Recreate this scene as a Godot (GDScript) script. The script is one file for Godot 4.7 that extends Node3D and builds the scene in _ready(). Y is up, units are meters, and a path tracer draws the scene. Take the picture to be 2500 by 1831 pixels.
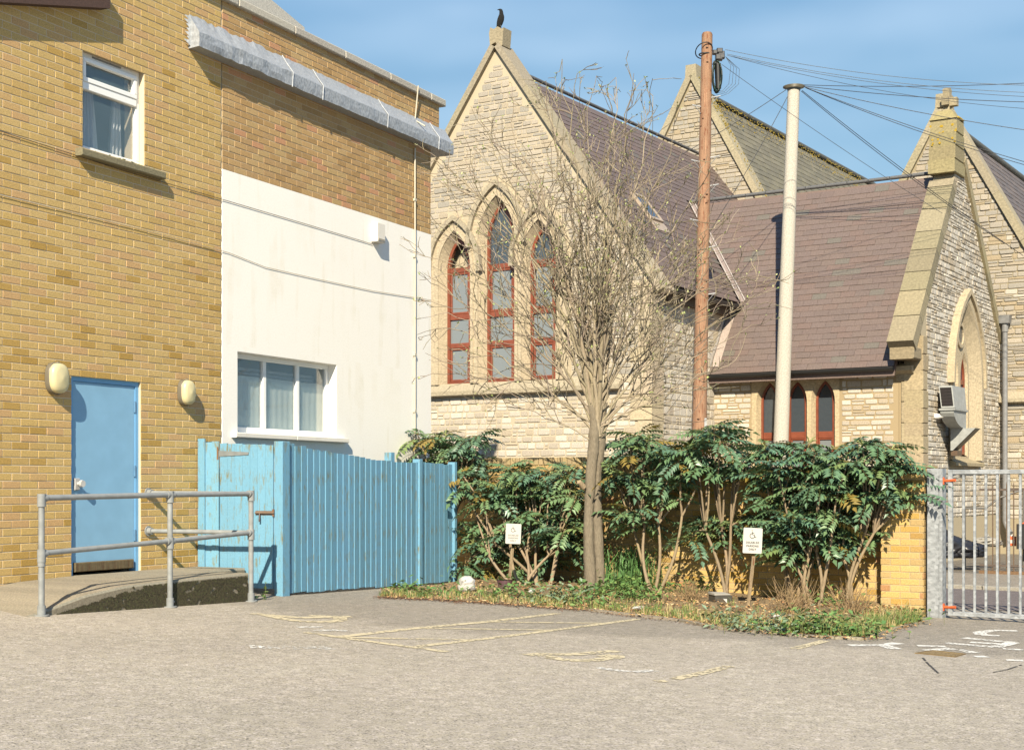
extends Node3D
# A car park between a yellow brick building and a stone church, on a bright spring day.
# Positions were measured on the photograph (2500 x 1831): a pixel gives a direction, the wall or
# the ground that the thing touches gives its distance.

const F := 3472.0
const CX := 1250.0
const HY := 1187.0
const EYE := 1.3
const CH_YAW := -32.894
const W_YAW := 63.3

var rng := RandomNumberGenerator.new()
var names := {}
var M := {}
var TX := {}
var mesh_cache := {}
var W: Transform3D        # brick building's wall: x along the wall, z out of it
var C: Transform3D        # church: x along its fronts, z towards the car park
var B: Transform3D        # boundary wall, origin at the pier's right front corner
var FP: Transform3D       # blue fence
var GP: Transform3D       # blue gate


class MB:
	var v := PackedVector3Array()
	var n := PackedVector3Array()
	var c := PackedColorArray()

	func tri(a: Vector3, b: Vector3, d: Vector3, col: Color) -> void:
		var nn := (b - a).cross(d - a).normalized()
		v.append(a); v.append(d); v.append(b)
		n.append(nn); n.append(nn); n.append(nn)
		c.append(col); c.append(col); c.append(col)

	func quad(a: Vector3, b: Vector3, d: Vector3, e: Vector3, col: Color) -> void:
		var nn := (d - a).cross(e - b).normalized()
		v.append(a); v.append(d); v.append(b); v.append(a); v.append(e); v.append(d)
		for i in 6:
			n.append(nn); c.append(col)

	func squad(p: Array, nn: Array, col: Color) -> void:
		for k in [0, 2, 1, 0, 3, 2]:
			v.append(p[k]); n.append(nn[k]); c.append(col)

	func box(a: Vector3, b: Vector3, col := Color.WHITE) -> void:
		hexa([Vector3(a.x, a.y, b.z), Vector3(b.x, a.y, b.z), Vector3(b.x, b.y, b.z), Vector3(a.x, b.y, b.z)],
			[Vector3(a.x, a.y, a.z), Vector3(b.x, a.y, a.z), Vector3(b.x, b.y, a.z), Vector3(a.x, b.y, a.z)], col)

	# front and back corners, each counter-clockwise seen from the front
	func hexa(f: Array, k: Array, col := Color.WHITE) -> void:
		quad(f[0], f[1], f[2], f[3], col)
		quad(k[1], k[0], k[3], k[2], col)
		quad(f[3], f[2], k[2], k[3], col)
		quad(f[1], f[0], k[0], k[1], col)
		quad(f[0], f[3], k[3], k[0], col)
		quad(f[2], f[1], k[1], k[2], col)

	# box with chamfered edges on every side that faces out along z
	func block(a: Vector3, b: Vector3, e: float, col := Color.WHITE) -> void:
		var q := [Vector3(a.x, a.y, a.z), Vector3(b.x, a.y, a.z), Vector3(b.x, b.y, a.z), Vector3(a.x, b.y, a.z)]
		var m := [Vector3(a.x, a.y, b.z - e), Vector3(b.x, a.y, b.z - e), Vector3(b.x, b.y, b.z - e), Vector3(a.x, b.y, b.z - e)]
		var f := [Vector3(a.x + e, a.y + e, b.z), Vector3(b.x - e, a.y + e, b.z), Vector3(b.x - e, b.y - e, b.z), Vector3(a.x + e, b.y - e, b.z)]
		quad(f[0], f[1], f[2], f[3], col)
		for i in 4:
			var j := (i + 1) % 4
			quad(m[i], m[j], f[j], f[i], col)
			quad(q[i], q[j], m[j], m[i], col)
		quad(q[1], q[0], q[3], q[2], col)

	func tube(p: Array, r: Array, sides: int, col := Color.WHITE, caps := true) -> void:
		var rings := []
		var norms := []
		var up := Vector3.UP
		for i in p.size():
			var t: Vector3 = (p[mini(i + 1, p.size() - 1)] - p[maxi(i - 1, 0)]).normalized()
			if t == Vector3.ZERO:
				t = Vector3.UP
			if i == 0:
				up = Vector3.RIGHT if absf(t.y) > 0.9 else Vector3.UP
			var s := t.cross(up).normalized()
			up = s.cross(t).normalized()
			var ring := []
			var nr := []
			for k in sides:
				var a := TAU * k / sides
				var d := s * cos(a) + up * sin(a)
				nr.append(d)
				ring.append(p[i] + d * float(r[i] if i < r.size() else r[-1]))
			rings.append(ring)
			norms.append(nr)
		for i in p.size() - 1:
			for k in sides:
				var j := (k + 1) % sides
				squad([rings[i][j], rings[i][k], rings[i + 1][k], rings[i + 1][j]], [norms[i][j], norms[i][k], norms[i + 1][k], norms[i + 1][j]], col)
		if caps:
			for k in sides:
				var j := (k + 1) % sides
				tri(p[0], rings[0][k], rings[0][j], col)
				tri(p[-1], rings[-1][j], rings[-1][k], col)

	# extrude a polygon (counter-clockwise in xy) from z0 to z1
	func prism(poly: PackedVector2Array, z0: float, z1: float, col := Color.WHITE) -> void:
		var ix := Geometry2D.triangulate_polygon(poly)
		for i in range(0, ix.size(), 3):
			var a := poly[ix[i]]
			var b := poly[ix[i + 1]]
			var d := poly[ix[i + 2]]
			if (b - a).cross(d - a) < 0.0:
				var t := b
				b = d
				d = t
			tri(Vector3(a.x, a.y, z1), Vector3(b.x, b.y, z1), Vector3(d.x, d.y, z1), col)
			tri(Vector3(b.x, b.y, z0), Vector3(a.x, a.y, z0), Vector3(d.x, d.y, z0), col)
		for i in poly.size():
			var a := poly[i]
			var b := poly[(i + 1) % poly.size()]
			quad(Vector3(a.x, a.y, z0), Vector3(b.x, b.y, z0), Vector3(b.x, b.y, z1), Vector3(a.x, a.y, z1), col)

	# rings of equal length joined to a surface, smooth
	func loft(rings: Array, col: Color, closed := true) -> void:
		var cnt: int = rings[0].size()
		var nn := []
		for i in rings.size():
			var row := []
			for k in cnt:
				var kn: int = (k + 1) % cnt if closed else mini(k + 1, cnt - 1)
				var kp: int = (k + cnt - 1) % cnt if closed else maxi(k - 1, 0)
				var du: Vector3 = rings[i][kn] - rings[i][kp]
				var dv: Vector3 = rings[mini(i + 1, rings.size() - 1)][k] - rings[maxi(i - 1, 0)][k]
				row.append(du.cross(dv).normalized())
			nn.append(row)
		for i in rings.size() - 1:
			for k in (cnt if closed else cnt - 1):
				var j: int = (k + 1) % cnt
				squad([rings[i][k], rings[i][j], rings[i + 1][j], rings[i + 1][k]], [nn[i][k], nn[i][j], nn[i + 1][j], nn[i + 1][k]], col)

	func put(src: MB, at: Vector3, s: Vector3, col: Color) -> void:
		for i in src.v.size():
			v.append(src.v[i] * s + at)
			n.append((src.n[i] / s).normalized())
			c.append(col)

	func put_x(src: MB, x: Transform3D, col: Color) -> void:
		var nb := x.basis.inverse().transposed()
		for i in src.v.size():
			v.append(x * src.v[i])
			n.append((nb * src.n[i]).normalized())
			c.append(col)

	func mesh() -> ArrayMesh:
		var a := []
		a.resize(Mesh.ARRAY_MAX)
		a[Mesh.ARRAY_VERTEX] = v
		a[Mesh.ARRAY_NORMAL] = n
		a[Mesh.ARRAY_COLOR] = c
		var m := ArrayMesh.new()
		m.add_surface_from_arrays(Mesh.PRIMITIVE_TRIANGLES, a)
		return m


# ---------------------------------------------------------------- helpers

func numbered(s: String) -> String:
	names[s] = names.get(s, -1) + 1
	return s if names[s] == 0 else "%s_%03d" % [s, names[s]]

func thing(called: String, label: String, category: String, x := Transform3D(), group := "") -> Node3D:
	var o := Node3D.new()
	o.name = numbered(called)
	o.transform = x
	o.set_meta("label", label)
	o.set_meta("category", category)
	if group != "":
		o.set_meta("group", group)
	add_child(o)
	return o

func part(parent: Node, called: String, mb: MB, m: Material) -> MeshInstance3D:
	var o := MeshInstance3D.new()
	o.name = called
	o.mesh = mb.mesh()
	o.material_override = m
	parent.add_child(o, true)
	return o

func struct(called: String, mb: MB, m: Material) -> MeshInstance3D:
	var o := part(self, numbered(called), mb, m)
	o.set_meta("kind", "structure")
	return o

func stuff(o: Node) -> Node:
	o.set_meta("kind", "stuff")
	return o

func frame(x: float, z: float, yaw: float) -> Transform3D:
	return Transform3D(Basis(Vector3.UP, deg_to_rad(yaw)), Vector3(x, 0, -z))

func hit(t: Transform3D, px: float, py: float, off := 0.0) -> Vector2:
	var r := Vector3((px - CX) / F, (HY - py) / F, -1)
	var e := Vector3(0, EYE, 0)
	var nz := t.basis.z
	var k := (t.origin + nz * off - e).dot(nz) / r.dot(nz)
	var p := t.affine_inverse() * (e + r * k)
	return Vector2(p.x, p.y)

func at(px: float, py: float, z: float) -> Vector3:
	return Vector3((px - CX) / F * z, EYE + (HY - py) / F * z, -z)

func pix(p: Vector3) -> Vector2:
	return Vector2(CX + F * p.x / -p.z, HY - F * (p.y - EYE) / -p.z)

# height of the ground; x to the right, z forward of the camera
func gy(x: float, z: float) -> float:
	x = clampf(x, -6.0, 9.0)
	z = clampf(z, 0.0, 24.0)
	return EYE - 1.29043627 - 0.0442697096 * x - 0.00457663463 * z - 0.0000239826549 * x * z + 0.00298468388 * x * x + 0.000128679764 * z * z

func on_ground(px: float, py: float, up := 0.0) -> Vector3:
	var z := 15.0
	for i in 12:
		z = (EYE - gy((px - CX) / F * z, z) - up) * F / maxf(py - HY, 1.0)
	return at(px, py, z)

func foot(x: float, z: float) -> Vector3:
	return Vector3(x, gy(x, z), -z)

func lin(r: float, g: float, b: float) -> Color:
	return Color(r, g, b)

func vary(c: Color, k: float) -> Color:
	var f := 1.0 + rng.randf_range(-k, k)
	return Color(c.r * f, c.g * f * (1.0 + rng.randf_range(-k, k) * 0.15), c.b * f * (1.0 + rng.randf_range(-k, k) * 0.3))

func noise_image(size: int, freq: float, oct: int, s: int, kind := FastNoiseLite.TYPE_SIMPLEX_SMOOTH) -> Image:
	var f := FastNoiseLite.new()
	f.noise_type = kind
	f.seed = s
	f.frequency = freq
	f.fractal_octaves = oct
	if oct < 2:
		f.fractal_type = FastNoiseLite.FRACTAL_NONE
	if kind == FastNoiseLite.TYPE_CELLULAR:
		f.cellular_return_type = FastNoiseLite.RETURN_CELL_VALUE
	return f.get_seamless_image(size, size)

# a grey texture between lo and hi
func grey_tex(size: int, freq: float, oct: int, s: int, lo: float, hi: float, kind := FastNoiseLite.TYPE_SIMPLEX_SMOOTH) -> ImageTexture:
	var a := noise_image(size, freq, oct, s, kind)
	var im := Image.create(size, size, false, Image.FORMAT_RGB8)
	for y in size:
		for x in size:
			var t := lerpf(lo, hi, a.get_pixel(x, y).r)
			im.set_pixel(x, y, Color(t, t, t))
	return ImageTexture.create_from_image(im)

func normal_tex(size: int, freq: float, oct: int, s: int, k: float, kind := FastNoiseLite.TYPE_SIMPLEX_SMOOTH) -> ImageTexture:
	var im := noise_image(size, freq, oct, s, kind)
	im.convert(Image.FORMAT_RGB8)
	im.bump_map_to_normal_map(k)
	return ImageTexture.create_from_image(im)

func mat(rough: float, tex: Texture2D = null, scale := Vector3.ONE, nrm: Texture2D = null, nk := 1.0, spec := 0.5) -> StandardMaterial3D:
	var m := StandardMaterial3D.new()
	m.vertex_color_use_as_albedo = true
	m.roughness = rough
	m.metallic_specular = spec
	if tex:
		m.albedo_texture = tex
	if nrm:
		m.normal_enabled = true
		m.normal_texture = nrm
		m.normal_scale = nk
	if tex or nrm:
		m.uv1_triplanar = true
		m.uv1_world_triplanar = true
		m.uv1_scale = scale
	return m

func plain(c: Color, rough: float, metal := 0.0) -> StandardMaterial3D:
	var m := StandardMaterial3D.new()
	m.albedo_color = c.linear_to_srgb()
	m.roughness = rough
	m.metallic = metal
	return m

# pieces: [centre of the back, size, palette index, variant]; the n that show largest become parts
# of their own, the others one mesh
func lay(parent: Node3D, t: Transform3D, pieces: Array, kind: String, pal: Array, m: Material, most: int, units: Array, rest: String, turn := Basis()) -> void:
	var order := []
	for i in pieces.size():
		var p: Vector3 = t * (pieces[i][0] as Vector3)
		var q := pix(p)
		var score := 0.0
		if p.z < -1 and q.x > 0 and q.x < 2500 and q.y > 0 and q.y < 1831:
			var s: Vector3 = pieces[i][1]
			score = s.x * s.y / (p.z * p.z)
		order.append([score, i])
	order.sort_custom(func(a, b): return a[0] > b[0] if a[0] != b[0] else a[1] < b[1])
	var left := MB.new()
	for k in order.size():
		var pc: Array = pieces[order[k][1]]
		var src: MB = units[pc[3] % units.size()]
		if k < most and order[k][0] > 0.0:
			var key := "%s%d_%d" % [kind + rest, pc[2], pc[3] % units.size()]
			if not mesh_cache.has(key):
				var one := MB.new()
				one.put(src, Vector3.ZERO, Vector3.ONE, pal[pc[2]])
				mesh_cache[key] = one.mesh()
			var o := MeshInstance3D.new()
			o.name = kind
			o.mesh = mesh_cache[key]
			o.material_override = m
			o.transform = Transform3D(turn * Basis.from_scale(pc[1]), pc[0])
			parent.add_child(o, true)
		else:
			left.put_x(src, Transform3D(turn * Basis.from_scale(pc[1]), pc[0]), pal[pc[2]])
	if left.v.size():
		stuff(part(parent, rest, left, m))

func unit_brick() -> MB:
	# a unit block whose chamfer is right for 215 x 65 mm
	var b := MB.new()
	var ex := 0.012
	var ey := 0.04
	var q := [Vector3(-0.5, -0.5, 0), Vector3(0.5, -0.5, 0), Vector3(0.5, 0.5, 0), Vector3(-0.5, 0.5, 0)]
	var w := [Vector3(-0.5, -0.5, 0.7), Vector3(0.5, -0.5, 0.7), Vector3(0.5, 0.5, 0.7), Vector3(-0.5, 0.5, 0.7)]
	var f := [Vector3(-0.5 + ex, -0.5 + ey, 1), Vector3(0.5 - ex, -0.5 + ey, 1), Vector3(0.5 - ex, 0.5 - ey, 1), Vector3(-0.5 + ex, 0.5 - ey, 1)]
	b.quad(f[0], f[1], f[2], f[3], Color.WHITE)
	for i in 4:
		var j := (i + 1) % 4
		b.quad(w[i], w[j], f[j], f[i], Color.WHITE)
		b.quad(q[i], q[j], w[j], w[i], Color.WHITE)
	return b

func unit_stone(s: int, rough: float) -> MB:
	var b := MB.new()
	var r := RandomNumberGenerator.new()
	r.seed = 900 + s
	var o := []
	for p in [[-0.5, -0.36], [-0.42, -0.5], [0.4, -0.5], [0.5, -0.38], [0.5, 0.36], [0.42, 0.5], [-0.4, 0.5], [-0.5, 0.38]]:
		o.append(Vector3(p[0] + r.randf_range(-0.03, 0.02) * signf(p[0]), p[1] + r.randf_range(-0.06, 0.02) * signf(p[1]), 0))
	var tilt := Vector2(r.randf_range(-1, 1), r.randf_range(-1, 1)) * rough
	var ctr := Vector3(r.randf_range(-0.1, 0.1), r.randf_range(-0.1, 0.1), 1.0 + rough * 0.3)
	for i in 8:
		var j := (i + 1) % 8
		var a: Vector3 = o[i]
		var d: Vector3 = o[j]
		var a1 := Vector3(a.x, a.y, 0.6)
		var d1 := Vector3(d.x, d.y, 0.6)
		var a2 := Vector3(a.x * 0.92, a.y * 0.86, 0.97 + tilt.x * a.x + tilt.y * a.y)
		var d2 := Vector3(d.x * 0.92, d.y * 0.86, 0.97 + tilt.x * d.x + tilt.y * d.y)
		b.quad(a, d, d1, a1, Color.WHITE)
		b.quad(a1, d1, d2, a2, Color.WHITE)
		b.tri(a2, d2, ctr, Color.WHITE)
	return b

func unit_slate() -> MB:
	# x across, y up the slope, z out of the roof; the lower end lies on the row below
	var b := MB.new()
	b.hexa([Vector3(-0.5, 0, 1.0), Vector3(0.5, 0, 1.0), Vector3(0.5, 1, 0.25), Vector3(-0.5, 1, 0.25)],
		[Vector3(-0.5, 0, 0.15), Vector3(0.5, 0, 0.15), Vector3(0.5, 1, -0.4), Vector3(-0.5, 1, -0.4)])
	return b

# brick rows in stretcher bond; inside(x, y) tells where there is wall
func brick_rows(x0: float, x1: float, y0: float, y1: float, inside: Callable, pal_n: int, weights: Callable, depth := 0.0) -> Array:
	var out := []
	var row := 0
	var y := y0
	while y < y1 - 0.03:
		var x := x0 - (0.1125 if row % 2 == 1 else 0.0)
		while x < x1:
			var a := maxf(x + 0.005, x0)
			var b := minf(x + 0.22, x1)
			# trim to the wall in steps of 1 cm
			var ym := y + 0.0375
			while a < b and not inside.call(a, ym):
				a += 0.01
			while b > a and not inside.call(b, ym):
				b -= 0.01
			if b - a > 0.035 and inside.call((a + b) * 0.5, ym):
				out.append([Vector3((a + b) * 0.5, ym, depth), Vector3(b - a, 0.0655 + rng.randf_range(-0.001, 0.001), 0.0062 + rng.randf_range(-0.0012, 0.0016)), int(weights.call((a + b) * 0.5, ym)) % pal_n, 0])
			x += 0.225
		y += 0.075
		row += 1
	return out

func rubble(x0: float, x1: float, y0: float, y1: float, inside: Callable, hr: Vector2, lr: Vector2, pal: Callable, proud: Vector2, gap := 0.014) -> Array:
	var out := []
	var y := y0
	while y < y1:
		var h := rng.randf_range(hr.x, hr.y)
		var x := x0 - rng.randf_range(0, 0.2)
		while x < x1:
			var l := rng.randf_range(lr.x, lr.y) * (0.6 if rng.randf() < 0.2 else 1.0)
			var halves := [[y, h]]
			if h > hr.x * 1.35 and rng.randf() < 0.2:
				var k := rng.randf_range(0.4, 0.6)
				halves = [[y, h * k], [y + h * k, h * (1 - k)]]
			for hv in halves:
				var a := x + gap * 0.5
				var b := x + l - gap * 0.5
				var ya: float = hv[0] + gap * 0.5
				var yb: float = hv[0] + hv[1] - gap * 0.5
				while a < b and not (inside.call(a, ya) and inside.call(a, yb)):
					a += 0.02
				while b > a and not (inside.call(b, ya) and inside.call(b, yb)):
					b -= 0.02
				if b - a > 0.05 and inside.call((a + b) * 0.5, (ya + yb) * 0.5):
					out.append([Vector3((a + b) * 0.5, (ya + yb) * 0.5, 0), Vector3(b - a, yb - ya, rng.randf_range(proud.x, proud.y)), pal.call((a + b) * 0.5, ya), rng.randi() % 8])
			x += l
		y += h
	return out

# --- pointed arches
func arch_h(x: float, a: Array) -> float:   # a = [centre, half, sill, spring, rise]
	var dx: float = absf(x - a[0])
	if dx >= a[1]:
		return -1e9
	var r: float = (a[4] * a[4] + a[1] * a[1]) / (2.0 * a[1])
	var k: float = dx + r - a[1]
	return a[3] + sqrt(maxf(r * r - k * k, 0.0))

func arch_in(a: Array, w: float) -> Array:  # the same arch, w further in
	var r: float = (a[4] * a[4] + a[1] * a[1]) / (2.0 * a[1])
	var o: float = r - a[1]
	return [a[0], a[1] - w, a[2] + w, a[3], sqrt(maxf((r - w) * (r - w) - o * o, 0.0001))]

func arch_pts(a: Array, n := 9) -> Array:
	var out := [Vector2(a[0] - a[1], a[2])]
	for s in [-1.0, 1.0]:
		for i in n:
			var k := float(i) / (n - 1)
			if s > 0:
				k = 1.0 - k
				if i == 0:
					continue
			var ang := k
			var r: float = (a[4] * a[4] + a[1] * a[1]) / (2.0 * a[1])
			var full := asin(clampf(a[4] / r, -1, 1))
			var th := full * ang
			var dx: float = r * cos(th) - (r - a[1])
			out.append(Vector2(a[0] + s * dx, a[3] + r * sin(th)))
	out.append(Vector2(a[0] + a[1], a[2]))
	return out

func band(mb: MB, outer: Array, inner: Array, z0: float, z1: float, col: Color, close := false) -> void:
	var cnt := outer.size()
	for i in (cnt if close else cnt - 1):
		var j := (i + 1) % cnt
		var a: Vector2 = outer[i]
		var b: Vector2 = outer[j]
		var d: Vector2 = inner[j]
		var e: Vector2 = inner[i]
		mb.quad(Vector3(e.x, e.y, z1), Vector3(d.x, d.y, z1), Vector3(b.x, b.y, z1), Vector3(a.x, a.y, z1), col)
		mb.quad(Vector3(a.x, a.y, z1), Vector3(b.x, b.y, z1), Vector3(b.x, b.y, z0), Vector3(a.x, a.y, z0), col)
		mb.quad(Vector3(d.x, d.y, z1), Vector3(e.x, e.y, z1), Vector3(e.x, e.y, z0), Vector3(d.x, d.y, z0), col)

func splay(mb: MB, outer: Array, inner: Array, z0: float, z1: float, col: Color) -> void:
	for i in outer.size() - 1:
		var a: Vector2 = outer[i]
		var b: Vector2 = outer[i + 1]
		var d: Vector2 = inner[i + 1]
		var e: Vector2 = inner[i]
		mb.quad(Vector3(e.x, e.y, z0), Vector3(d.x, d.y, z0), Vector3(b.x, b.y, z1), Vector3(a.x, a.y, z1), col)

# front of a wall from y0(x) to top(x) with arched holes, as narrow strips
func holed_face(mb: MB, x0: float, x1: float, y0: float, top: Callable, holes: Array, z: float, col: Color, thick := 0.0) -> void:
	var xs := [x0, x1]
	var steps := int((x1 - x0) / 0.35) + 1
	for i in steps:
		xs.append(lerpf(x0, x1, float(i) / steps))
	for h in holes:
		for i in 17:
			xs.append(h[0] + h[1] * cos(PI * i / 16.0))
	xs.sort()
	for i in xs.size() - 1:
		var a: float = xs[i]
		var b: float = xs[i + 1]
		if b - a < 0.0005:
			continue
		var spans := [[y0, y0, top.call(a), top.call(b)]]
		for h in holes:
			if (a + b) * 0.5 > h[0] - h[1] and (a + b) * 0.5 < h[0] + h[1]:
				var ha := arch_h(clampf(a, h[0] - h[1] + 0.0001, h[0] + h[1] - 0.0001), h)
				var hb := arch_h(clampf(b, h[0] - h[1] + 0.0001, h[0] + h[1] - 0.0001), h)
				var s: Array = spans[-1]
				spans[-1] = [s[0], s[1], h[2], h[2]]
				spans.append([ha, hb, s[2], s[3]])
		for s in spans:
			if s[2] <= s[0] and s[3] <= s[1]:
				continue
			mb.quad(Vector3(a, s[0], z), Vector3(b, s[1], z), Vector3(b, maxf(s[3], s[1]), z), Vector3(a, maxf(s[2], s[0]), z), col)
			if thick > 0.0:
				mb.quad(Vector3(b, s[1], z - thick), Vector3(a, s[0], z - thick), Vector3(a, maxf(s[2], s[0]), z - thick), Vector3(b, maxf(s[3], s[1]), z - thick), col)
		if thick > 0.0:
			var s: Array = spans[-1]
			mb.quad(Vector3(a, s[2], z), Vector3(b, s[3], z), Vector3(b, s[3], z - thick), Vector3(a, s[2], z - thick), col)


# ---------------------------------------------------------------- the scene

func _ready() -> void:
	rng.seed = 20240411
	W = frame(-3.33, 16.35, W_YAW)
	C = frame(2.54, 25.94, CH_YAW)
	B = frame(4.65, 16.0, CH_YAW)
	FP = frame(-2.545, 15.49, W_YAW)
	GP = frame(-3.51, 15.98, W_YAW - 90.0)
	light_and_camera()
	materials()
	ground()
	brick_building()
	church()
	boundary_wall()
	ramp_and_rail()
	blue_gate_and_fence()
	steel_gate()
	street()
	planting()
	tree()
	poles_and_cables()
	fittings()


func light_and_camera() -> void:
	var cam := Camera3D.new()
	cam.name = "camera"
	cam.projection = Camera3D.PROJECTION_FRUSTUM
	cam.near = 0.05
	cam.far = 400.0
	cam.size = 0.05 * 1831.0 / F
	cam.frustum_offset = Vector2(0, 0.05 * (HY - 915.5) / F)
	cam.position = Vector3(0, EYE, 0)
	add_child(cam)
	cam.current = true

	var e := Environment.new()
	e.background_mode = Environment.BG_SKY
	var sm := ProceduralSkyMaterial.new()
	sm.sky_top_color = Color(0.25, 0.41, 0.60)
	sm.sky_horizon_color = Color(0.54, 0.665, 0.71)
	sm.sky_curve = 0.25
	sm.ground_bottom_color = Color(0.30, 0.28, 0.26)
	sm.ground_horizon_color = Color(0.62, 0.66, 0.68)
	sm.sun_angle_max = 1.0
	sm.sky_cover = clouds()
	sm.sky_cover_modulate = Color(1, 1, 1, 1)
	var sky := Sky.new()
	sky.sky_material = sm
	e.sky = sky
	e.tonemap_mode = Environment.TONE_MAPPER_LINEAR
	e.tonemap_exposure = 1.95
	e.sdfgi_enabled = true
	e.ssao_enabled = true
	e.ssil_enabled = true
	var we := WorldEnvironment.new()
	we.name = "world_environment"
	we.environment = e
	add_child(we)

	var sun := DirectionalLight3D.new()
	sun.name = "sun"
	sun.light_energy = 1.6
	sun.light_color = Color(1.0, 0.95, 0.85)
	sun.light_angular_distance = 0.53
	sun.shadow_enabled = true
	sun.look_at_from_position(Vector3.ZERO, Vector3(0.11, -0.755, -1.066))
	add_child(sun)


func clouds() -> ImageTexture:
	var w := 1024
	var h := 512
	var f := FastNoiseLite.new()
	f.seed = 5
	f.frequency = 1.0
	f.fractal_octaves = 5
	var im := Image.create(w, h, false, Image.FORMAT_RGBA8)
	for y in h:
		var el := PI * (0.5 - (y + 0.5) / h)
		for x in w:
			var az := TAU * x / w
			if el < 0.0:
				im.set_pixel(x, y, Color(1, 1, 1, 0))
				continue
			# thin streaks: noise stretched along the sky
			var d := Vector3(cos(az) * cos(el), sin(el) * 3.2, sin(az) * cos(el))
			var t := f.get_noise_3d(d.x * 2.2, d.y * 3.0, d.z * 2.2) * 0.6 + f.get_noise_3d(d.x * 5.0 + 7.0, d.y * 9.0, d.z * 5.0) * 0.4
			var a := clampf((t + 0.16) * 0.95, 0.0, 1.0)
			im.set_pixel(x, y, Color(0.5, 0.49, 0.47, a * 0.62))
	return ImageTexture.create_from_image(im)


func materials() -> void:
	TX.grain = grey_tex(512, 0.045, 5, 1, 0.70, 1.0)
	TX.fine = grey_tex(512, 0.16, 3, 2, 0.74, 1.0)
	TX.soft = grey_tex(256, 0.015, 4, 3, 0.80, 1.0)
	TX.n_fine = normal_tex(512, 0.12, 4, 4, 5.0)
	TX.n_soft = normal_tex(512, 0.03, 4, 5, 6.0)
	M.brick = mat(0.92, TX.grain, Vector3.ONE * 2.6, TX.n_fine, 0.5)
	M.mortar = mat(0.95, TX.fine, Vector3.ONE * 2.0)
	M.stone = mat(0.93, TX.grain, Vector3.ONE * 1.7, TX.n_fine, 0.9)
	M.ashlar = mat(0.93, TX.grain, Vector3.ONE * 0.8, TX.n_fine, 0.35)
	M.slate = mat(0.62, TX.grain, Vector3.ONE * 1.3, TX.n_fine, 0.3)
	M.render = mat(0.93, render_tex(), Vector3.ONE * 0.34)
	M.concrete = mat(0.95, TX.grain, Vector3.ONE * 1.5, TX.n_fine, 0.7)
	M.lead = mat(0.5, TX.grain, Vector3(1.5, 0.7, 1.5), TX.n_soft, 0.5)
	M.metal = mat(0.45, TX.soft, Vector3.ONE * 2.0)
	M.galv = mat(0.5, grey_tex(256, 0.06, 1, 12, 0.72, 1.0, FastNoiseLite.TYPE_CELLULAR), Vector3.ONE * 2.2)
	M.galv.metallic = 0.25
	M.bluewood = mat(0.62, paint_tex(), Vector3(1.9, 0.5, 1.9), TX.n_fine, 0.25)
	M.bluedoor = mat(0.5, grey_tex(256, 0.02, 4, 33, 0.93, 1.0), Vector3.ONE * 0.7)
	M.wood = mat(0.85, wood_tex(), Vector3(3.0, 0.35, 3.0), TX.n_fine, 0.4)
	M.upvc = plain(Color(0.78, 0.78, 0.76), 0.35)
	M.redframe = mat(0.42, TX.soft, Vector3.ONE * 1.5)
	M.paint = mat(0.9, TX.fine, Vector3.ONE * 3.0)
	M.leaf = mat(0.36)
	M.leaf.metallic_specular = 0.45
	M.leaf.backlight_enabled = true
	M.leaf.backlight = Color(0.10, 0.14, 0.05)
	M.weed = mat(0.6)
	M.weed.backlight_enabled = true
	M.weed.backlight = Color(0.16, 0.2, 0.06)
	M.bark = mat(0.95, TX.grain, Vector3(4.0, 0.6, 4.0), TX.n_soft, 0.6)
	M.soil = mat(0.97, TX.grain, Vector3.ONE * 2.0, TX.n_fine, 1.0)
	M.plastic = mat(0.4)
	M.white = plain(Color(0.80, 0.79, 0.76), 0.5)
	M.black = plain(Color(0.02, 0.02, 0.022), 0.5)
	M.glass = StandardMaterial3D.new()
	M.glass.transparency = BaseMaterial3D.TRANSPARENCY_ALPHA
	M.glass.albedo_color = Color(0.55, 0.65, 0.68, 0.12)
	M.glass.roughness = 0.02
	M.glass.metallic_specular = 0.7
	M.obscured = plain(Color(0.045, 0.055, 0.066), 0.05)
	M.obscured.metallic_specular = 0.9
	M.obscured.normal_enabled = true
	M.obscured.normal_texture = TX.n_soft
	M.obscured.normal_scale = 0.2
	M.obscured.uv1_triplanar = true
	M.obscured.uv1_world_triplanar = true
	M.obscured.uv1_scale = Vector3.ONE * 0.5
	M.frosted = plain(Color(0.17, 0.185, 0.19), 0.16)
	M.frosted.metallic_specular = 0.8
	M.asphalt = mat(0.92, asphalt_tex(), Vector3.ONE * 0.45, normal_tex(1024, 0.22, 2, 31, 4.0), 0.35)


func asphalt_tex() -> ImageTexture:
	var s := 1024
	var a := noise_image(s, 0.24, 1, 21, FastNoiseLite.TYPE_CELLULAR)
	var b := noise_image(s, 0.10, 1, 22, FastNoiseLite.TYPE_CELLULAR)
	var d := noise_image(s, 0.012, 4, 23)
	var im := Image.create(s, s, false, Image.FORMAT_RGB8)
	for y in s:
		for x in s:
			var t := a.get_pixel(x, y).r
			var u := b.get_pixel(x, y).r
			var w := 0.86 + 0.14 * d.get_pixel(x, y).r
			var v := 0.76 + 0.17 * t
			if u > 0.86:
				v += 0.09
			if t < 0.13:
				v -= 0.13
			v *= w
			im.set_pixel(x, y, Color(minf(v * 1.02, 1.0), minf(v, 1.0), v * (0.955 + 0.05 * u)))
	return ImageTexture.create_from_image(im)


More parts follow.
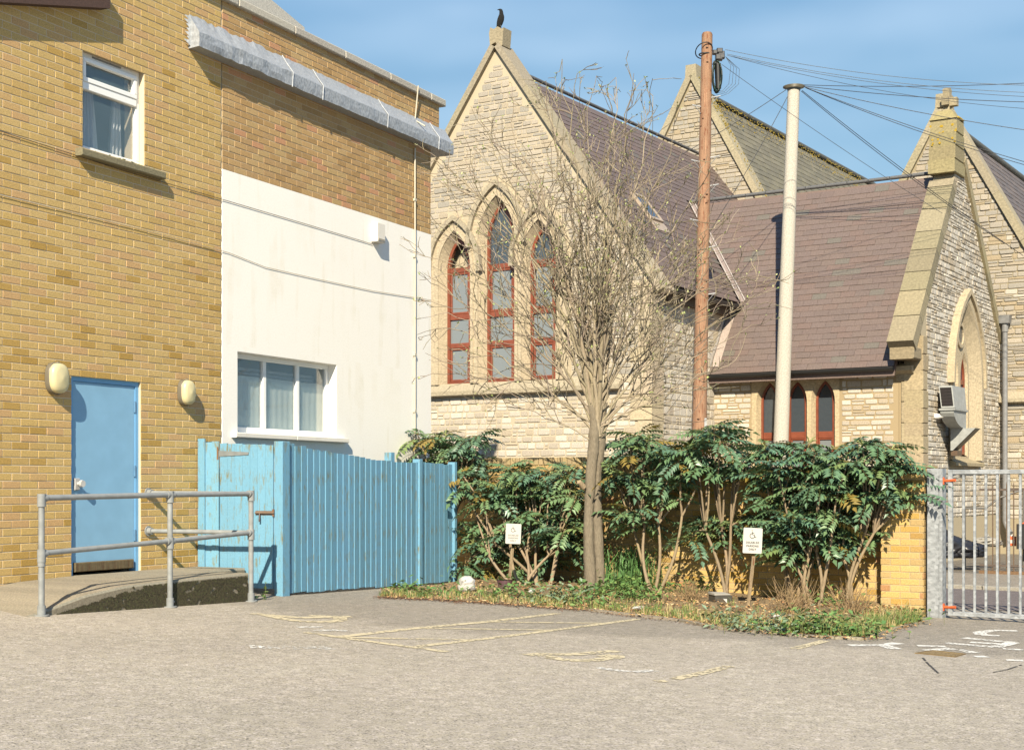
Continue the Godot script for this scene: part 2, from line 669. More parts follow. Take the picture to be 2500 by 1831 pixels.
# off-white masonry paint with faint rain streaks, hairline cracks and stains
func render_tex() -> ImageTexture:
	var s := 512
	var a := noise_image(s, 0.02, 4, 41)
	var fi := noise_image(s, 0.25, 2, 42)
	var im := Image.create(s, s, false, Image.FORMAT_RGB8)
	for y in s:
		for x in s:
			var st := a.get_pixel(x, int(y * 0.12) % s).r
			var t := 0.985 - 0.05 * (1.0 - fi.get_pixel(x, y).r)
			var stain := clampf((st - 0.66) * 1.2, 0.0, 0.16) * a.get_pixel((x + 200) % s, y).r
			var crack := absf(a.get_pixel((x * 1 + 90) % s, (y + 31) % s).r - 0.5)
			if crack < 0.0035:
				stain += 0.10
			im.set_pixel(x, y, Color(t - stain * 0.30, t - stain * 0.36, t - stain * 0.55))
	return ImageTexture.create_from_image(im)


# blue fence paint, flaked to grey wood in upright flecks
func paint_tex() -> ImageTexture:
	var s := 512
	var a := noise_image(s, 0.05, 4, 51)
	var b := noise_image(s, 0.012, 3, 52)
	var im := Image.create(s, s, false, Image.FORMAT_RGB8)
	for y in s:
		for x in s:
			var t := a.get_pixel(x, int(y * 0.35) % s).r * 0.62 + b.get_pixel(x, y).r * 0.38
			var k := smoothstep(0.635, 0.675, t)
			var v := 0.90 + 0.10 * a.get_pixel((x * 3) % s, y).r
			var blue := Color(0.96 * v, 0.98 * v, v)
			# over the blue vertex colour: bare wood is warmer and greyer
			im.set_pixel(x, y, blue.lerp(Color(1.0, 0.72, 0.52), k))
	return ImageTexture.create_from_image(im)


func wood_tex() -> ImageTexture:
	var s := 512
	var a := noise_image(s, 0.06, 4, 61)
	var b := noise_image(s, 0.02, 2, 62)
	var im := Image.create(s, s, false, Image.FORMAT_RGB8)
	for y in s:
		for x in s:
			var t := a.get_pixel(x, int(y * 0.2) % s).r
			var k := smoothstep(0.72, 0.8, b.get_pixel(x, y).r)
			var v := 0.55 + 0.45 * t
			im.set_pixel(x, y, Color(v, v, v).lerp(Color(0.6, 0.42, 0.34), k * 0.8))
	return ImageTexture.create_from_image(im)


# ---------------------------------------------------------------- ground

func ground() -> void:
	var xs := []
	var zs := []
	var x := -150.0
	while x <= 150.0:
		xs.append(x)
		x += 0.4 if absf(x) < 9.9 else (2.5 if absf(x) < 29 else 20.0)
	var z := -90.0
	while z <= 220.0:
		zs.append(z)
		z += 0.4 if z > -0.1 and z < 21.9 else (1.5 if z > -6 and z < 45 else 14.0)
	var f := FastNoiseLite.new()
	f.seed = 77
	f.frequency = 0.28
	f.fractal_octaves = 5
	var f2 := FastNoiseLite.new()
	f2.seed = 78
	f2.frequency = 0.9
	f2.fractal_octaves = 4
	var mb := MB.new()
	var p := []
	var cl := []
	for i in xs.size():
		var row := []
		var cr := []
		for j in zs.size():
			row.append(Vector3(xs[i], gy(xs[i], zs[j]), -zs[j]))
			# worn, pale chippings where cars turn; the strip along the fence and the bed is less worn
			var edge: float = zs[j] + xs[i] * 0.35 + f.get_noise_2d(xs[i] * 0.5, zs[j]) * 3.0
			var k := 1.0 if edge < 13.2 else 0.72
			k *= 1.0 + 0.12 * f.get_noise_2d(xs[i], zs[j]) + 0.06 * f2.get_noise_2d(xs[i], zs[j])
			cr.append(Color(0.52, 0.480, 0.410) * k)
		p.append(row)
		cl.append(cr)
	for i in xs.size() - 1:
		for j in zs.size() - 1:
			var a: Vector3 = p[i][j]
			var b: Vector3 = p[i + 1][j]
			var d: Vector3 = p[i + 1][j + 1]
			var e: Vector3 = p[i][j + 1]
			var cc := [cl[i][j], cl[i + 1][j], cl[i + 1][j + 1], cl[i][j + 1]]
			var q := [a, b, d, e]
			for k in [0, 2, 1, 0, 3, 2]:
				mb.v.append(q[k])
				mb.n.append(Vector3.UP)
				mb.c.append(cc[k])
	struct("ground", mb, M.asphalt)
	markings()


# worn paint along a line of photo pixels that lies on the ground
func stroke(mb: MB, px: Array, width: float, wear: float, col: Color, f: FastNoiseLite, up := 0.004) -> void:
	var pts := []
	for q in px:
		pts.append(on_ground(q[0], q[1], up))
	for i in pts.size() - 1:
		var a: Vector3 = pts[i]
		var b: Vector3 = pts[i + 1]
		var d := b - a
		d.y = 0
		var l := d.length()
		d = d.normalized()
		var s := Vector3(-d.z, 0, d.x)
		var nn := maxi(1, int(l / 0.022))
		var nw := maxi(1, int(width / 0.018))
		for k in nn:
			for w in nw:
				var c0 := a + d * (l * (k + 0.0) / nn) + s * (width * (float(w) / nw - 0.5))
				if rng.randf() < clampf(wear * 0.5 + f.get_noise_2d(c0.x * 2.0, c0.z * 2.0) * 0.45, 0.04, 0.93):
					continue
				var c1 := c0 + d * (l / nn)
				var c2 := c1 + s * (width / nw)
				var c3 := c0 + s * (width / nw)
				var q := [c0, c1, c2, c3]
				for m in 4:
					var w3: Vector3 = q[m]
					w3.y = gy(w3.x, -w3.z) + up
					q[m] = w3
				mb.quad(q[0], q[3], q[2], q[1], col) if (q[2] - q[0]).cross(q[3] - q[1]).y < 0 else mb.quad(q[0], q[1], q[2], q[3], col)
				var last := mb.n.size()
				for m in 6:
					mb.n[last - 1 - m] = Vector3.UP

func markings() -> void:
	var f := FastNoiseLite.new()
	f.seed = 8
	f.frequency = 1.0
	var ye := Color(0.68, 0.585, 0.39)
	var wh := Color(0.80, 0.78, 0.72)
	var y1 := func(p: Array) -> Array: return p.map(func(q): return [600 + q[0] / 2.256, 1450 + q[1] / 2.256])
	var y2 := func(p: Array) -> Array: return p.map(func(q): return [1600 + q[0] / 2.5067, 1450 + q[1] / 2.5067])
	var sets := [
		["parking_line", ye, 0.10, 0.30, [y1.call([[500, 237], [950, 187], [1300, 156], [1720, 107]])]],
		["parking_line", ye, 0.10, 0.32, [y1.call([[325, 210], [600, 250], [900, 290], [1105, 318]])]],
		["parking_line", ye, 0.09, 0.36, [y1.call([[900, 293], [1290, 250], [1690, 200], [2170, 137]])]],
		["parking_hatching", ye, 0.08, 0.40, [y1.call([[500, 237], [880, 246], [1290, 252]]), y1.call([[960, 187], [1690, 199]]), y1.call([[1310, 153], [2010, 161]])]],
		["painted_symbol", ye, 0.13, 0.40, [y1.call([[35, 106], [110, 116], [200, 135], [290, 150], [430, 154], [520, 147], [518, 128], [430, 127], [300, 131], [110, 114]]), y1.call([[345, 118], [450, 123], [580, 125]])]],
		["painted_symbol", ye, 0.14, 0.48, [y1.call([[1550, 328], [1640, 342], [1780, 365], [1900, 366], [2040, 350], [2040, 335], [1960, 345]]), y1.call([[1600, 330], [1790, 333], [1900, 325], [2045, 313]])]],
		["painted_line", wh, 0.08, 0.45, [y1.call([[285, 183], [420, 180]])]],
		["painted_line", wh, 0.10, 0.45, [y1.call([[388, 203], [470, 198], [556, 203]])]],
		["painted_line", wh, 0.20, 1.35, [y1.call([[20, 290], [250, 296], [480, 298]])]],
		["painted_line", wh, 0.09, 0.55, [y1.call([[1935, 405], [2110, 428]]), y1.call([[2140, 430], [2256, 421]])]],
		["parking_line", ye, 0.10, 0.42, [y2.call([[850, 335], [1040, 286]])]],
		["parking_line", ye, 0.10, 0.52, [y2.call([[0, 533], [75, 533]]), y2.call([[120, 520], [290, 483], [460, 440]])]],
		["painted_lettering", wh, 0.13, 0.30, [y2.call([[1185, 314], [1400, 312], [1490, 300]]), y2.call([[1395, 312], [1472, 337]])]],
		["painted_lettering", wh, 0.13, 0.34, [y2.call([[2220, 226], [2080, 222], [1985, 235], [2000, 250], [2110, 256]])]],
		["painted_lettering", wh, 0.13, 0.32, [y2.call([[1890, 268], [2060, 285], [2200, 296], [2080, 325], [1930, 312], [1780, 300]]), y2.call([[1930, 295], [2110, 306]])]],
		["painted_lettering", wh, 0.12, 0.38, [y2.call([[2130, 335], [2256, 342]]), y2.call([[1605, 316], [1780, 322]]), y2.call([[1660, 346], [1820, 333]]), y2.call([[1865, 340], [1958, 361]]), y2.call([[1955, 383], [2035, 383]]), y2.call([[2150, 403], [2256, 408]])]],
	]
	for s in sets:
		var mb := MB.new()
		for line in s[4]:
			stroke(mb, line, s[2], s[3], s[1], f)
		if mb.v.size():
			struct(s[0], mb, M.paint)
	# cracks in the asphalt by the cover
	var ck := MB.new()
	for line in [y2.call([[1640, 390], [1670, 425], [1735, 485]]), y2.call([[2070, 480], [2160, 462], [2256, 430]])]:
		stroke(ck, line, 0.02, 0.2, Color(0.07, 0.065, 0.06), f, 0.003)
	struct("asphalt_crack", ck, M.paint)
	# rusty cover set in the ground
	var q := []
	for e in [[1590, 365], [1840, 389], [1905, 370], [1700, 348]]:
		q.append(on_ground(1600 + e[0] / 2.5067, 1450 + e[1] / 2.5067))
	var ctr: Vector3 = (q[0] + q[1] + q[2] + q[3]) / 4.0
	var t := thing("manhole_cover", "rusty ochre rectangular cover set into the asphalt near the steel gate", "manhole cover", Transform3D(Basis(), ctr))
	var rim := MB.new()
	var lid := MB.new()
	for i in 4:
		var a: Vector3 = q[i] - ctr
		var b: Vector3 = q[(i + 1) % 4] - ctr
		rim.hexa([a + Vector3(0, -0.02, 0), b + Vector3(0, -0.02, 0), b + Vector3(0, 0.008, 0), a + Vector3(0, 0.008, 0)],
			[a * 0.9 + Vector3(0, -0.02, 0), b * 0.9 + Vector3(0, -0.02, 0), b * 0.9 + Vector3(0, 0.008, 0), a * 0.9 + Vector3(0, 0.008, 0)], Color(0.22, 0.15, 0.07))
	for i in 9:
		var k0 := i / 9.0
		var k1 := (i + 0.8) / 9.0
		var dn := Vector3(0, 0.006, 0)
		var a0: Vector3 = (q[0] - ctr).lerp(q[3] - ctr, k0) * 0.88 + dn
		var a1: Vector3 = (q[0] - ctr).lerp(q[3] - ctr, k1) * 0.88 + dn
		var b0: Vector3 = (q[1] - ctr).lerp(q[2] - ctr, k0) * 0.88 + dn
		var b1: Vector3 = (q[1] - ctr).lerp(q[2] - ctr, k1) * 0.88 + dn
		lid.quad(a0, b0, b1, a1, vary(Color(0.34, 0.24, 0.11), 0.2))
	part(t, "rim", rim, M.concrete)
	part(t, "lid", lid, M.concrete)


# ---------------------------------------------------------------- brick building

func rect_out(x: float, y: float, r: Array) -> bool:
	return x < r[0] or x > r[1] or y < r[2] or y > r[3]

func brick_building() -> void:
	var t := thing("brick_building", "yellow brick two storey building with white rendered panel and blue door", "building", W)
	var door := [-2.39, -1.375, 0.40, 2.405]
	var win := [-2.23, -1.32, 4.70, 5.72]
	var win2 := [0.278, 2.352, 1.93, 2.875]
	# backing of mortar, split round the openings
	var back := MB.new()
	var mc := Color(0.74, 0.63, 0.45)
	var cuts := func(mb: MB, x0: float, x1: float, y0: float, y1: float, hs: Array, z0: float, z1: float, col: Color) -> void:
		var xs := [x0, x1]
		var ys := [y0, y1]
		for h in hs:
			xs.append_array([h[0], h[1]])
			ys.append_array([h[2], h[3]])
		xs.sort()
		ys.sort()
		for i in xs.size() - 1:
			for j in ys.size() - 1:
				var cx: float = (xs[i] + xs[i + 1]) * 0.5
				var cy: float = (ys[j] + ys[j + 1]) * 0.5
				var open: bool = xs[i + 1] - xs[i] < 0.001 or ys[j + 1] - ys[j] < 0.001
				for h in hs:
					if cx > h[0] and cx < h[1] and cy > h[2] and cy < h[3]:
						open = true
				if not open:
					mb.box(Vector3(xs[i], ys[j], z0), Vector3(xs[i + 1], ys[j + 1], z1), col)
	cuts.call(back, -7.0, -0.020, -0.5, 8.6, [door, win], -0.28, -0.010, mc)
	cuts.call(back, 0.0, 4.79, 4.95, 6.3, [], -0.28, -0.010, Color(0.68, 0.555, 0.38))
	cuts.call(back, 0.0, 5.04, 6.3, 6.87, [], -0.28, -0.010, Color(0.68, 0.555, 0.38))
	var w1 := part(t, "wall", back, M.mortar)
	# bricks
	var pal := [Color(0.673, 0.460, 0.172), Color(0.643, 0.430, 0.155), Color(0.694, 0.485, 0.194), Color(0.561, 0.360, 0.099), Color(0.673, 0.440, 0.185),
		Color(0.683, 0.470, 0.168), Color(0.520, 0.325, 0.082), Color(0.663, 0.420, 0.189), Color(0.653, 0.455, 0.176), Color(0.612, 0.415, 0.146)]
	var palb := [Color(0.57, 0.36, 0.15), Color(0.53, 0.33, 0.135), Color(0.60, 0.385, 0.165), Color(0.48, 0.295, 0.12), Color(0.64, 0.335, 0.175), Color(0.59, 0.40, 0.18), Color(0.54, 0.345, 0.155), Color(0.61, 0.41, 0.185)]
	var ub := [unit_brick()]
	var nz := FastNoiseLite.new()
	nz.seed = 3
	nz.frequency = 0.9
	var left := brick_rows(-7.0, -0.020, 0.0, 8.6, func(x, y): return rect_out(x, y, door) and rect_out(x, y, win) and y < 6.92 + (0.0 if x > -2.2 else 2.0), 10,
		func(x, y): return [0, 1, 2, 8, 5, 0, 2, 4, 9, 7][rng.randi() % 10] if rng.randf() < (0.955 if y > 2.9 else 0.84) else [3, 6][rng.randi() % 2], -0.012)
	lay(w1, W, left, "brick", pal, M.brick, 300, ub, "brickwork")
	var w2b := MB.new()
	var right := brick_rows(0.0, 5.04, 4.95, 6.9, func(x, y): return x < 4.80 or y > 6.3, 8, func(_x, _y): return 4 if rng.randf() < 0.075 else [0, 1, 2, 3, 5, 6, 7, 0][rng.randi() % 8], -0.012)
	w2b.box(Vector3(0.0, 4.94, -0.27), Vector3(4.80, 4.95, -0.012), Color(0.42, 0.33, 0.22))
	var w2 := part(t, "upper_wall", w2b, M.mortar)
	w2.set_meta("label", "browner brick wall above the white panel")
	lay(w2, W, right, "brick", palb, M.brick, 0, ub, "brickwork")
	# movement joint between the two walls
	var jt := MB.new()
	jt.box(Vector3(-0.020, 0.0, -0.2), Vector3(0.0, 6.2, -0.03), Color(0.05, 0.045, 0.04))
	part(t, "movement_joint", jt, M.mortar)
	# white rendered panel
	var rb := MB.new()
	cuts.call(rb, 0.0, 4.80, -0.5, 4.95, [win2], -0.28, -0.004, Color(0.90, 0.87, 0.805))
	part(t, "rendered_panel", rb, M.render)
	# end wall, back wall and flat roof, so that the building is closed
	var shell := MB.new()
	shell.box(Vector3(4.55, -0.5, -3.0), Vector3(4.80, 6.86, -0.28), Color(0.36, 0.25, 0.12))
	shell.box(Vector3(-7.0, -0.5, -3.2), Vector3(4.80, 6.86, -3.0), Color(0.36, 0.25, 0.12))
	shell.box(Vector3(-7.2, -0.5, -3.0), Vector3(-7.0, 8.6, -0.28), Color(0.36, 0.25, 0.12))
	shell.box(Vector3(-7.0, 6.6, -3.0), Vector3(4.80, 6.85, -0.28), Color(0.25, 0.25, 0.25))
	part(t, "end_wall", shell, M.brick)
	# concrete coping slabs
	var x := -2.0
	while x < 5.1:
		var e := minf(x + 1.12, 5.16)
		var cp := MB.new()
		cp.block(Vector3(x + 0.006, 6.885, -0.36), Vector3(e - 0.006, 6.985, 0.05), 0.012, vary(Color(0.56, 0.52, 0.45), 0.08))
		part(t, "coping_slab", cp, M.concrete)
		x = e
		if e > 5.15:
			break
	# pale roof behind the parapet, rising to the left
	var pr := MB.new()
	var q0 := hit(W, 743, 67, -1.2)
	var q1 := hit(W, 663, 0, -1.2)
	var sl := (q1.y - q0.y) / (q1.x - q0.x)
	pr.prism(PackedVector2Array([Vector2(-7.0, 6.85), Vector2(q0.x, 6.85), Vector2(q0.x, q0.y), Vector2(-4.0, q0.y + sl * (-4.0 - q0.x)), Vector2(-7.0, q0.y + sl * (-4.0 - q0.x))]), -2.9, -1.2, Color(0.66, 0.63, 0.56))
	part(t, "pale_roof", pr, M.concrete)
	# lead covered ledge
	var ld := MB.new()
	var rings := []
	var n3 := FastNoiseLite.new()
	n3.seed = 14
	n3.frequency = 3.0
	var cuts2 := 90
	for i in cuts2 + 1:
		var lx := lerpf(-0.60, 5.20, float(i) / cuts2)
		var d := 0.012 * n3.get_noise_2d(lx * 0.8, 0.0) * (1.6 if lx < 1.3 else 0.7)
		var d2 := 0.010 * n3.get_noise_2d(lx * 1.3, 9.0) * (1.8 if lx < 1.3 else 0.7)
		var dr := 0.03 * n3.get_noise_2d(lx * 5.0, 4.0) * (1.5 if lx < 1.0 else 0.5)
		rings.append([Vector3(lx, 6.168, -0.004), Vector3(lx, 6.175 + d2, 0.145 + d), Vector3(lx, 6.25, 0.15 + d2), Vector3(lx, 6.335 + d, 0.148 + d), Vector3(lx, 6.35 + d, 0.14), Vector3(lx, 6.45 + d2, 0.065 + d), Vector3(lx, 6.55 + dr, 0.008)])
	for i in cuts2:
		for k in 6:
			ld.quad(rings[i][k], rings[i + 1][k], rings[i + 1][k + 1], rings[i][k + 1], Color(0.40, 0.43, 0.47))
	for i in [0, rings.size() - 1]:
		var r: Array = rings[i]
		for k in range(1, 6):
			ld.tri(r[0], r[k], r[k + 1], Color(0.40, 0.43, 0.47))
	ld.box(Vector3(4.80, 6.17, -0.30), Vector3(5.19, 6.40, -0.004), Color(0.40, 0.43, 0.47))
	var ldn := part(t, "lead_ledge", ld, M.lead)
	var seams := MB.new()
	for sx in [1.15, 1.8, 3.35, 4.75]:
		seams.tube([Vector3(sx, 6.16, 0.155), Vector3(sx + 0.01, 6.34, 0.16), Vector3(sx, 6.46, 0.07), Vector3(sx - 0.01, 6.56, 0.01)], [0.009], 6, Color(0.44, 0.47, 0.51))
	part(ldn, "lead_seam", seams, M.lead)
	# torn end of the lead, dressed against the brick
	var torn := MB.new()
	for i in 7:
		var yy := 6.22 + i * 0.045
		torn.tri(Vector3(-0.60, yy - 0.03, 0.03), Vector3(-0.60, yy + 0.035, 0.035), Vector3(-0.64 - rng.randf() * 0.07, yy + 0.03, 0.012), Color(0.56, 0.59, 0.62))
	part(ldn, "torn_edge", torn, M.lead)
	# brown verge board at the top left
	var vb := MB.new()
	var a0 := hit(W, 0, 5, 0.12)
	var a1 := hit(W, 268, 20, 0.12)
	var vs := (a1.y - a0.y) / (a1.x - a0.x)
	var xl := -7.0
	vb.prism(PackedVector2Array([Vector2(xl, a0.y + vs * (xl - a0.x)), a1, a1 + Vector2(0, 0.24), Vector2(xl, a0.y + vs * (xl - a0.x) + 0.24)]), -0.004, 0.12, Color(0.10, 0.055, 0.045))
	part(t, "verge_board", vb, M.concrete)
	# cables clipped along the wall
	for cb in [[[[-7.0, 4.66], [-3.3, 4.64], [-1.6, 4.60], [0.0, 4.595], [1.6, 4.585], [3.2, 4.57]], Color(0.06, 0.05, 0.04), 0.0035],
			[[[-7.0, 4.06], [-3.3, 4.04], [-1.5, 4.03], [0.1, 4.0], [0.8, 3.93], [1.8, 3.93], [3.2, 3.94], [4.8, 4.0]], Color(0.36, 0.31, 0.24), 0.0035],
			[[[4.31, 6.98], [4.31, 6.50], [4.33, 6.4]], Color(0.46, 0.42, 0.33), 0.011], [[[4.31, 6.1], [4.31, 5.4], [4.315, 4.2], [4.31, 3.0], [4.31, 1.2]], Color(0.50, 0.46, 0.37), 0.012]]:
		var mb := MB.new()
		var pp := []
		for q in cb[0]:
			pp.append(Vector3(q[0], q[1], (0.17 if q[1] < 6.45 and q[1] > 6.35 else 0.07 if q[1] > 6.9 else 0.016 if cb[2] > 0.01 else 0.005)))
		mb.tube(pp, [cb[2]], 6, cb[1])
		part(t, "cable", mb, M.plastic)
	var ring := MB.new()
	for yy in [5.35, 4.55, 3.15, 2.35]:
		ring.box(Vector3(4.285, yy, 0.0), Vector3(4.335, yy + 0.035, 0.03), Color(0.5, 0.46, 0.37))
	part(t, "conduit_clip", ring, M.plastic)
	# the blue door
	var db := MB.new()
	db.block(Vector3(-2.34, 0.44, -0.09), Vector3(-1.43, 2.355, -0.045), 0.003, Color(0.215, 0.40, 0.58))
	var dn := part(t, "door", db, M.bluedoor)
	var fr := MB.new()
	fr.box(Vector3(-2.39, 0.40, -0.12), Vector3(-2.343, 2.405, -0.035), Color(0.15, 0.36, 0.61))
	fr.box(Vector3(-1.427, 0.40, -0.12), Vector3(-1.375, 2.405, -0.035), Color(0.15, 0.36, 0.61))
	fr.box(Vector3(-2.343, 2.358, -0.12), Vector3(-1.427, 2.405, -0.035), Color(0.15, 0.36, 0.61))
	part(dn, "door_frame", fr, M.bluedoor)
	var wb := MB.new()
	wb.block(Vector3(-2.33, 0.435, -0.045), Vector3(-1.47, 0.53, -0.012), 0.008, Color(0.20, 0.15, 0.075))
	part(dn, "weather_bar", wb, M.wood)
	var hd := MB.new()
	hd.block(Vector3(-2.325, 1.26, -0.045), Vector3(-2.255, 1.38, -0.02), 0.006, Color(0.42, 0.41, 0.40))
	hd.tube([Vector3(-2.285, 1.325, -0.02), Vector3(-2.285, 1.325, 0.01), Vector3(-2.285, 1.325, 0.022), Vector3(-2.285, 1.325, 0.05)], [0.016, 0.018, 0.038, 0.034], 14, Color(0.55, 0.54, 0.52))
	part(dn, "handle", hd, M.metal)
	for yy in [0.72, 1.4, 2.08]:
		var hg := MB.new()
		hg.tube([Vector3(-1.432, yy, -0.036), Vector3(-1.432, yy + 0.12, -0.036)], [0.012], 8, Color(0.10, 0.22, 0.38))
		part(dn, "hinge", hg, M.metal)
	# upper window
	window_white(t, win, -0.075, 0.055, [0.665], [], "window")
	var sill := MB.new()
	sill.block(Vector3(-2.34, 4.615, -0.07), Vector3(-1.07, 4.69, 0.085), 0.01, Color(0.26, 0.23, 0.14))
	part(t, "window_sill", sill, M.concrete)
	var moss := MB.new()
	for i in 60:
		var mx := rng.randf_range(-2.3, -1.1)
		var r := rng.randf_range(0.006, 0.016)
		moss.tube([Vector3(mx, 4.685, rng.randf_range(0.0, 0.075)), Vector3(mx, 4.685 + r, rng.randf_range(0.0, 0.075))], [r, r * 0.4], 5, Color(0.30, 0.27, 0.05) if rng.randf() < 0.4 else Color(0.12, 0.12, 0.05))
	stuff(part(t, "moss", moss, M.soil))
	room(t, win, -0.30, -1.6, Color(0.40, 0.42, 0.45))
	# curtains drawn to both sides inside
	for cu in [[-2.20, -1.96, -2.16], [-1.95, -1.72, -1.90], [-1.56, -1.35, -1.42]]:
		var mb := MB.new()
		var rr := []
		for j in 9:
			var y := lerpf(4.72, 5.40, j / 8.0)
			var row := []
			var pinch := 1.0 - 0.45 * pow(j / 8.0, 1.3)
			for i in 25:
				var k := i / 24.0
				var cxx: float = lerpf(cu[2], lerpf(cu[0], cu[1], k), pinch)
				row.append(Vector3(cxx, y, -0.30 + 0.025 * sin(k * 21.0 + cu[0] * 7.0)))
			rr.append(row)
		mb.loft(rr, Color(0.72, 0.74, 0.76), false)
		part(t, "curtain", mb, M.paint)
	# wide window in the white panel
	window_white(t, win2, -0.135, 0.06, [], [0.338, 0.672], "wide_window")
	var s2 := MB.new()
	s2.block(Vector3(0.16, 1.865, -0.13), Vector3(1.36, 1.925, 0.075), 0.008, Color(0.74, 0.70, 0.62))
	s2.block(Vector3(1.366, 1.865, -0.13), Vector3(2.53, 1.925, 0.075), 0.008, Color(0.74, 0.70, 0.62))
	part(t, "window_sill", s2, M.render)
	room(t, win2, -0.30, -1.3, Color(0.66, 0.70, 0.66))
	var pale_sheet := MB.new()  # invented pale sheet behind the glass, added to brighten the panes
	var nr := []
	for j in 2:
		var row := []
		for i in 121:
			row.append(Vector3(lerpf(0.30, 2.33, i / 120.0), [1.95, 2.62][j], -0.195 + 0.003 * sin(i * 0.9)))
		nr.append(row)
	pale_sheet.loft(nr, Color(0.62, 0.68, 0.63), false)
	part(t, "added_pale_sheet", pale_sheet, M.paint)
	var bl := MB.new()
	for i in 3:
		bl.box(Vector3(0.32, 2.70 - i * 0.05, -0.36), Vector3(2.31, 2.735 - i * 0.05, -0.34), Color(0.45, 0.49, 0.49))
	part(t, "blind", bl, M.paint)


func room(t: Node3D, r: Array, z1: float, z0: float, col: Color) -> void:
	var mb := MB.new()
	var g := 0.3
	mb.box(Vector3(r[0] - g - 0.05, r[2] - g, z0 - 0.05), Vector3(r[1] + g + 0.05, r[3] + g, z0), col)
	mb.box(Vector3(r[0] - g - 0.05, r[2] - g, z0), Vector3(r[0] - g, r[3] + g, z1), col)
	mb.box(Vector3(r[1] + g, r[2] - g, z0), Vector3(r[1] + g + 0.05, r[3] + g, z1), col)
	mb.box(Vector3(r[0] - g, r[2] - g - 0.05, z0), Vector3(r[1] + g, r[2] - g, z1), col)
	mb.box(Vector3(r[0] - g, r[3] + g, z0), Vector3(r[1] + g, r[3] + g + 0.05, z1), col)
	part(t, "room_lining", mb, M.paint)

func window_white(t: Node3D, r: Array, z: float, w: float, transoms: Array, mullions: Array, called: String) -> void:
	var fr := MB.new()
	var col := Color(1, 1, 1)
	var d := 0.05
	fr.block(Vector3(r[0], r[2], z - d), Vector3(r[1], r[2] + w * 1.2, z), 0.006, col)
	fr.block(Vector3(r[0], r[3] - w, z - d), Vector3(r[1], r[3], z), 0.006, col)
	fr.block(Vector3(r[0], r[2] + w * 1.2, z - d), Vector3(r[0] + w, r[3] - w, z), 0.006, col)
	fr.block(Vector3(r[1] - w, r[2] + w * 1.2, z - d), Vector3(r[1], r[3] - w, z), 0.006, col)
	var o := part(t, called, fr, M.upvc)
	var xs := [r[0] + w]
	var ys := [r[2] + w * 1.2]
	for k in mullions:
		var x: float = lerpf(r[0], r[1], k)
		var mb := MB.new()
		mb.block(Vector3(x - w * 0.5, r[2] + w * 1.2, z - d), Vector3(x + w * 0.5, r[3] - w, z + 0.004), 0.006, col)
		part(o, "mullion", mb, M.upvc)
		xs.append_array([x - w * 0.5, x + w * 0.5])
	for k in transoms:
		var y: float = lerpf(r[2], r[3], k)
		var mb := MB.new()
		mb.block(Vector3(r[0] + w, y - w * 0.7, z - d), Vector3(r[1] - w, y + w * 0.7, z + 0.012), 0.006, col)
		part(o, "transom", mb, M.upvc)
		ys.append_array([y - w * 0.7, y + w * 0.7])
	if transoms.size():
		# opening top light with its own sash
		var sa := MB.new()
		var yb: float = ys[2]
		for b in [[r[0] + w, r[1] - w, yb, yb + 0.05], [r[0] + w, r[1] - w, r[3] - w - 0.045, r[3] - w], [r[0] + w, r[0] + w + 0.045, yb + 0.05, r[3] - w - 0.045], [r[1] - w - 0.045, r[1] - w, yb + 0.05, r[3] - w - 0.045]]:
			sa.block(Vector3(b[0], b[2], z - 0.03), Vector3(b[1], b[3], z + 0.02), 0.006, col)
		part(o, "sash", sa, M.upvc)
		var vent := MB.new()
		vent.box(Vector3(r[0] + 0.2, r[3] - 0.035, z + 0.001), Vector3(r[0] + 0.62, r[3] - 0.018, z + 0.008), Color(0.2, 0.2, 0.2))
		part(o, "trickle_vent", vent, M.plastic)
	xs.append(r[1] - w)
	ys.append(r[3] - w)
	for i in range(0, xs.size(), 2):
		for j in range(0, ys.size(), 2):
			var g := MB.new()
			g.box(Vector3(xs[i] - 0.005, ys[j] - 0.005, z - 0.03), Vector3(xs[i + 1] + 0.005, ys[j + 1] + 0.005, z - 0.026))
			part(o, "pane", g, M.glass)


# ---------------------------------------------------------------- church

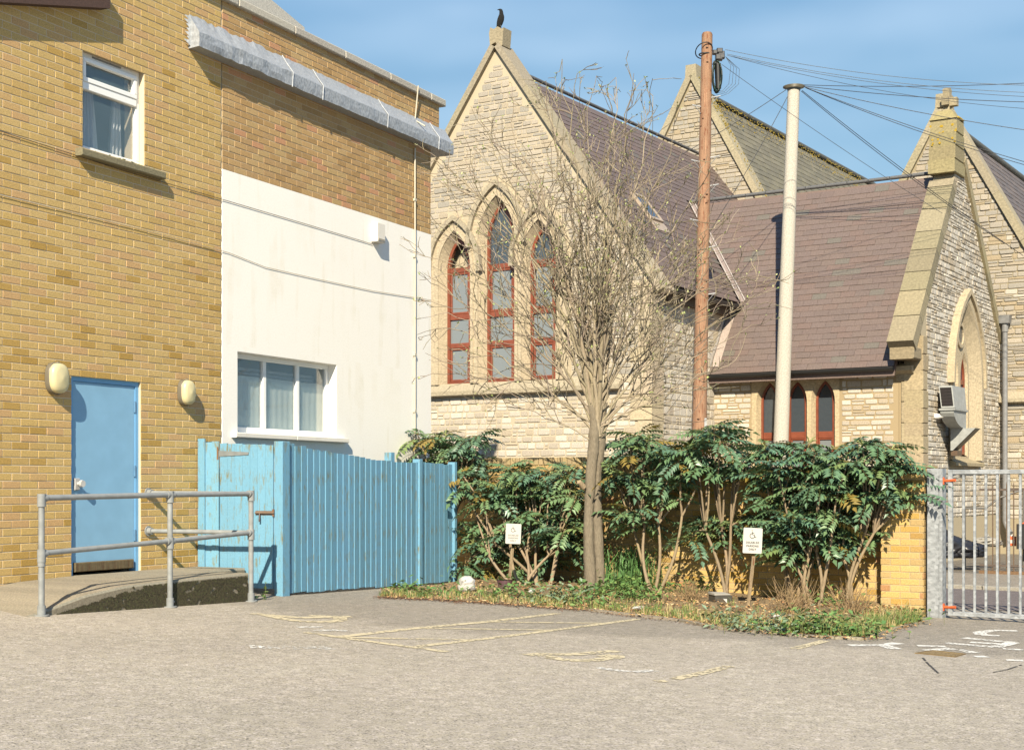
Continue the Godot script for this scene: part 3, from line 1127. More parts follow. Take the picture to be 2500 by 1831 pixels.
func church() -> void:
	var t := thing("church", "pale rubble stone church with purple slate roofs, gables and red lancet windows", "church", C)
	var g0 := gy(3, 26) - 0.3
	var stone_pal := [Color(0.53, 0.465, 0.375), Color(0.49, 0.415, 0.31), Color(0.62, 0.56, 0.47), Color(0.46, 0.41, 0.34), Color(0.53, 0.445, 0.33), Color(0.41, 0.375, 0.32), Color(0.70, 0.645, 0.56), Color(0.47, 0.375, 0.25)]
	var us := []
	for i in 8:
		us.append(unit_stone(i, 0.12))
	var usr := []
	for i in 8:
		usr.append(unit_stone(20 + i, 0.45))
	var mortar := Color(0.56, 0.475, 0.345)
	var ashlar := Color(0.56, 0.465, 0.325)
	var inv := C.affine_inverse()

	# ---- chancel gable with three lancets
	var apex := Vector2(-3.38, 9.86)
	var slope := 1.41
	var top := func(x: float) -> float: return apex.y - slope * absf(x - apex.x)
	var lan := [[-4.375, 0.29, 3.33, 5.65, 0.61], [-3.37, 0.33, 3.33, 6.12, 0.73], [-2.40, 0.29, 3.33, 5.68, 0.61]]
	var openings := []
	for a in lan:
		openings.append(arch_in(a, -0.10))
		openings[-1][2] = a[2]
	var gw := MB.new()
	holed_face(gw, -6.7, 0.0, g0, top, openings, 0.0, mortar)
	gw.box(Vector3(-6.7, g0, -0.6), Vector3(-6.3, 5.0, -0.01), mortar)
	# plain back of the gable so that no light comes through
	gw.prism(PackedVector2Array([Vector2(-6.7, g0), Vector2(0, g0), Vector2(0, top.call(0.0)), apex, Vector2(-6.7, top.call(-6.7))]), -0.62, -0.40, mortar)
	var gwn := part(t, "gable_wall", gw, M.mortar)
	var surround := func(x: float, y: float) -> bool:
		if y < 3.33 or x < -5.3 or x > -1.62:
			return false
		for a in lan:
			var o := arch_in(a, -0.42)
			if absf(x - a[0]) < o[1] and y < arch_h(x, o):
				return true
		return false
	var cols := func(x: float, y: float) -> int:
		if y < 3.2:
			return [2, 6, 0, 6, 2, 0, 4][rng.randi() % 7]
		return [0, 3, 0, 3, 4, 0, 1, 3, 5, 2][rng.randi() % 10] if y < 6.5 else [3, 5, 0, 3, 5, 1, 0][rng.randi() % 7]
	var st := rubble(-6.7, 0.0, 0.9, 3.06, func(x, _y): return x > -6.65 and x < -0.3, Vector2(0.085, 0.17), Vector2(0.10, 0.31), cols, Vector2(0.006, 0.018), 0.022)
	st.append_array(rubble(-6.7, 0.0, 3.36, 9.7, func(x, y): return y < top.call(x) - 0.16 and not surround.call(x, y) and x > -6.65 and x < -0.02, Vector2(0.055, 0.15), Vector2(0.11, 0.38), cols, Vector2(0.005, 0.018), 0.014))
	lay(gwn, C, st, "stone", stone_pal, M.stone, 110, us, "rubble_stone")
	# dressed quoins at the right corner
	var qy := g0
	while qy < 5.0:
		var qh := rng.randf_range(0.22, 0.34)
		var q := MB.new()
		var ql := 0.42 if rng.randf() < 0.5 else 0.26
		q.block(Vector3(-ql, qy + 0.006, -0.45), Vector3(0.028, minf(qy + qh, 5.05) - 0.006, 0.034), 0.008, vary(ashlar, 0.12))
		part(gwn, "quoin", q, M.ashlar)
		qy += qh
	# ashlar round the lancets, hood moulds
	var sr := MB.new()
	var sur_top := func(x: float) -> float:
		var h := 3.33
		for a in lan:
			h = maxf(h, arch_h(x, arch_in(a, -0.42)))
		return maxf(h, 5.4)
	holed_face(sr, -5.06, -1.70, 3.33, sur_top, openings, 0.03, ashlar)
	for i in 3:
		splay(sr, arch_pts(openings[i]), arch_pts(lan[i]), -0.16, 0.03, Color(0.56, 0.465, 0.325))
	part(gwn, "window_surround", sr, M.ashlar)
	for a in lan:
		var hm := MB.new()
		var o1 := arch_in(a, -0.36)
		var o2 := arch_in(a, -0.27)
		o1[2] = a[3] - 0.12
		o2[2] = a[3] - 0.12
		band(hm, arch_pts(o1), arch_pts(o2), 0.0, 0.10, Color(0.43, 0.37, 0.27))
		part(gwn, "hood_mould", hm, M.ashlar)
		var o3 := arch_in(a, -0.17)
		var o4 := arch_in(a, -0.10)
		var rl := MB.new()
		o3[2] = a[2]
		o4[2] = a[2]
		band(rl, arch_pts(o3), arch_pts(o4), 0.0, 0.048, Color(0.56, 0.465, 0.325))
		part(gwn, "arch_moulding", rl, M.ashlar)
	# sill string course with a weathered top
	var sc := MB.new()
	sc.hexa([Vector3(-6.7, 3.10, 0.14), Vector3(-0.6, 3.10, 0.14), Vector3(-0.6, 3.18, 0.14), Vector3(-6.7, 3.18, 0.14)],
		[Vector3(-6.7, 3.06, -0.02), Vector3(-0.6, 3.06, -0.02), Vector3(-0.6, 3.34, -0.02), Vector3(-6.7, 3.34, -0.02)], Color(0.44, 0.38, 0.27))
	part(gwn, "string_course", sc, M.ashlar)
	for i in 3:
		church_window(t, lan[i], -0.16, [[5.62, 0.10], [4.68, 0.11], [4.11, 0.10]], true, Transform3D(), "lancet_window")
	# coping stones up both slopes and the block at the apex
	for s in [-1.0, 1.0]:
		var k := 0.0
		while k < 3.55:
			var e := minf(k + rng.randf_range(0.5, 0.72), 3.58)
			var p0 := apex + Vector2(s * k, -slope * k)
			var p1 := apex + Vector2(s * e * 0.997, -slope * e * 0.997)
			var nn := Vector2(s * slope, 1.0).normalized()
			var cp := MB.new()
			var poly := PackedVector2Array([p0 + nn * 0.0, p1 + nn * 0.0, p1 + nn * 0.12, p0 + nn * 0.12])
			if s < 0:
				poly.reverse()
			cp.prism(poly, -0.42, 0.09, vary(Color(0.42, 0.36, 0.26), 0.14))
			part(t, "coping_stone", cp, M.ashlar)
			k = e
	var fin := MB.new()
	var bx := apex + Vector2(0.0, 0.0)
	fin.prism(PackedVector2Array([bx + Vector2(-0.13, 0.06), bx + Vector2(0.0, 0.10), bx + Vector2(0.09, -0.02), bx + Vector2(0.16, 0.02), bx + Vector2(0.19, 0.36), bx + Vector2(0.13, 0.33), bx + Vector2(0.05, 0.40), bx + Vector2(-0.04, 0.36), bx + Vector2(-0.12, 0.41), bx + Vector2(-0.15, 0.30)]), -0.24, 0.05, Color(0.38, 0.32, 0.215))
	part(t, "finial_block", fin, M.ashlar)

	# ---- chancel side wall and roof
	var sw := MB.new()
	sw.box(Vector3(-0.4, g0, -9.3), Vector3(0.0, 5.0, -0.45), mortar)
	var swn := part(t, "side_wall", sw, M.mortar)
	var turn_side := Basis(Vector3.UP, PI / 2)
	var s2 := rubble(0.05, 2.75, 0.9, 5.0, func(x, y): return x > 0.1 and x < 2.74 and y < 4.95, Vector2(0.085, 0.18), Vector2(0.12, 0.34), func(_x, _y): return [2, 6, 6, 0][rng.randi() % 4], Vector2(0.005, 0.012), 0.02)  # paler stone picks stand in for stronger sun on this wall
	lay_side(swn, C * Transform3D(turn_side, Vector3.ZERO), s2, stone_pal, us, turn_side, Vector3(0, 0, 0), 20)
	var ridge1 := Vector2(-3.35, 9.55)
	var eave1 := Vector2(0.22, 5.02)
	var lan_roof := func(x: float) -> float: return ridge1.y - (x - ridge1.x) * (ridge1.y - eave1.y) / (eave1.x - ridge1.x)
	# vestry roof heights
	var vz := -2.737
	var ve := Vector2(vz + 0.28, 3.52)
	var vr := Vector2(vz - 2.5, 7.52)
	var ves_roof := func(z: float) -> float: return vr.y - absf(z - vr.x) * (vr.y - ve.y) / (ve.x - vr.x)
	var slate_pal := [Color(0.187, 0.138, 0.120), Color(0.180, 0.133, 0.117), Color(0.194, 0.144, 0.125), Color(0.175, 0.131, 0.115), Color(0.185, 0.141, 0.122), Color(0.171, 0.152, 0.126), Color(0.191, 0.136, 0.117)]
	var slates := [unit_slate()]
	var pick := func() -> int: return 5 if rng.randf() < 0.05 else [0, 1, 2, 3, 4, 6][rng.randi() % 6]
	# roof decks
	var deck := MB.new()
	var under := 0.05
	deck.hexa([Vector3(-3.35, ridge1.y - under, -0.42), Vector3(eave1.x, eave1.y - under, -0.42), Vector3(eave1.x, eave1.y - under, -9.28), Vector3(-3.35, ridge1.y - under, -9.28)],
		[Vector3(-3.35, ridge1.y - 0.2, -0.42), Vector3(eave1.x, eave1.y - 0.16, -0.42), Vector3(eave1.x, eave1.y - 0.16, -9.28), Vector3(-3.35, ridge1.y - 0.2, -9.28)], Color(0.20, 0.145, 0.125))
	deck.quad(Vector3(-3.35, ridge1.y - under, -9.28), Vector3(-6.9, 5.0, -9.28), Vector3(-6.9, 5.0, -0.42), Vector3(-3.35, ridge1.y - under, -0.42), Color(0.20, 0.145, 0.125))
	var rfn := part(t, "chancel_roof", deck, M.slate)
	roof_slates(rfn, Vector3(eave1.x + 0.03, eave1.y - 0.03, -0.40), Vector3(0, 0, -1), Vector3(ridge1.x - eave1.x, ridge1.y - eave1.y, 0), 8.9, 0.165, 0.27, slate_pal, pick, slates, 60,
		func(p: Vector3): return not (p.z < vz + 0.2 and ves_roof.call(p.z) > p.y + 0.02))
	var rt := MB.new()
	var zz := -0.40
	while zz > -9.2:
		rt.tube([Vector3(-3.35, ridge1.y + 0.03, zz), Vector3(-3.35, ridge1.y + 0.03, zz - 0.43)], [0.038], 10, Color(0.14, 0.14, 0.145))
		zz -= 0.45
	part(rfn, "ridge_tiles", rt, M.slate)
	# rooflight
	var rl2 := MB.new()
	var us1 := Vector3(ridge1.x - eave1.x, ridge1.y - eave1.y, 0).normalized()
	var un := Vector3(0, 0, -1).cross(us1)
	if un.y < 0:
		un = -un
	var rlc := Vector3(eave1.x, eave1.y, -2.1) + us1 * 2.30
	var ob := Transform3D(Basis(Vector3(0, 0, -1), us1, un), rlc)
	var rf2 := MB.new()
	rf2.box(Vector3(-0.27, -0.36, 0.0), Vector3(-0.22, 0.36, 0.07), Color(0.42, 0.34, 0.24))
	rf2.box(Vector3(0.22, -0.36, 0.0), Vector3(0.27, 0.36, 0.07), Color(0.42, 0.34, 0.24))
	rf2.box(Vector3(-0.22, 0.30, 0.0), Vector3(0.22, 0.36, 0.07), Color(0.42, 0.34, 0.24))
	rf2.box(Vector3(-0.22, -0.36, 0.0), Vector3(0.22, -0.30, 0.07), Color(0.42, 0.34, 0.24))
	rf2.box(Vector3(-0.3, -0.64, 0.0), Vector3(0.3, -0.36, 0.03), Color(0.5, 0.46, 0.42))
	rl2.put_x(rf2, ob, Color(0.42, 0.34, 0.26))
	var rln := part(t, "rooflight", rl2, M.metal)
	var rp := MB.new()
	var rp1 := MB.new()
	rp1.box(Vector3(-0.22, -0.30, 0.01), Vector3(0.22, 0.30, 0.05))
	rp.put_x(rp1, ob, Color.WHITE)
	part(rln, "pane", rp, M.obscured)
	gutter(t, Vector3(0.27, 4.93, -0.35), Vector3(0.27, 4.93, -4.3), -0.16)
	var fas := MB.new()
	fas.box(Vector3(0.0, 4.72, -4.4), Vector3(0.12, 4.93, -0.46), Color(0.20, 0.15, 0.10))
	part(t, "eaves_board", fas, M.wood)

	# ---- vestry: front wall, gable, roof
	var lights := [[-2.985 + 4.121, 0.185, 1.2, 2.92, 0.385], [-2.42 + 4.121, 0.185, 1.2, 2.92, 0.385], [-1.865 + 4.121, 0.185, 1.2, 2.92, 0.385]]
	var vopen := []
	for a in lights:
		vopen.append(arch_in(a, -0.05))
		vopen[-1][2] = a[2]
	var vf := Transform3D(Basis(), Vector3(0, 0, vz))
	var vw := MB.new()
	holed_face(vw, -0.05, 4.121, g0, func(_x): return 3.55, vopen, 0.0, Color(0.42, 0.325, 0.19))
	vw.box(Vector3(-0.05, g0, -0.5), Vector3(4.0, 3.5, -0.35), mortar)
	var vwn := part(t, "vestry_wall", vw, M.mortar)
	vwn.transform = vf
	var vcols := func(x: float, y: float) -> int: return [6, 2, 2, 6, 0, 4][rng.randi() % 6]
	var vst := rubble(0.0, 4.1, 1.0, 3.42, func(x, y): return y < 3.4 and x < 3.62 and not (x > 0.78 and x < 2.62), Vector2(0.065, 0.14), Vector2(0.12, 0.40), vcols, Vector2(0.006, 0.014), 0.024)
	lay(vwn, C * vf, vst, "stone", stone_pal, M.stone, 60, us, "rubble_stone")
	var vs := MB.new()
	holed_face(vs, 0.80, 2.58, 1.2, func(_x): return 3.42, vopen, 0.022, Color(0.58, 0.46, 0.29))
	for i in 3:
		splay(vs, arch_pts(vopen[i]), arch_pts(lights[i]), -0.12, 0.022, Color(0.58, 0.46, 0.29))
		part_window(vwn, lights[i], -0.12)
	part(vwn, "window_surround", vs, M.ashlar)
	var vq := g0
	while vq < 3.3:
		var qh := rng.randf_range(0.24, 0.4)
		var q := MB.new()
		q.block(Vector3(3.66 if rng.randf() < 0.5 else 3.76, vq + 0.006, -0.3), Vector3(4.14, vq + qh - 0.006, 0.03), 0.01, vary(Color(0.43, 0.35, 0.22), 0.1))
		part(vwn, "quoin", q, M.ashlar)
		vq += qh
	var cr := MB.new()
	cr.hexa([Vector3(-0.02, 3.42, 0.16), Vector3(4.0, 3.42, 0.16), Vector3(4.0, 3.50, 0.18), Vector3(-0.02, 3.50, 0.18)],
		[Vector3(-0.02, 3.34, 0.0), Vector3(4.0, 3.34, 0.0), Vector3(4.0, 3.52, 0.0), Vector3(-0.02, 3.52, 0.0)], Color(0.44, 0.37, 0.25))
	part(vwn, "cornice", cr, M.ashlar)
	gutter(t, Vector3(-0.0, 3.48, vz + 0.33), Vector3(3.72, 3.48, vz + 0.33), -0.16)

	var vd := MB.new()
	vd.hexa([Vector3(-2.6, ve.y - under, ve.x), Vector3(3.72, ve.y - under, ve.x), Vector3(3.72, vr.y - under, vr.x), Vector3(-2.6, vr.y - under, vr.x)],
		[Vector3(-2.6, ve.y - 0.2, ve.x), Vector3(3.72, ve.y - 0.2, ve.x), Vector3(3.72, vr.y - 0.3, vr.x), Vector3(-2.6, vr.y - 0.3, vr.x)], Color(0.20, 0.145, 0.125))
	vd.quad(Vector3(-2.6, vr.y - under, vr.x), Vector3(3.72, vr.y - under, vr.x), Vector3(3.72, ve.y, 2 * vr.x - ve.x), Vector3(-2.6, ve.y, 2 * vr.x - ve.x), Color(0.20, 0.145, 0.125))
	var vrn := part(t, "vestry_roof", vd, M.slate)
	roof_slates(vrn, Vector3(-2.6, ve.y - 0.03, ve.x + 0.03), Vector3(1, 0, 0), Vector3(0, vr.y - ve.y, vr.x - ve.x), 6.32, 0.148, 0.29, slate_pal, pick, slates, 240,
		func(p: Vector3): return p.x > 0.02 if p.y < 5.05 else lan_roof.call(p.x) < p.y + 0.06)
	var vt := MB.new()
	var rx := -1.75
	while rx < 3.6:
		vt.tube([Vector3(rx, vr.y + 0.03, vr.x), Vector3(rx + 0.43, vr.y + 0.03, vr.x)], [0.038], 10, Color(0.14, 0.14, 0.145))
		rx += 0.45
	part(vrn, "ridge_tiles", vt, M.slate)
	# lead in the valley between the two roofs
	var vl := MB.new()
	for i in 14:
		var y0 := lerpf(4.98, 7.45, i / 14.0)
		var y1 := lerpf(4.98, 7.45, (i + 1) / 14.0)
		var pa := []
		for yy in [y0, y1]:
			var zc: float = vr.x + (vr.y - yy) * (ve.x - vr.x) / (vr.y - ve.y)
			var xc: float = ridge1.x + (ridge1.y - yy) * (eave1.x - ridge1.x) / (ridge1.y - eave1.y)
			pa.append(Vector3(xc, yy + 0.045, zc))
		var off := Vector3(0.085, 0, 0)
		var off2 := Vector3(0, 0, 0.08)
		vl.quad(pa[0], pa[0] + off, pa[1] + off, pa[1], Color(0.33, 0.27, 0.25))
		vl.quad(pa[0] + off2, pa[0], pa[1], pa[1] + off2, Color(0.33, 0.27, 0.25))
		vl.tube([pa[0] + off + Vector3(0, 0.015, 0), pa[1] + off + Vector3(0, 0.015, 0)], [0.016], 5, Color(0.50, 0.45, 0.42))
		vl.tube([pa[0] + off2 + Vector3(0, 0.03, 0), pa[1] + off2 + Vector3(0, 0.03, 0)], [0.016], 5, Color(0.50, 0.45, 0.42))
	# apron flashing down the wall from the valley's foot
	for i in 8:
		var y0 := lerpf(3.6, 5.0, i / 8.0)
		var y1 := lerpf(3.6, 5.0, (i + 1) / 8.0)
		var z0: float = vr.x + (vr.y - y0) * (ve.x - vr.x) / (vr.y - ve.y)
		var z1: float = vr.x + (vr.y - y1) * (ve.x - vr.x) / (vr.y - ve.y)
		vl.quad(Vector3(0.03, y0 + 0.05, z0), Vector3(0.20, y0 + 0.05, z0), Vector3(0.20, y1 + 0.05, z1), Vector3(0.03, y1 + 0.05, z1), Color(0.46, 0.38, 0.33))
		vl.quad(Vector3(0.012, y0 + 0.03, z0), Vector3(0.012, y1 + 0.03, z1), Vector3(0.012, y1 + 0.2, z1), Vector3(0.012, y0 + 0.2, z0), Color(0.60, 0.56, 0.50))
	vl.box(Vector3(0.12, 4.86, -4.05), Vector3(0.42, 4.98, -3.8), Color(0.6, 0.56, 0.52))
	part(vrn, "valley_lead", vl, M.lead)

	# vestry gable wall (faces right): built with x along the wall, then turned
	var vg := Transform3D(Basis(Vector3.UP, PI / 2), Vector3(4.121, 0, vz))
	var gtop := func(x: float) -> float:
		return 7.72 - 1.28 * (2.42 - x) if x < 2.42 else minf(7.72, 8.05 - 1.14 * (x - 2.5))
	var goth := [2.86, 0.98, 1.82, 3.35, 1.62]
	var gvo := [goth]
	var gvw := MB.new()
	holed_face(gvw, -0.02, 5.62, g0, gtop, gvo, 0.0, Color(0.50, 0.42, 0.29), 0.40)
	var gvn := part(t, "vestry_gable", gvw, M.mortar)
	gvn.transform = vg
	var gsur := func(x: float, y: float) -> bool: return absf(x - 2.86) < 1.12 and y > 1.7 and y < arch_h(x, arch_in(goth, -0.15))
	var gst := rubble(0.0, 5.6, 0.7, 8.4, func(x, y): return x > 0.32 and y < gtop.call(x) - 0.03 and not gsur.call(x, y) and x < 5.6, Vector2(0.05, 0.125), Vector2(0.10, 0.36),
		func(_x, _y): return [6, 2, 0, 6, 2, 4, 6][rng.randi() % 7], Vector2(0.006, 0.022))
	lay(gvn, C * vg, gst, "stone", stone_pal, M.stone, 70, usr, "rubble_stone")
	var gq := g0
	while gq < 4.0:
		var qh := rng.randf_range(0.22, 0.36)
		var q := MB.new()
		q.block(Vector3(-0.032, gq + 0.006, -0.3), Vector3(0.30 if rng.randf() < 0.5 else 0.24, gq + qh - 0.006, 0.05), 0.01, vary(Color(0.44, 0.355, 0.225), 0.1))
		part(gvn, "quoin", q, M.ashlar)
		gq += qh
	# traceried window
	var gs := MB.new()
	var go := arch_in(goth, -0.14)
	go[2] = goth[2]
	band(gs, arch_pts(go), arch_pts(goth), 0.0, 0.10, Color(0.54, 0.445, 0.30))
	var gi := arch_in(goth, 0.28)
	gi[2] = goth[2]
	splay(gs, arch_pts(goth), arch_pts(gi), -0.12, 0.10, Color(0.54, 0.445, 0.30))
	part(gvn, "window_surround", gs, M.ashlar)
	var ghm := MB.new()
	var gh1 := arch_in(goth, -0.24)
	gh1[2] = 3.3
	var gh2 := go.duplicate()
	gh2[2] = 3.3
	band(ghm, arch_pts(gh1), arch_pts(gh2), 0.0, 0.15, Color(0.54, 0.445, 0.30))
	part(gvn, "hood_mould", ghm, M.ashlar)
	# tracery plate with two lights and a round eye
	var trc := MB.new()
	var l1 := [2.50, 0.27, 1.9, 3.45, 0.55]
	var l2 := [3.20, 0.27, 1.9, 3.45, 0.55]
	holed_face(trc, gi[0] - gi[1], gi[0] + gi[1], gi[2], func(x): return maxf(arch_h(clampf(x, gi[0] - gi[1] + 0.001, gi[0] + gi[1] - 0.001), gi), gi[3]), [l1, l2], -0.09, Color(0.54, 0.445, 0.30))
	for l in [l1, l2]:
		splay(trc, arch_pts(l), arch_pts(arch_in(l, 0.04)), -0.17, -0.09, Color(0.54, 0.445, 0.30))
	var eye_ring := []
	var eye_in := []
	for i in 20:
		var a := TAU * i / 20
		eye_ring.append(Vector2(2.86 + 0.26 * cos(a), 4.32 + 0.26 * sin(a)))
		eye_in.append(Vector2(2.86 + 0.19 * cos(a), 4.32 + 0.19 * sin(a)))
	band(trc, eye_ring, eye_in, -0.12, -0.05, Color(0.54, 0.445, 0.30), true)
	part(gvn, "tracery", trc, M.ashlar)
	var eye := MB.new()
	var ev := PackedVector2Array(eye_in)
	eye.prism(ev, -0.088, -0.08, Color(0.35, 0.10, 0.05))
	part(gvn, "round_pane", eye, M.obscured)
	for l in [l1, l2]:
		church_window(gvn, arch_in(l, 0.04), -0.16, [[3.4, 0.1], [2.4, 0.09]], false, Transform3D(), "window")
	var gsill := MB.new()
	gsill.hexa([Vector3(1.82, 1.70, 0.13), Vector3(3.92, 1.70, 0.13), Vector3(3.92, 1.76, 0.13), Vector3(1.82, 1.76, 0.13)],
		[Vector3(1.82, 1.66, -0.3), Vector3(3.92, 1.66, -0.3), Vector3(3.92, 1.95, -0.3), Vector3(1.82, 1.95, -0.3)], Color(0.42, 0.35, 0.22))
	part(gvn, "window_sill", gsill, M.ashlar)
	# weathered coping up the gable's left slope, the pier and the right slope
	var k2 := -0.58
	while k2 < 2.0:
		var e := minf(k2 + rng.randf_range(0.28, 0.42), 2.05)
		var p0 := Vector2(k2, 3.98 + (k2 + 0.5) * 1.29)
		var p1 := Vector2(e - 0.006, 3.98 + (e - 0.006 + 0.5) * 1.29)
		var nn := Vector2(-1.29, 1.0).normalized()
		var cp := MB.new()
		cp.prism(PackedVector2Array([p0 - nn * 0.18, p1 - nn * 0.18, p1 + nn * (0.05 + rng.randf_range(0, 0.012)), p0 + nn * 0.062]), -0.44, 0.05, vary(Color(0.32, 0.275, 0.175), 0.16))
		part(gvn, "coping_stone", cp, M.ashlar)
		k2 = e
	var kn := MB.new()
	kn.block(Vector3(-0.50, 3.60, -0.42), Vector3(0.10, 3.82, 0.02), 0.02, Color(0.33, 0.27, 0.17))
	part(gvn, "kneeler_stone", kn, M.ashlar)
	k2 = 2.72
	while k2 < 5.6:
		var e := minf(k2 + rng.randf_range(0.35, 0.5), 5.75)
		var p0 := Vector2(k2, 8.05 - (k2 - 2.5) * 1.14)
		var p1 := Vector2(e - 0.006, 8.05 - (e - 0.006 - 2.5) * 1.14)
		var nn := Vector2(1.14, 1.0).normalized()
		var cp := MB.new()
		cp.prism(PackedVector2Array([p1 - nn * 0.12, p1 + nn * 0.06, p0 + nn * 0.06, p0 - nn * 0.12]), -0.44, 0.07, vary(Color(0.35, 0.30, 0.18), 0.14))
		part(gvn, "coping_stone", cp, M.ashlar)
		k2 = e
	# the pier on the gable: courses that step back, cap and cross
	var py := 7.42
	var wl := 1.98
	for i in 4:
		var pb := MB.new()
		var ph := 0.27
		pb.block(Vector3(wl, py + 0.006, -0.46), Vector3(2.74 - i * 0.03, py + ph - 0.006, 0.055), 0.012, vary(Color(0.35, 0.295, 0.16), 0.15))
		part(gvn, "pier_stone", pb, M.ashlar)
		py += ph
		wl += 0.05
	var cap := MB.new()
	cap.hexa([Vector3(2.10, py, 0.06), Vector3(2.68, py, 0.06), Vector3(2.56, py + 0.2, -0.08), Vector3(2.24, py + 0.2, -0.08)], [Vector3(2.10, py, -0.48), Vector3(2.68, py, -0.48), Vector3(2.56, py + 0.2, -0.34), Vector3(2.24, py + 0.2, -0.34)], Color(0.37, 0.31, 0.15))
	part(gvn, "pier_cap", cap, M.ashlar)
	var cx := MB.new()
	var c0 := Vector3(2.40, py + 0.18, -0.21)
	cx.prism(PackedVector2Array([Vector2(2.30, c0.y), Vector2(2.50, c0.y), Vector2(2.44, c0.y + 0.16), Vector2(2.56, c0.y + 0.13), Vector2(2.60, c0.y + 0.30), Vector2(2.46, c0.y + 0.28), Vector2(2.50, c0.y + 0.46), Vector2(2.40, c0.y + 0.50), Vector2(2.30, c0.y + 0.46), Vector2(2.34, c0.y + 0.28), Vector2(2.20, c0.y + 0.30), Vector2(2.24, c0.y + 0.13), Vector2(2.36, c0.y + 0.16)]), -0.27, -0.14, Color(0.40, 0.34, 0.22))
	cx.box(Vector3(2.33, c0.y + 0.12, -0.40), Vector3(2.47, c0.y + 0.28, 0.0), Color(0.40, 0.34, 0.22))
	part(gvn, "stone_cross", cx, M.ashlar)
	var lich := MB.new()
	for i in 70:
		var lp := Vector3(rng.randf_range(2.0, 2.6), 0, rng.randf_range(-0.46, 0.05))
		var face := rng.randf() < 0.6
		var yy := rng.randf_range(7.9, 8.5)
		var xx := 1.975 + (yy - 7.42) / 0.27 * 0.05 - 0.02
		if face and fmod(yy, 1.0) < 0.7:
			lich.tube([Vector3(xx, yy, lp.z), Vector3(xx - 0.006, yy, lp.z)], [rng.randf_range(0.012, 0.03)], 6, Color(0.50, 0.33, 0.03))
		else:
			lich.tube([Vector3(2.2 + rng.randf() * 0.4, py + 0.02, 0.056), Vector3(2.2 + rng.randf() * 0.4, py + 0.03, 0.062)], [rng.randf_range(0.01, 0.025)], 6, Color(0.48, 0.34, 0.05))
	stuff(part(gvn, "lichen", lich, M.soil))

	# ---- nave gable behind, with lichen on coping and ridge
	nave(t, Vector3(-3.65, 11.72, -9.30), 1.82, 5.2, stone_pal, us, true)
	# ---- transept gable behind the vestry
	nave(t, Vector3(2.925, 9.78, -8.31), 1.83, 5.6, stone_pal, us, false)
	# drainpipe in the corner
	var dp := MB.new()
	dp.tube([Vector3(4.30, 4.60, -8.12), Vector3(4.30, 0.55, -8.12), Vector3(4.36, 0.42, -8.05), Vector3(4.46, 0.30, -7.95)], [0.055, 0.055, 0.055, 0.055], 10, Color(0.22, 0.22, 0.225))
	dp.hexa([Vector3(4.20, 4.78, -8.02), Vector3(4.40, 4.78, -8.02), Vector3(4.42, 4.95, -8.0), Vector3(4.18, 4.95, -8.0)], [Vector3(4.20, 4.78, -8.22), Vector3(4.40, 4.78, -8.22), Vector3(4.42, 4.95, -8.24), Vector3(4.18, 4.95, -8.24)], Color(0.22, 0.22, 0.22))
	dp.tube([Vector3(4.30, 4.60, -8.12), Vector3(4.30, 4.8, -8.12)], [0.07], 10, Color(0.22, 0.22, 0.22))
	part(t, "drainpipe", dp, M.metal)
	if inv.origin == Vector3.INF:
		return


func lay_side(parent: Node3D, tw: Transform3D, pieces: Array, pal: Array, us: Array, turn: Basis, origin: Vector3, most: int) -> void:
	# pieces are laid out along a wall that is turned in its parent's axes
	var moved := []
	for p in pieces:
		moved.append([origin + turn * (p[0] as Vector3), p[1], p[2], p[3]])
	lay(parent, tw * Transform3D(turn, Vector3.ZERO).affine_inverse(), moved, "stone", pal, M.stone, most, us, "rubble_stone", turn)


func roof_slates(parent: Node3D, o: Vector3, u: Vector3, up: Vector3, length: float, gauge: float, width: float, pal: Array, pick: Callable, units: Array, most: int, keep: Callable) -> void:
	var s := up.normalized()
	var n := u.cross(s)
	var turn := Basis(u, s, n)
	var rows := int(up.length() / gauge)
	var pieces := []
	for r in rows:
		var x := 0.0 - (width * 0.5 if r % 2 == 1 else 0.0)
		var jit := rng.randf_range(-0.003, 0.003)
		while x < length:
			var a := maxf(x, 0.0)
			var b := minf(x + width - 0.004, length)
			if b - a > 0.03:
				var p := o + u * ((a + b) * 0.5) + s * (r * gauge + jit)
				if keep.call(p):
					pieces.append([p, Vector3(b - a, gauge * 1.25, 0.010 + rng.randf_range(0, 0.007)), pick.call(), 0])
			x += width
	lay(parent, C, pieces, "slate", pal, M.slate, most, units, "slates", turn)


func gutter(t: Node3D, a: Vector3, b: Vector3, back: float) -> void:
	var mb := MB.new()
	var d := (b - a).normalized()
	var s := d.cross(Vector3.UP)
	var rings := []
	for i in 2:
		var p: Vector3 = [a, b][i]
		var row := []
		for k in 9:
			var an := PI * k / 8.0
			row.append(p + s * cos(an) * 0.07 - Vector3.UP * sin(an) * 0.075)
		for k in 9:
			var an := PI * (8 - k) / 8.0
			row.append(p + s * cos(an) * 0.062 - Vector3.UP * sin(an) * 0.066)
		rings.append(row)
	mb.loft(rings, Color(0.02, 0.02, 0.02))
	part(t, "gutter", mb, M.plastic)


func part_window(parent: Node3D, a: Array, z: float) -> void:
	church_window(parent, a, z, [[2.28, 0.13]], true, Transform3D(), "window")


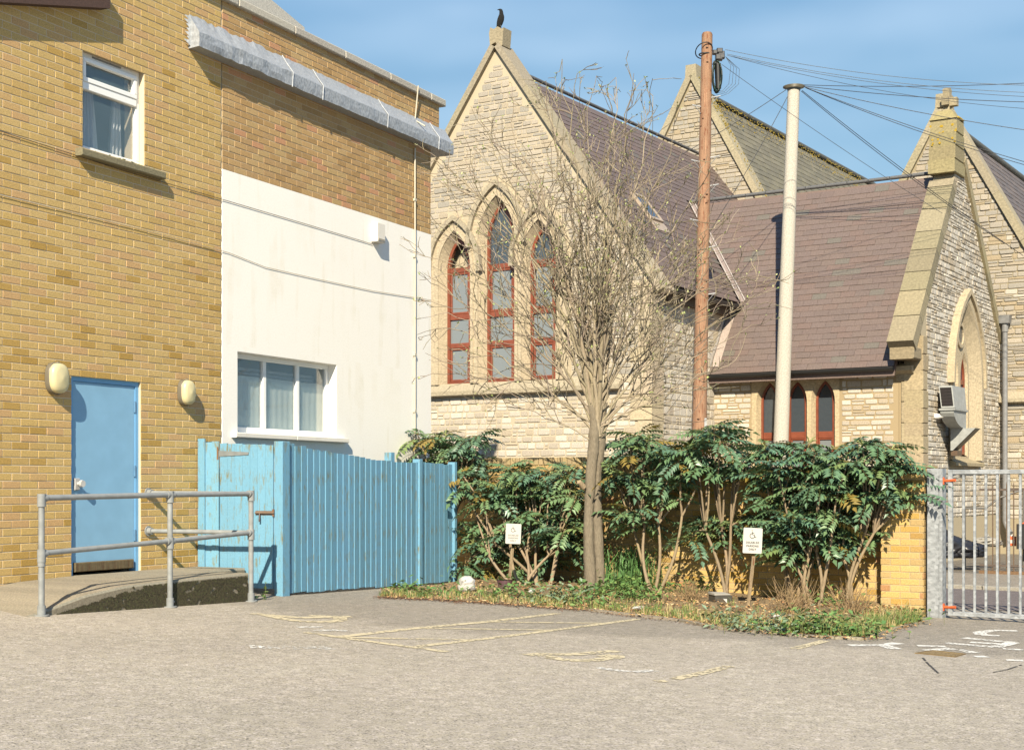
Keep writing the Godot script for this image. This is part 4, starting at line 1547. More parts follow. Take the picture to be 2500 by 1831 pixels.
# red framed pointed window: frame, transoms [height, thickness] and a pane in each opening
func church_window(parent: Node3D, a: Array, z: float, tr: Array, sashes: bool, x: Transform3D, called: String) -> void:
	var red := Color(0.235, 0.066, 0.034)
	var w := minf(0.06, a[1] * 0.22)
	var inner := arch_in(a, w)
	var fr := MB.new()
	band(fr, arch_pts(a), arch_pts(inner), z - 0.05, z + 0.02, red)
	fr.box(Vector3(a[0] - a[1], a[2], z - 0.05), Vector3(a[0] + a[1], a[2] + w, z + 0.018), red)
	var o := part(parent, called, fr, M.redframe)
	o.transform = x
	var ys := [inner[2]]
	var list := tr.duplicate()
	list.reverse()
	for k in list:
		var mb := MB.new()
		mb.block(Vector3(a[0] - inner[1], k[0] - k[1] * 0.5, z - 0.04), Vector3(a[0] + inner[1], k[0] + k[1] * 0.5, z + 0.012), 0.008, red)
		part(o, "transom", mb, M.redframe)
		ys.append_array([k[0] - k[1] * 0.5, k[0] + k[1] * 0.5])
	for i in range(0, ys.size() - 1, 2):
		var l: float = a[0] - inner[1]
		var r: float = a[0] + inner[1]
		if sashes and i % 4 == 0 or ys.size() < 4:
			var sb := MB.new()
			var e := w * 0.75
			for q in [[l, r, ys[i], ys[i] + e], [l, r, ys[i + 1] - e, ys[i + 1]], [l, l + e, ys[i] + e, ys[i + 1] - e], [r - e, r, ys[i] + e, ys[i + 1] - e]]:
				sb.block(Vector3(q[0], q[2], z - 0.03), Vector3(q[1], q[3], z + 0.005), 0.008, red)
			part(o, "sash", sb, M.redframe)
			l += e
			r -= e
		var g := MB.new()
		g.box(Vector3(l - 0.004, ys[i] - 0.004, z - 0.03), Vector3(r + 0.004, ys[i + 1] + 0.004, z - 0.02))
		part(o, "pane", g, M.frosted)
	var tp := MB.new()
	var top := inner.duplicate()
	top[2] = ys[-1]
	var poly := PackedVector2Array(arch_pts(top))
	poly.reverse()
	tp.prism(poly, z - 0.03, z - 0.02)
	part(o, "pane", tp, M.obscured)


# a gabled block further back: stone gable, coping, slate roof, ridge
func nave(t: Node3D, apex: Vector3, slope: float, half: float, pal: Array, us: Array, lichen: bool) -> void:
	var g0 := gy(3, 26) - 0.3
	var z := apex.z
	var top := func(x: float) -> float: return apex.y - 0.1 - slope * absf(x - apex.x)
	var low := 5.0 if lichen else g0
	var mb := MB.new()
	var yb: float = maxf(top.call(apex.x - half), g0 + 1.0)
	var hb := (apex.y - 0.1 - yb) / slope
	mb.prism(PackedVector2Array([Vector2(apex.x - hb, g0), Vector2(apex.x + hb, g0), Vector2(apex.x + hb, yb), Vector2(apex.x, apex.y - 0.1), Vector2(apex.x - hb, yb)]), z - 0.45, z - 0.004, Color(0.37, 0.31, 0.205))
	var o := part(t, "nave_gable" if lichen else "transept_gable", mb, M.mortar)
	var keep := func(x: float, y: float) -> bool:
		if y > top.call(x) - 0.12:
			return false
		return true if lichen else x > 3.9 or y > 5.2
	var cols := func(_x, _y): return [3, 5, 1, 5, 3, 7, 3, 0, 1][rng.randi() % 9] if lichen or rng.randf() < 0.93 else 2
	var x0 := apex.x - 2.6 if lichen else apex.x - 2.2
	var x1 := apex.x + 3.4 if lichen else apex.x + 3.1
	var st := rubble(x0, x1, 8.0 if lichen else 0.6, apex.y - 0.2, keep, Vector2(0.055, 0.15), Vector2(0.12, 0.42), cols, Vector2(0.008, 0.026))
	for p in st:
		p[0].z = z - 0.004
	lay(o, C, st, "stone", pal, M.stone, 20, us, "rubble_stone")
	if not lichen:
		# string course on the transept
		var sc := MB.new()
		sc.hexa([Vector3(4.15, 3.10, z + 0.14), Vector3(apex.x + hb, 3.10, z + 0.14), Vector3(apex.x + hb, 3.18, z + 0.14), Vector3(4.15, 3.18, z + 0.14)],
			[Vector3(4.15, 3.06, z), Vector3(apex.x + hb, 3.06, z), Vector3(apex.x + hb, 3.34, z), Vector3(4.15, 3.34, z)], Color(0.44, 0.38, 0.27))
		part(o, "string_course", sc, M.ashlar)
	var tone := Color(0.41, 0.355, 0.24)
	for s in [-1.0, 1.0]:
		var k := 0.0
		while k < hb:
			var e := minf(k + rng.randf_range(0.45, 0.6), hb + 0.1)
			var a := Vector2(apex.x, apex.y - 0.1)
			var p0 := a + Vector2(s * k, -slope * k)
			var p1 := a + Vector2(s * e * 0.998, -slope * e * 0.998)
			var nn := Vector2(s * slope, 1.0).normalized()
			var poly := PackedVector2Array([p0 - nn * 0.05, p1 - nn * 0.05, p1 + nn * 0.11, p0 + nn * 0.11])
			if s < 0:
				poly.reverse()
			var cp := MB.new()
			cp.prism(poly, z - 0.40, z + 0.08, vary(tone, 0.1))
			part(o, "coping_stone", cp, M.ashlar)
			k = e
	var cap := MB.new()
	cap.prism(PackedVector2Array([Vector2(apex.x - 0.16, apex.y - 0.18), Vector2(apex.x + 0.16, apex.y - 0.18), Vector2(apex.x + 0.14, apex.y + 0.16), Vector2(apex.x - 0.14, apex.y + 0.16)]), z - 0.3, z + 0.07, tone)
	part(o, "apex_stone", cap, M.ashlar)
	# roof
	var len := 14.0
	var rh := apex.y - 0.42
	var deck := MB.new()
	var ey := rh - slope * half
	deck.quad(Vector3(apex.x, rh - 0.04, z - 0.4), Vector3(apex.x + half, ey, z - 0.4), Vector3(apex.x + half, ey, z - len), Vector3(apex.x, rh - 0.04, z - len), Color(0.20, 0.17, 0.12))
	deck.quad(Vector3(apex.x - half, ey, z - 0.4), Vector3(apex.x, rh - 0.04, z - 0.4), Vector3(apex.x, rh - 0.04, z - len), Vector3(apex.x - half, ey, z - len), Color(0.20, 0.17, 0.12))
	var rf := part(t, "nave_roof" if lichen else "transept_roof", deck, M.slate)
	var rp := [Color(0.250, 0.220, 0.145), Color(0.230, 0.202, 0.135), Color(0.270, 0.236, 0.158), Color(0.215, 0.190, 0.128)] if lichen else [Color(0.185, 0.148, 0.128), Color(0.168, 0.136, 0.118), Color(0.200, 0.158, 0.135), Color(0.155, 0.128, 0.114)]
	roof_slates(rf, Vector3(apex.x + half, ey, z - 0.38), Vector3(0, 0, -1), Vector3(-half, rh - ey, 0), 13.0, 0.19, 0.30, rp, func(): return rng.randi() % 4, [unit_slate()], 0, func(p: Vector3): return p.y > 5.5)
	var rt := MB.new()
	var zz := z - 0.4
	while zz > z - len:
		rt.tube([Vector3(apex.x, rh + 0.03, zz), Vector3(apex.x, rh + 0.03, zz - 0.43)], [0.09], 8, Color(0.12, 0.11, 0.09))
		zz -= 0.45
	part(rf, "ridge_tiles", rt, M.slate)
	if lichen:
		var lc := MB.new()
		for i in 1100:
			var yel := Color(0.46, 0.33, 0.04) if rng.randf() < 0.6 else Color(0.40, 0.33, 0.10)
			var r := rng.randf_range(0.012, 0.032)
			if rng.randf() < 0.7:
				var d := pow(rng.randf(), 2.0) * 0.35
				var q := Vector3(apex.x + 0.05 + d, rh + 0.06 - slope * d * 0.97, z - 0.4 - rng.randf() * 12.0)
				lc.tube([q, q + Vector3(0.6, 0.35, 0).normalized() * 0.012], [r, r * 0.5], 5, yel)
			else:
				var d := rng.randf() * (0.9 if rng.randf() < 0.6 else 2.5)
				var q := Vector3(apex.x + d + 0.09, apex.y - 0.1 - slope * d + 0.07, z - rng.randf() * 0.36)
				lc.tube([q, q + Vector3(0.85, 0.5, 0).normalized() * 0.015], [r * 0.8, r * 0.4], 5, yel)
		stuff(part(rf, "lichen", lc, M.soil))


# ---------------------------------------------------------------- boundary wall

func boundary_wall() -> void:
	var t := thing("boundary_wall", "low yellow brick wall with end pier behind the shrubs", "wall", B)
	var pal := [Color(0.55, 0.38, 0.15), Color(0.52, 0.335, 0.115), Color(0.58, 0.42, 0.19), Color(0.47, 0.29, 0.09), Color(0.56, 0.395, 0.17), Color(0.53, 0.37, 0.16), Color(0.50, 0.27, 0.12)]
	var back := MB.new()
	back.box(Vector3(-0.50, -0.35, -0.30), Vector3(-0.02, 1.525, -0.010), Color(0.50, 0.40, 0.25))
	back.box(Vector3(-8.2, -0.35, -0.52), Vector3(-0.50, 1.425, -0.29), Color(0.44, 0.35, 0.22))
	back.box(Vector3(-8.2, 1.425, -0.52), Vector3(-3.2, 1.575, -0.29), Color(0.44, 0.35, 0.22))
	var w := part(t, "wall_core", back, M.mortar)
	var pk := func(_x, _y): return rng.randi() % 6 if rng.randf() < 0.94 else 6
	var rows := brick_rows(-0.51, -0.012, -0.275, 1.525, func(_x, _y): return true, 7, pk, -0.012)
	var wall := brick_rows(-8.2, -0.50, -0.275, 1.575, func(x, y): return y < 1.425 or x < -3.2, 7, pk, -0.292)
	rows.append_array(wall)
	lay(w, B, rows, "brick", pal, M.brick, 300, [unit_brick()], "brickwork")
	# pier's right cheek and bricks on edge on top
	var cheek := brick_rows(0.0, 0.3, -0.275, 1.525, func(_x, _y): return true, 7, pk, 0)
	var turn := Basis(Vector3.UP, PI / 2)
	var ch := []
	for p in cheek:
		ch.append([Vector3(-0.022, 0, 0) + turn * (p[0] as Vector3), p[1], p[2], p[3]])
	lay(w, B, ch, "brick", pal, M.brick, 0, [unit_brick()], "pier_cheek_bricks", turn)
	var x := -8.2
	while x < -0.02:
		var y := 1.58 if x < -3.2 else (1.43 if x < -0.52 else 1.505)
		var zf := -0.275 if x < -0.52 else 0.0
		var cp := MB.new()
		cp.block(Vector3(x + 0.004, y + 0.004, -0.53), Vector3(x + 0.07, y + 0.105 if x < -0.52 else y + 0.03, zf), 0.004, vary(Color(0.46, 0.35, 0.19), 0.15))
		part(t, "coping_brick", cp, M.brick)
		x += 0.0745


# ---------------------------------------------------------------- ramp and handrail

func ramp_and_rail() -> void:
	var t := thing("access_ramp", "stained concrete ramp and landing in front of the blue door", "ramp", W)
	var prof := [[-5.6, 0.0], [-4.1, 0.235], [-3.6, 0.335], [-3.1, 0.385], [-2.5, 0.40], [-1.25, 0.405], [-0.47, 0.40]]
	var mb := MB.new()
	var zf := 1.30
	var n3 := FastNoiseLite.new()
	n3.seed = 4
	n3.frequency = 3.0
	for i in prof.size() - 1:
		var segs := 6
		for k in segs:
			var xa: float = lerpf(prof[i][0], prof[i + 1][0], float(k) / segs)
			var xb: float = lerpf(prof[i][0], prof[i + 1][0], float(k + 1) / segs)
			var ya: float = lerpf(prof[i][1], prof[i + 1][1], float(k) / segs)
			var yb: float = lerpf(prof[i][1], prof[i + 1][1], float(k + 1) / segs)
			var col := Color(0.36, 0.31, 0.225) * (1.0 + 0.2 * n3.get_noise_1d(xa))
			var za: float = zf if xa < -1.26 else 0.66
			var zb: float = za
			mb.quad(Vector3(xa, ya, za), Vector3(xb, yb, zb), Vector3(xb, yb, 0), Vector3(xa, ya, 0), col)
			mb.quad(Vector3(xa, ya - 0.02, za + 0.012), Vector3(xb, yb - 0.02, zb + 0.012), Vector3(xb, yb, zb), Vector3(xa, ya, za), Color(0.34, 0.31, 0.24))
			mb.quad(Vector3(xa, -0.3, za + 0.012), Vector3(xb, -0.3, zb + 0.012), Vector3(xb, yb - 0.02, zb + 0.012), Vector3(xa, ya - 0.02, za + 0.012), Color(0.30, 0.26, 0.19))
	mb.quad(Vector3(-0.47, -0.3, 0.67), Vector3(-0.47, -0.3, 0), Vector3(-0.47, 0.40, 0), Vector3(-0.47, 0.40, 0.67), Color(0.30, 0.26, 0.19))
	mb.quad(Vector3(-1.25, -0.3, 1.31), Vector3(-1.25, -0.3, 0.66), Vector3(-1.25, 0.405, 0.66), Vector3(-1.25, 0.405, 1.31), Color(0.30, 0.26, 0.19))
	part(t, "slab", mb, M.concrete)
	var ms := MB.new()
	for i in 26000:
		var mx := rng.randf_range(-4.0, -1.27)
		var wq := W * Vector3(mx, 0, zf)
		var my := gy(wq.x, -wq.z) + pow(rng.randf(), 1.25) * 0.33
		if my > 0.37 or mx < -3.0 and my > 0.345 - (-3.0 - mx) * 0.16:
			continue
		if n3.get_noise_2d(mx * 1.5, my * 3.0) > 0.32:
			continue
		var r := rng.randf_range(0.004, 0.011)
		var an := rng.randf() * TAU
		var o := Vector3(mx, my, zf + 0.014 + rng.randf() * 0.006)
		var u1 := Vector3(cos(an), sin(an), 0) * r
		var u2 := Vector3(-sin(an), cos(an), 0) * r * 0.7
		ms.quad(o - u1 - u2, o + u1 - u2, o + u1 + u2, o - u1 + u2, [Color(0.075, 0.065, 0.035), Color(0.095, 0.08, 0.04), Color(0.10, 0.10, 0.04), Color(0.06, 0.052, 0.03)][rng.randi() % 4])
	stuff(part(t, "moss", ms, M.soil))

	var h := thing("handrail", "grey tubular steel handrail with three posts around the ramp", "handrail", W)
	var gcol := Color(0.29, 0.30, 0.30)
	var rad := 0.026
	var zr := 1.338
	var posts := []
	for s in [2.90, 1.257, 0.0]:
		var p := W.affine_inverse() * Vector3(-2.69 - 0.449 * s, 0, -14.64 + 0.893 * s)
		posts.append(Vector3(p.x, 0, p.z))
	var tops := [1.20, 1.218, 1.222]
	for i in 3:
		var p: Vector3 = posts[i]
		var wp := W * p
		var by := gy(wp.x, -wp.z)
		var pm := MB.new()
		pm.tube([Vector3(p.x, by, p.z), Vector3(p.x, tops[i] - 0.03, p.z)], [rad], 14, gcol)
		if i == 0:
			pm.tube([Vector3(p.x, by + 0.42, p.z), Vector3(p.x, by + 0.56, p.z)], [rad * 1.25], 14, gcol)
		var pn := part(h, "post", pm, M.metal)
		var bs := MB.new()
		bs.tube([Vector3(p.x, by, p.z), Vector3(p.x, by + 0.012, p.z)], [0.065], 16, gcol)
		bs.tube([Vector3(p.x, by + 0.012, p.z), Vector3(p.x, by + 0.09, p.z)], [0.036], 14, gcol)
		bs.tube([Vector3(p.x + 0.03, by + 0.05, p.z), Vector3(p.x + 0.055, by + 0.05, p.z)], [0.012], 8, gcol)
		part(pn, "base_flange", bs, M.metal)
	var r1 := MB.new()
	var tl := Vector3(posts[0].x, tops[0], posts[0].z)
	var tm := Vector3(posts[1].x, tops[1], posts[1].z)
	var tr := Vector3(posts[2].x, tops[2], posts[2].z)
	r1.tube([tl, tm, tr], [rad], 14, gcol)
	part(h, "top_rail", r1, M.metal)
	var r2 := MB.new()
	var dn := Vector3(0, -0.44, 0)
	r2.tube([tl + Vector3(0, -0.47, 0), tm + dn, tr + Vector3(0, -0.40, 0)], [rad * 0.92], 14, gcol)
	part(h, "middle_rail", r2, M.metal)
	var w1 := Vector3(-1.27, 1.228, 0)
	var w2 := Vector3(-1.27, 0.82, 0)
	for e in [[w1, tr], [w2, tr + Vector3(0, -0.40, 0)]]:
		var rm := MB.new()
		rm.tube([e[0], e[1]], [rad * 0.92], 14, gcol)
		rm.tube([e[0], e[0] + Vector3(0, 0, 0.012)], [0.055], 16, gcol)
		rm.tube([e[0] + Vector3(0, 0, 0.012), e[0] + Vector3(0, 0, 0.06)], [0.036], 14, gcol)
		part(h, "wall_rail", rm, M.metal)
	# joint fittings
	for p in [tl, tm, tr, tm + dn, tr + Vector3(0, -0.40, 0), tl + Vector3(0, -0.47, 0)]:
		var fm := MB.new()
		fm.tube([p + Vector3(0, -0.075, 0), p + Vector3(0, 0.034, 0)], [0.036], 14, gcol)
		fm.tube([p + Vector3(0.0 if p.x == tl.x else -0.05, 0, 0), p + Vector3(0.0 if p.x == tr.x else 0.05, 0, 0)], [0.0345], 14, gcol)
		part(h, "rail_fitting", fm, M.metal)


# ---------------------------------------------------------------- blue gate and fence

func board(parent: Node3D, x0: float, x1: float, y0: float, y1: float, z: float, wedge: float, col: Color, called := "board") -> void:
	# feather-edged board: the left edge stands proud
	var mb := MB.new()
	var a := 0.012 + wedge
	var b := 0.012
	var e := 0.003
	mb.hexa([Vector3(x0 + e, y0, z + a), Vector3(x1, y0, z + b), Vector3(x1, y1 + rng.randf_range(-0.004, 0.004), z + b), Vector3(x0 + e, y1, z + a)],
		[Vector3(x0, y0, z - 0.006), Vector3(x1, y0, z - 0.006), Vector3(x1, y1, z - 0.006), Vector3(x0, y1, z - 0.006)], col)
	part(parent, called, mb, M.bluewood)

func blue_gate_and_fence() -> void:
	var blue := Color(0.16, 0.345, 0.465)
	var g := thing("blue_gate", "blue painted boarded gate with rusty hinge between brick wall and fence post", "gate", GP)
	var gb := gy(GP.origin.x + 0.5, 15.7)
	var x := 0.0
	for i in 3:
		var hgt: float = [1.83, 1.79, 1.80][i]
		board(g, 0.005 + i * 0.093, 0.098 + i * 0.093, gb + 0.02, hgt, [0.03, 0.012, 0.018][i], 0.006, vary(blue, 0.06))
	x = 0.292
	for i in 7:
		board(g, x, x + 0.1025, gb + 0.05, 1.772 - i * 0.003 + rng.randf_range(-0.006, 0.006), 0.004, 0.003, vary(blue, 0.05))
		x += 0.1035
	var br := MB.new()
	for y in [0.35, 1.0, 1.6]:
		br.box(Vector3(0.29, y, -0.045), Vector3(1.01, y + 0.1, -0.004), blue)
	part(g, "ledge_rail", br, M.bluewood)
	var hi := MB.new()
	hi.prism(PackedVector2Array([Vector2(0.285, 1.63), Vector2(0.69, 1.645), Vector2(0.69, 1.675), Vector2(0.285, 1.695)]), 0.018, 0.026, Color(0.22, 0.24, 0.25))
	hi.box(Vector3(0.262, 1.595, 0.016), Vector3(0.283, 1.735, 0.034), Color(0.22, 0.12, 0.07))
	part(g, "hinge", hi, M.metal)
	var bo := MB.new()
	bo.box(Vector3(0.785, 0.985, 0.016), Vector3(1.03, 1.03, 0.024), Color(0.20, 0.13, 0.085))
	bo.tube([Vector3(0.79, 1.008, 0.036), Vector3(1.04, 1.008, 0.036)], [0.009], 8, Color(0.22, 0.16, 0.12))
	bo.tube([Vector3(0.85, 1.0, 0.036), Vector3(0.86, 0.94, 0.05), Vector3(0.86, 0.91, 0.05)], [0.010], 8, Color(0.06, 0.05, 0.05))
	bo.box(Vector3(1.015, 0.97, 0.016), Vector3(1.035, 1.05, 0.03), Color(0.22, 0.11, 0.06))
	part(g, "bolt", bo, M.metal)

	var f := thing("blue_fence", "blue painted upright board fence with flaking paint and dipping top", "fence", FP)
	var tops := [[0.157, 1.764], [0.724, 1.71], [1.11, 1.679], [1.477, 1.656], [1.858, 1.621], [2.254, 1.606], [2.838, 1.60], [3.3, 1.605], [3.782, 1.584], [4.0, 1.60]]
	var top_at := func(q: float) -> float:
		for i in tops.size() - 1:
			if q <= tops[i + 1][0]:
				return lerpf(tops[i][1], tops[i + 1][1], clampf((q - tops[i][0]) / (tops[i + 1][0] - tops[i][0]), 0, 1))
		return tops[-1][1]
	x = 0.15
	var i := 0
	while x < 3.86:
		var w := rng.randf_range(0.113, 0.127)
		var wp := FP * Vector3(x, 0, 0)
		var y0 := gy(wp.x, -wp.z) + 0.015 + rng.randf_range(0, 0.02)
		var c := vary(blue, 0.07)
		var late := x > 3.0
		board(f, x, x + w, y0, top_at.call(x) + rng.randf_range(-0.008, 0.008), 0.0 + rng.randf_range(0, 0.003), 0.003 if late else 0.0075, c)
		x += w
		i += 1
	var pst := [[0.0, 0.14, 1.79, 0.05, -0.06], [2.955, 3.035, 1.645, 0.045, -0.06], [3.865, 3.935, 1.62, 0.05, -0.05]]
	for p in pst:
		var wp := FP * Vector3(p[0], 0, 0)
		var mb := MB.new()
		mb.block(Vector3(p[0], gy(wp.x, -wp.z) - 0.1, p[4]), Vector3(p[1], p[2], p[3]), 0.006, blue)
		part(f, "post", mb, M.bluewood)
	var bp := MB.new()
	bp.box(Vector3(2.42, -0.05, -0.15), Vector3(2.50, 1.72, -0.05), blue)
	part(f, "post", bp, M.bluewood)
	for y in [0.25, 0.9, 1.42]:
		var rl := MB.new()
		rl.box(Vector3(0.14, y, -0.05), Vector3(3.87, y + 0.08, -0.008), blue)
		part(f, "rail", rl, M.bluewood)


# ---------------------------------------------------------------- steel gate and the street beyond

func steel_gate() -> void:
	var gc := Color(0.42, 0.44, 0.46)
	var p := thing("gate_post", "galvanised steel gate post beside the brick pier", "gate post", B)
	var pm := MB.new()
	pm.block(Vector3(0.02, -0.5, -0.06), Vector3(0.155, 1.495, -0.005), 0.008, gc)
	pm.block(Vector3(0.155, -0.5, -0.16), Vector3(0.195, 1.495, -0.005), 0.004, gc)
	pm.box(Vector3(0.02, -0.5, -0.16), Vector3(0.155, 1.49, -0.14), gc)
	part(p, "channel", pm, M.galv)
	var g := thing("steel_gate", "galvanised steel gate with upright bars and orange hinges", "gate", B)
	var x0 := 0.245
	var x1 := 3.6
	var fr := MB.new()
	fr.block(Vector3(x0, -0.15, -0.09), Vector3(x0 + 0.05, 1.482, -0.04), 0.005, gc)
	fr.block(Vector3(x1 - 0.05, -0.15, -0.09), Vector3(x1, 1.482, -0.04), 0.005, gc)
	fr.block(Vector3(x0 + 0.05, 1.432, -0.09), Vector3(x1 - 0.05, 1.482, -0.04), 0.005, gc)
	fr.block(Vector3(x0 + 0.05, -0.15, -0.09), Vector3(x1 - 0.05, -0.10, -0.04), 0.005, gc)
	part(g, "frame", fr, M.galv)
	var x := x0 + 0.05 + 0.105
	while x < x1 - 0.1:
		var b := MB.new()
		b.block(Vector3(x, -0.10, -0.078), Vector3(x + 0.026, 1.432, -0.052), 0.003, gc)
		part(g, "bar", b, M.galv)
		x += 0.1225
	for y in [1.36, -0.055]:
		var hg := MB.new()
		var oc := Color(0.50, 0.10, 0.03)
		hg.tube([Vector3(0.19, y, -0.05), Vector3(0.25, y, -0.05), Vector3(0.335, y + 0.005, -0.03)], [0.017], 8, oc)
		hg.box(Vector3(0.185, y - 0.04, -0.075), Vector3(0.205, y + 0.04, -0.03), oc)
		part(g, "hinge", hg, M.plastic)


func strip(called: String, za: float, zb: float, xa: float, xb: float, up: float, col: Color, m: Material) -> void:
	# a strip of ground in the boundary wall's axes
	var mb := MB.new()
	var n := int((xb - xa) / 0.6)
	for i in n:
		for k in 4:
			var q := []
			for e in [[i, k], [i + 1, k], [i + 1, k + 1], [i, k + 1]]:
				var l := Vector3(lerpf(xa, xb, float(e[0]) / n), 0, lerpf(za, zb, e[1] / 4.0))
				var w := B * l
				w.y = gy(w.x, -w.z) + up
				q.append(w)
			mb.quad(q[0], q[1], q[2], q[3], col)
	struct(called, mb, m)

func street() -> void:
	strip("road", -1.5, -4.9, -14.0, 16.0, 0.006, Color(0.20, 0.175, 0.175), M.asphalt)
	strip("pavement", -4.9, -8.0, -14.0, 16.0, 0.05, Color(0.36, 0.325, 0.27), M.asphalt)
	strip("church_yard", -8.0, -18.0, -14.0, 16.0, 0.03, Color(0.22, 0.20, 0.17), M.asphalt)
	var kb := MB.new()
	for i in 24:
		var a := Vector3(-8.0 + i * 0.92, 0, -4.9)
		var w := B * a
		var y := gy(w.x, -w.z)
		var q := MB.new()
		q.block(Vector3(-8.0 + i * 0.92, y - 0.1, -5.02), Vector3(-8.0 + i * 0.92 + 0.91, y + 0.06, -4.90), 0.01, vary(Color(0.36, 0.33, 0.28), 0.06))
		kb.put_x(q, B, Color(0.36, 0.33, 0.28))
	struct("kerb", kb, M.concrete)
	# iron railings along the church yard
	var rt := Transform3D(B.basis, B * Vector3(0, 0, -8.05))
	rt.origin.y = 0
	var base := gy(7, 23.5)
	var r := thing("iron_railing", "rusty thin iron railing between pavement and church yard", "railing", rt)
	var dw := MB.new()
	dw.box(Vector3(-1.5, base - 0.1, -0.1), Vector3(4.5, base + 0.10, 0.06), Color(0.22, 0.13, 0.07))
	part(r, "plinth", dw, M.concrete)
	for y in [base + 0.17, base + 1.42]:
		var rl := MB.new()
		rl.box(Vector3(-1.5, y, -0.02), Vector3(4.5, y + 0.035, 0.02), Color(0.13, 0.10, 0.08))
		part(r, "rail", rl, M.metal)
	var x := -1.4
	while x < 4.5:
		var b := MB.new()
		b.tube([Vector3(x, base + 0.1, 0), Vector3(x, base + 1.50, 0), Vector3(x, base + 1.57, 0)], [0.010, 0.010, 0.002], 6, Color(0.15, 0.10, 0.065))
		part(r, "bar", b, M.metal)
		x += 0.112
	# rubbish in the yard, seen through the gate
	var yard := Transform3D(B.basis, B * Vector3(0, 0, -8.9))
	yard.origin.y = 0
	var zy := 24.7
	for s in [[2312, 1362, 0.28, 0.42, "black rubbish sack heaped behind the railing, tallest of three"], [2350, 1362, 0.26, 0.33, "black rubbish sack heaped behind the railing, between its neighbours"], [2378, 1360, 0.20, 0.26, "black rubbish sack heaped behind the railing, lowest of three"]]:
		var p := at(s[0], s[1], zy)
		sack("rubbish_sack", s[4], p, s[2], s[3], Color(0.018, 0.018, 0.02), "black rubbish sacks in the church yard", M.plastic)
	sack("cement_sack", "pale grey bag lying behind the railing beside the black sacks", at(2412, 1334, zy + 0.5), 0.24, 0.17, Color(0.42, 0.39, 0.33), "", M.concrete)
	var cp := at(2473, 1333, zy + 0.6)
	var cn := thing("canister", "red and white plastic canister standing behind the railing", "canister", Transform3D(B.basis, cp))
	var cb := MB.new()
	cb.block(Vector3(-0.075, 0, -0.1), Vector3(0.075, 0.17, 0.06), 0.012, Color(0.62, 0.13, 0.05))
	part(cn, "body", cb, M.plastic)
	var cl := MB.new()
	cl.block(Vector3(-0.06, 0.05, 0.058), Vector3(0.06, 0.11, 0.064), 0.001, Color(0.7, 0.66, 0.6))
	part(cn, "paper_label", cl, M.paint)
	var cc := MB.new()
	cc.tube([Vector3(0, 0.17, 0), Vector3(0, 0.20, 0)], [0.03], 10, Color(0.7, 0.68, 0.62))
	part(cn, "cap", cc, M.plastic)
	var kp := at(2497, 1341, zy + 0.2)
	var kn := thing("wire_crate", "dark wire mesh crate with a red top behind the railing", "crate", Transform3D(B.basis, kp))
	var kb2 := MB.new()
	kb2.box(Vector3(-0.1, 0, -0.4), Vector3(0.5, 0.44, -0.02), Color(0.03, 0.03, 0.03))
	part(kn, "box", kb2, M.plastic)
	for i in 8:
		var wv := MB.new()
		wv.box(Vector3(-0.1 + i * 0.08, 0, -0.015), Vector3(-0.092 + i * 0.08, 0.44, 0.0), Color(0.16, 0.11, 0.07))
		part(kn, "wire", wv, M.metal)
	var kt := MB.new()
	kt.prism(PackedVector2Array([Vector2(-0.02, 0.445), Vector2(0.5, 0.445), Vector2(0.4, 0.56), Vector2(0.1, 0.54)]), -0.35, -0.05, Color(0.52, 0.11, 0.04))
	part(kn, "red_bag", kt, M.plastic)
	# sloping handrail against the gable
	var hp := at(2365, 1241, 25.2)
	var ht := thing("yard_handrail", "thin dark handrail rising along the church gable behind the railing", "handrail", Transform3D(B.basis, Vector3(hp.x, gy(7, 25), hp.z)))
	var bi := ht.transform.affine_inverse()
	var hm := MB.new()
	hm.tube([bi * at(2357, 1241, 25.2), bi * at(2407, 1241, 25.2), bi * at(2440, 1216, 25.2), bi * at(2500, 1195, 25.2), bi * at(2540, 1184, 25.2)], [0.018], 8, Color(0.12, 0.11, 0.10))
	part(ht, "rail", hm, M.metal)
	for q in [[2357, 1241], [2500, 1195]]:
		var pp := bi * at(q[0], q[1], 25.2)
		var pm := MB.new()
		pm.tube([pp, Vector3(pp.x, 0, pp.z)], [0.018], 8, Color(0.12, 0.11, 0.10))
		part(ht, "post", pm, M.metal)


func sack(called: String, label: String, p: Vector3, r: float, h: float, col: Color, group: String, m: Material) -> Node3D:
	var t := thing(called, label, "bag", Transform3D(Basis(), p), group)
	var nz := FastNoiseLite.new()
	nz.seed = rng.randi() % 9999
	nz.frequency = 1.3
	var mb := MB.new()
	var rings := []
	for i in 16:
		var k := i / 15.0
		var row := []
		var rr := r * sqrt(maxf(0.0, 1.0 - pow(absf(k * 2.0 - 0.75) / 1.25, 2.4)))
		if i == 0:
			rr = r * 0.7
		for j in 18:
			var a := TAU * j / 18
			var d := Vector3(cos(a), 0, sin(a))
			var q := 1.0 + 0.45 * nz.get_noise_3d(d.x * 1.2, k * 2.0, d.z * 1.2) + 0.22 * nz.get_noise_3d(d.x * 3.0, k * 4.0, d.z * 3.0)
			row.append(d * rr * q + Vector3(0, h * k, 0))
		rings.append(row)
	rings.reverse()
	mb.loft(rings, col)
	part(t, "body", mb, m)
	if called == "plastic_bag":
		return t
	var kn := MB.new()
	kn.tube([Vector3(0, h * 0.97, 0), Vector3(0.01, h * 1.04, 0), Vector3(0.03, h * 1.12, 0.01)], [0.03, 0.015, 0.05 * minf(1.0, r * 4.0)], 7, col)
	part(t, "tied_neck", kn, m)
	return t


# ---------------------------------------------------------------- planting bed

func wall_z(px: float) -> float:
	# distance of the boundary wall's face behind a pixel column
	var r := Vector3((px - CX) / F, 0, -1)
	var n := B.basis.z
	return (B * Vector3(0, 0, -0.28)).dot(n) / r.dot(n)

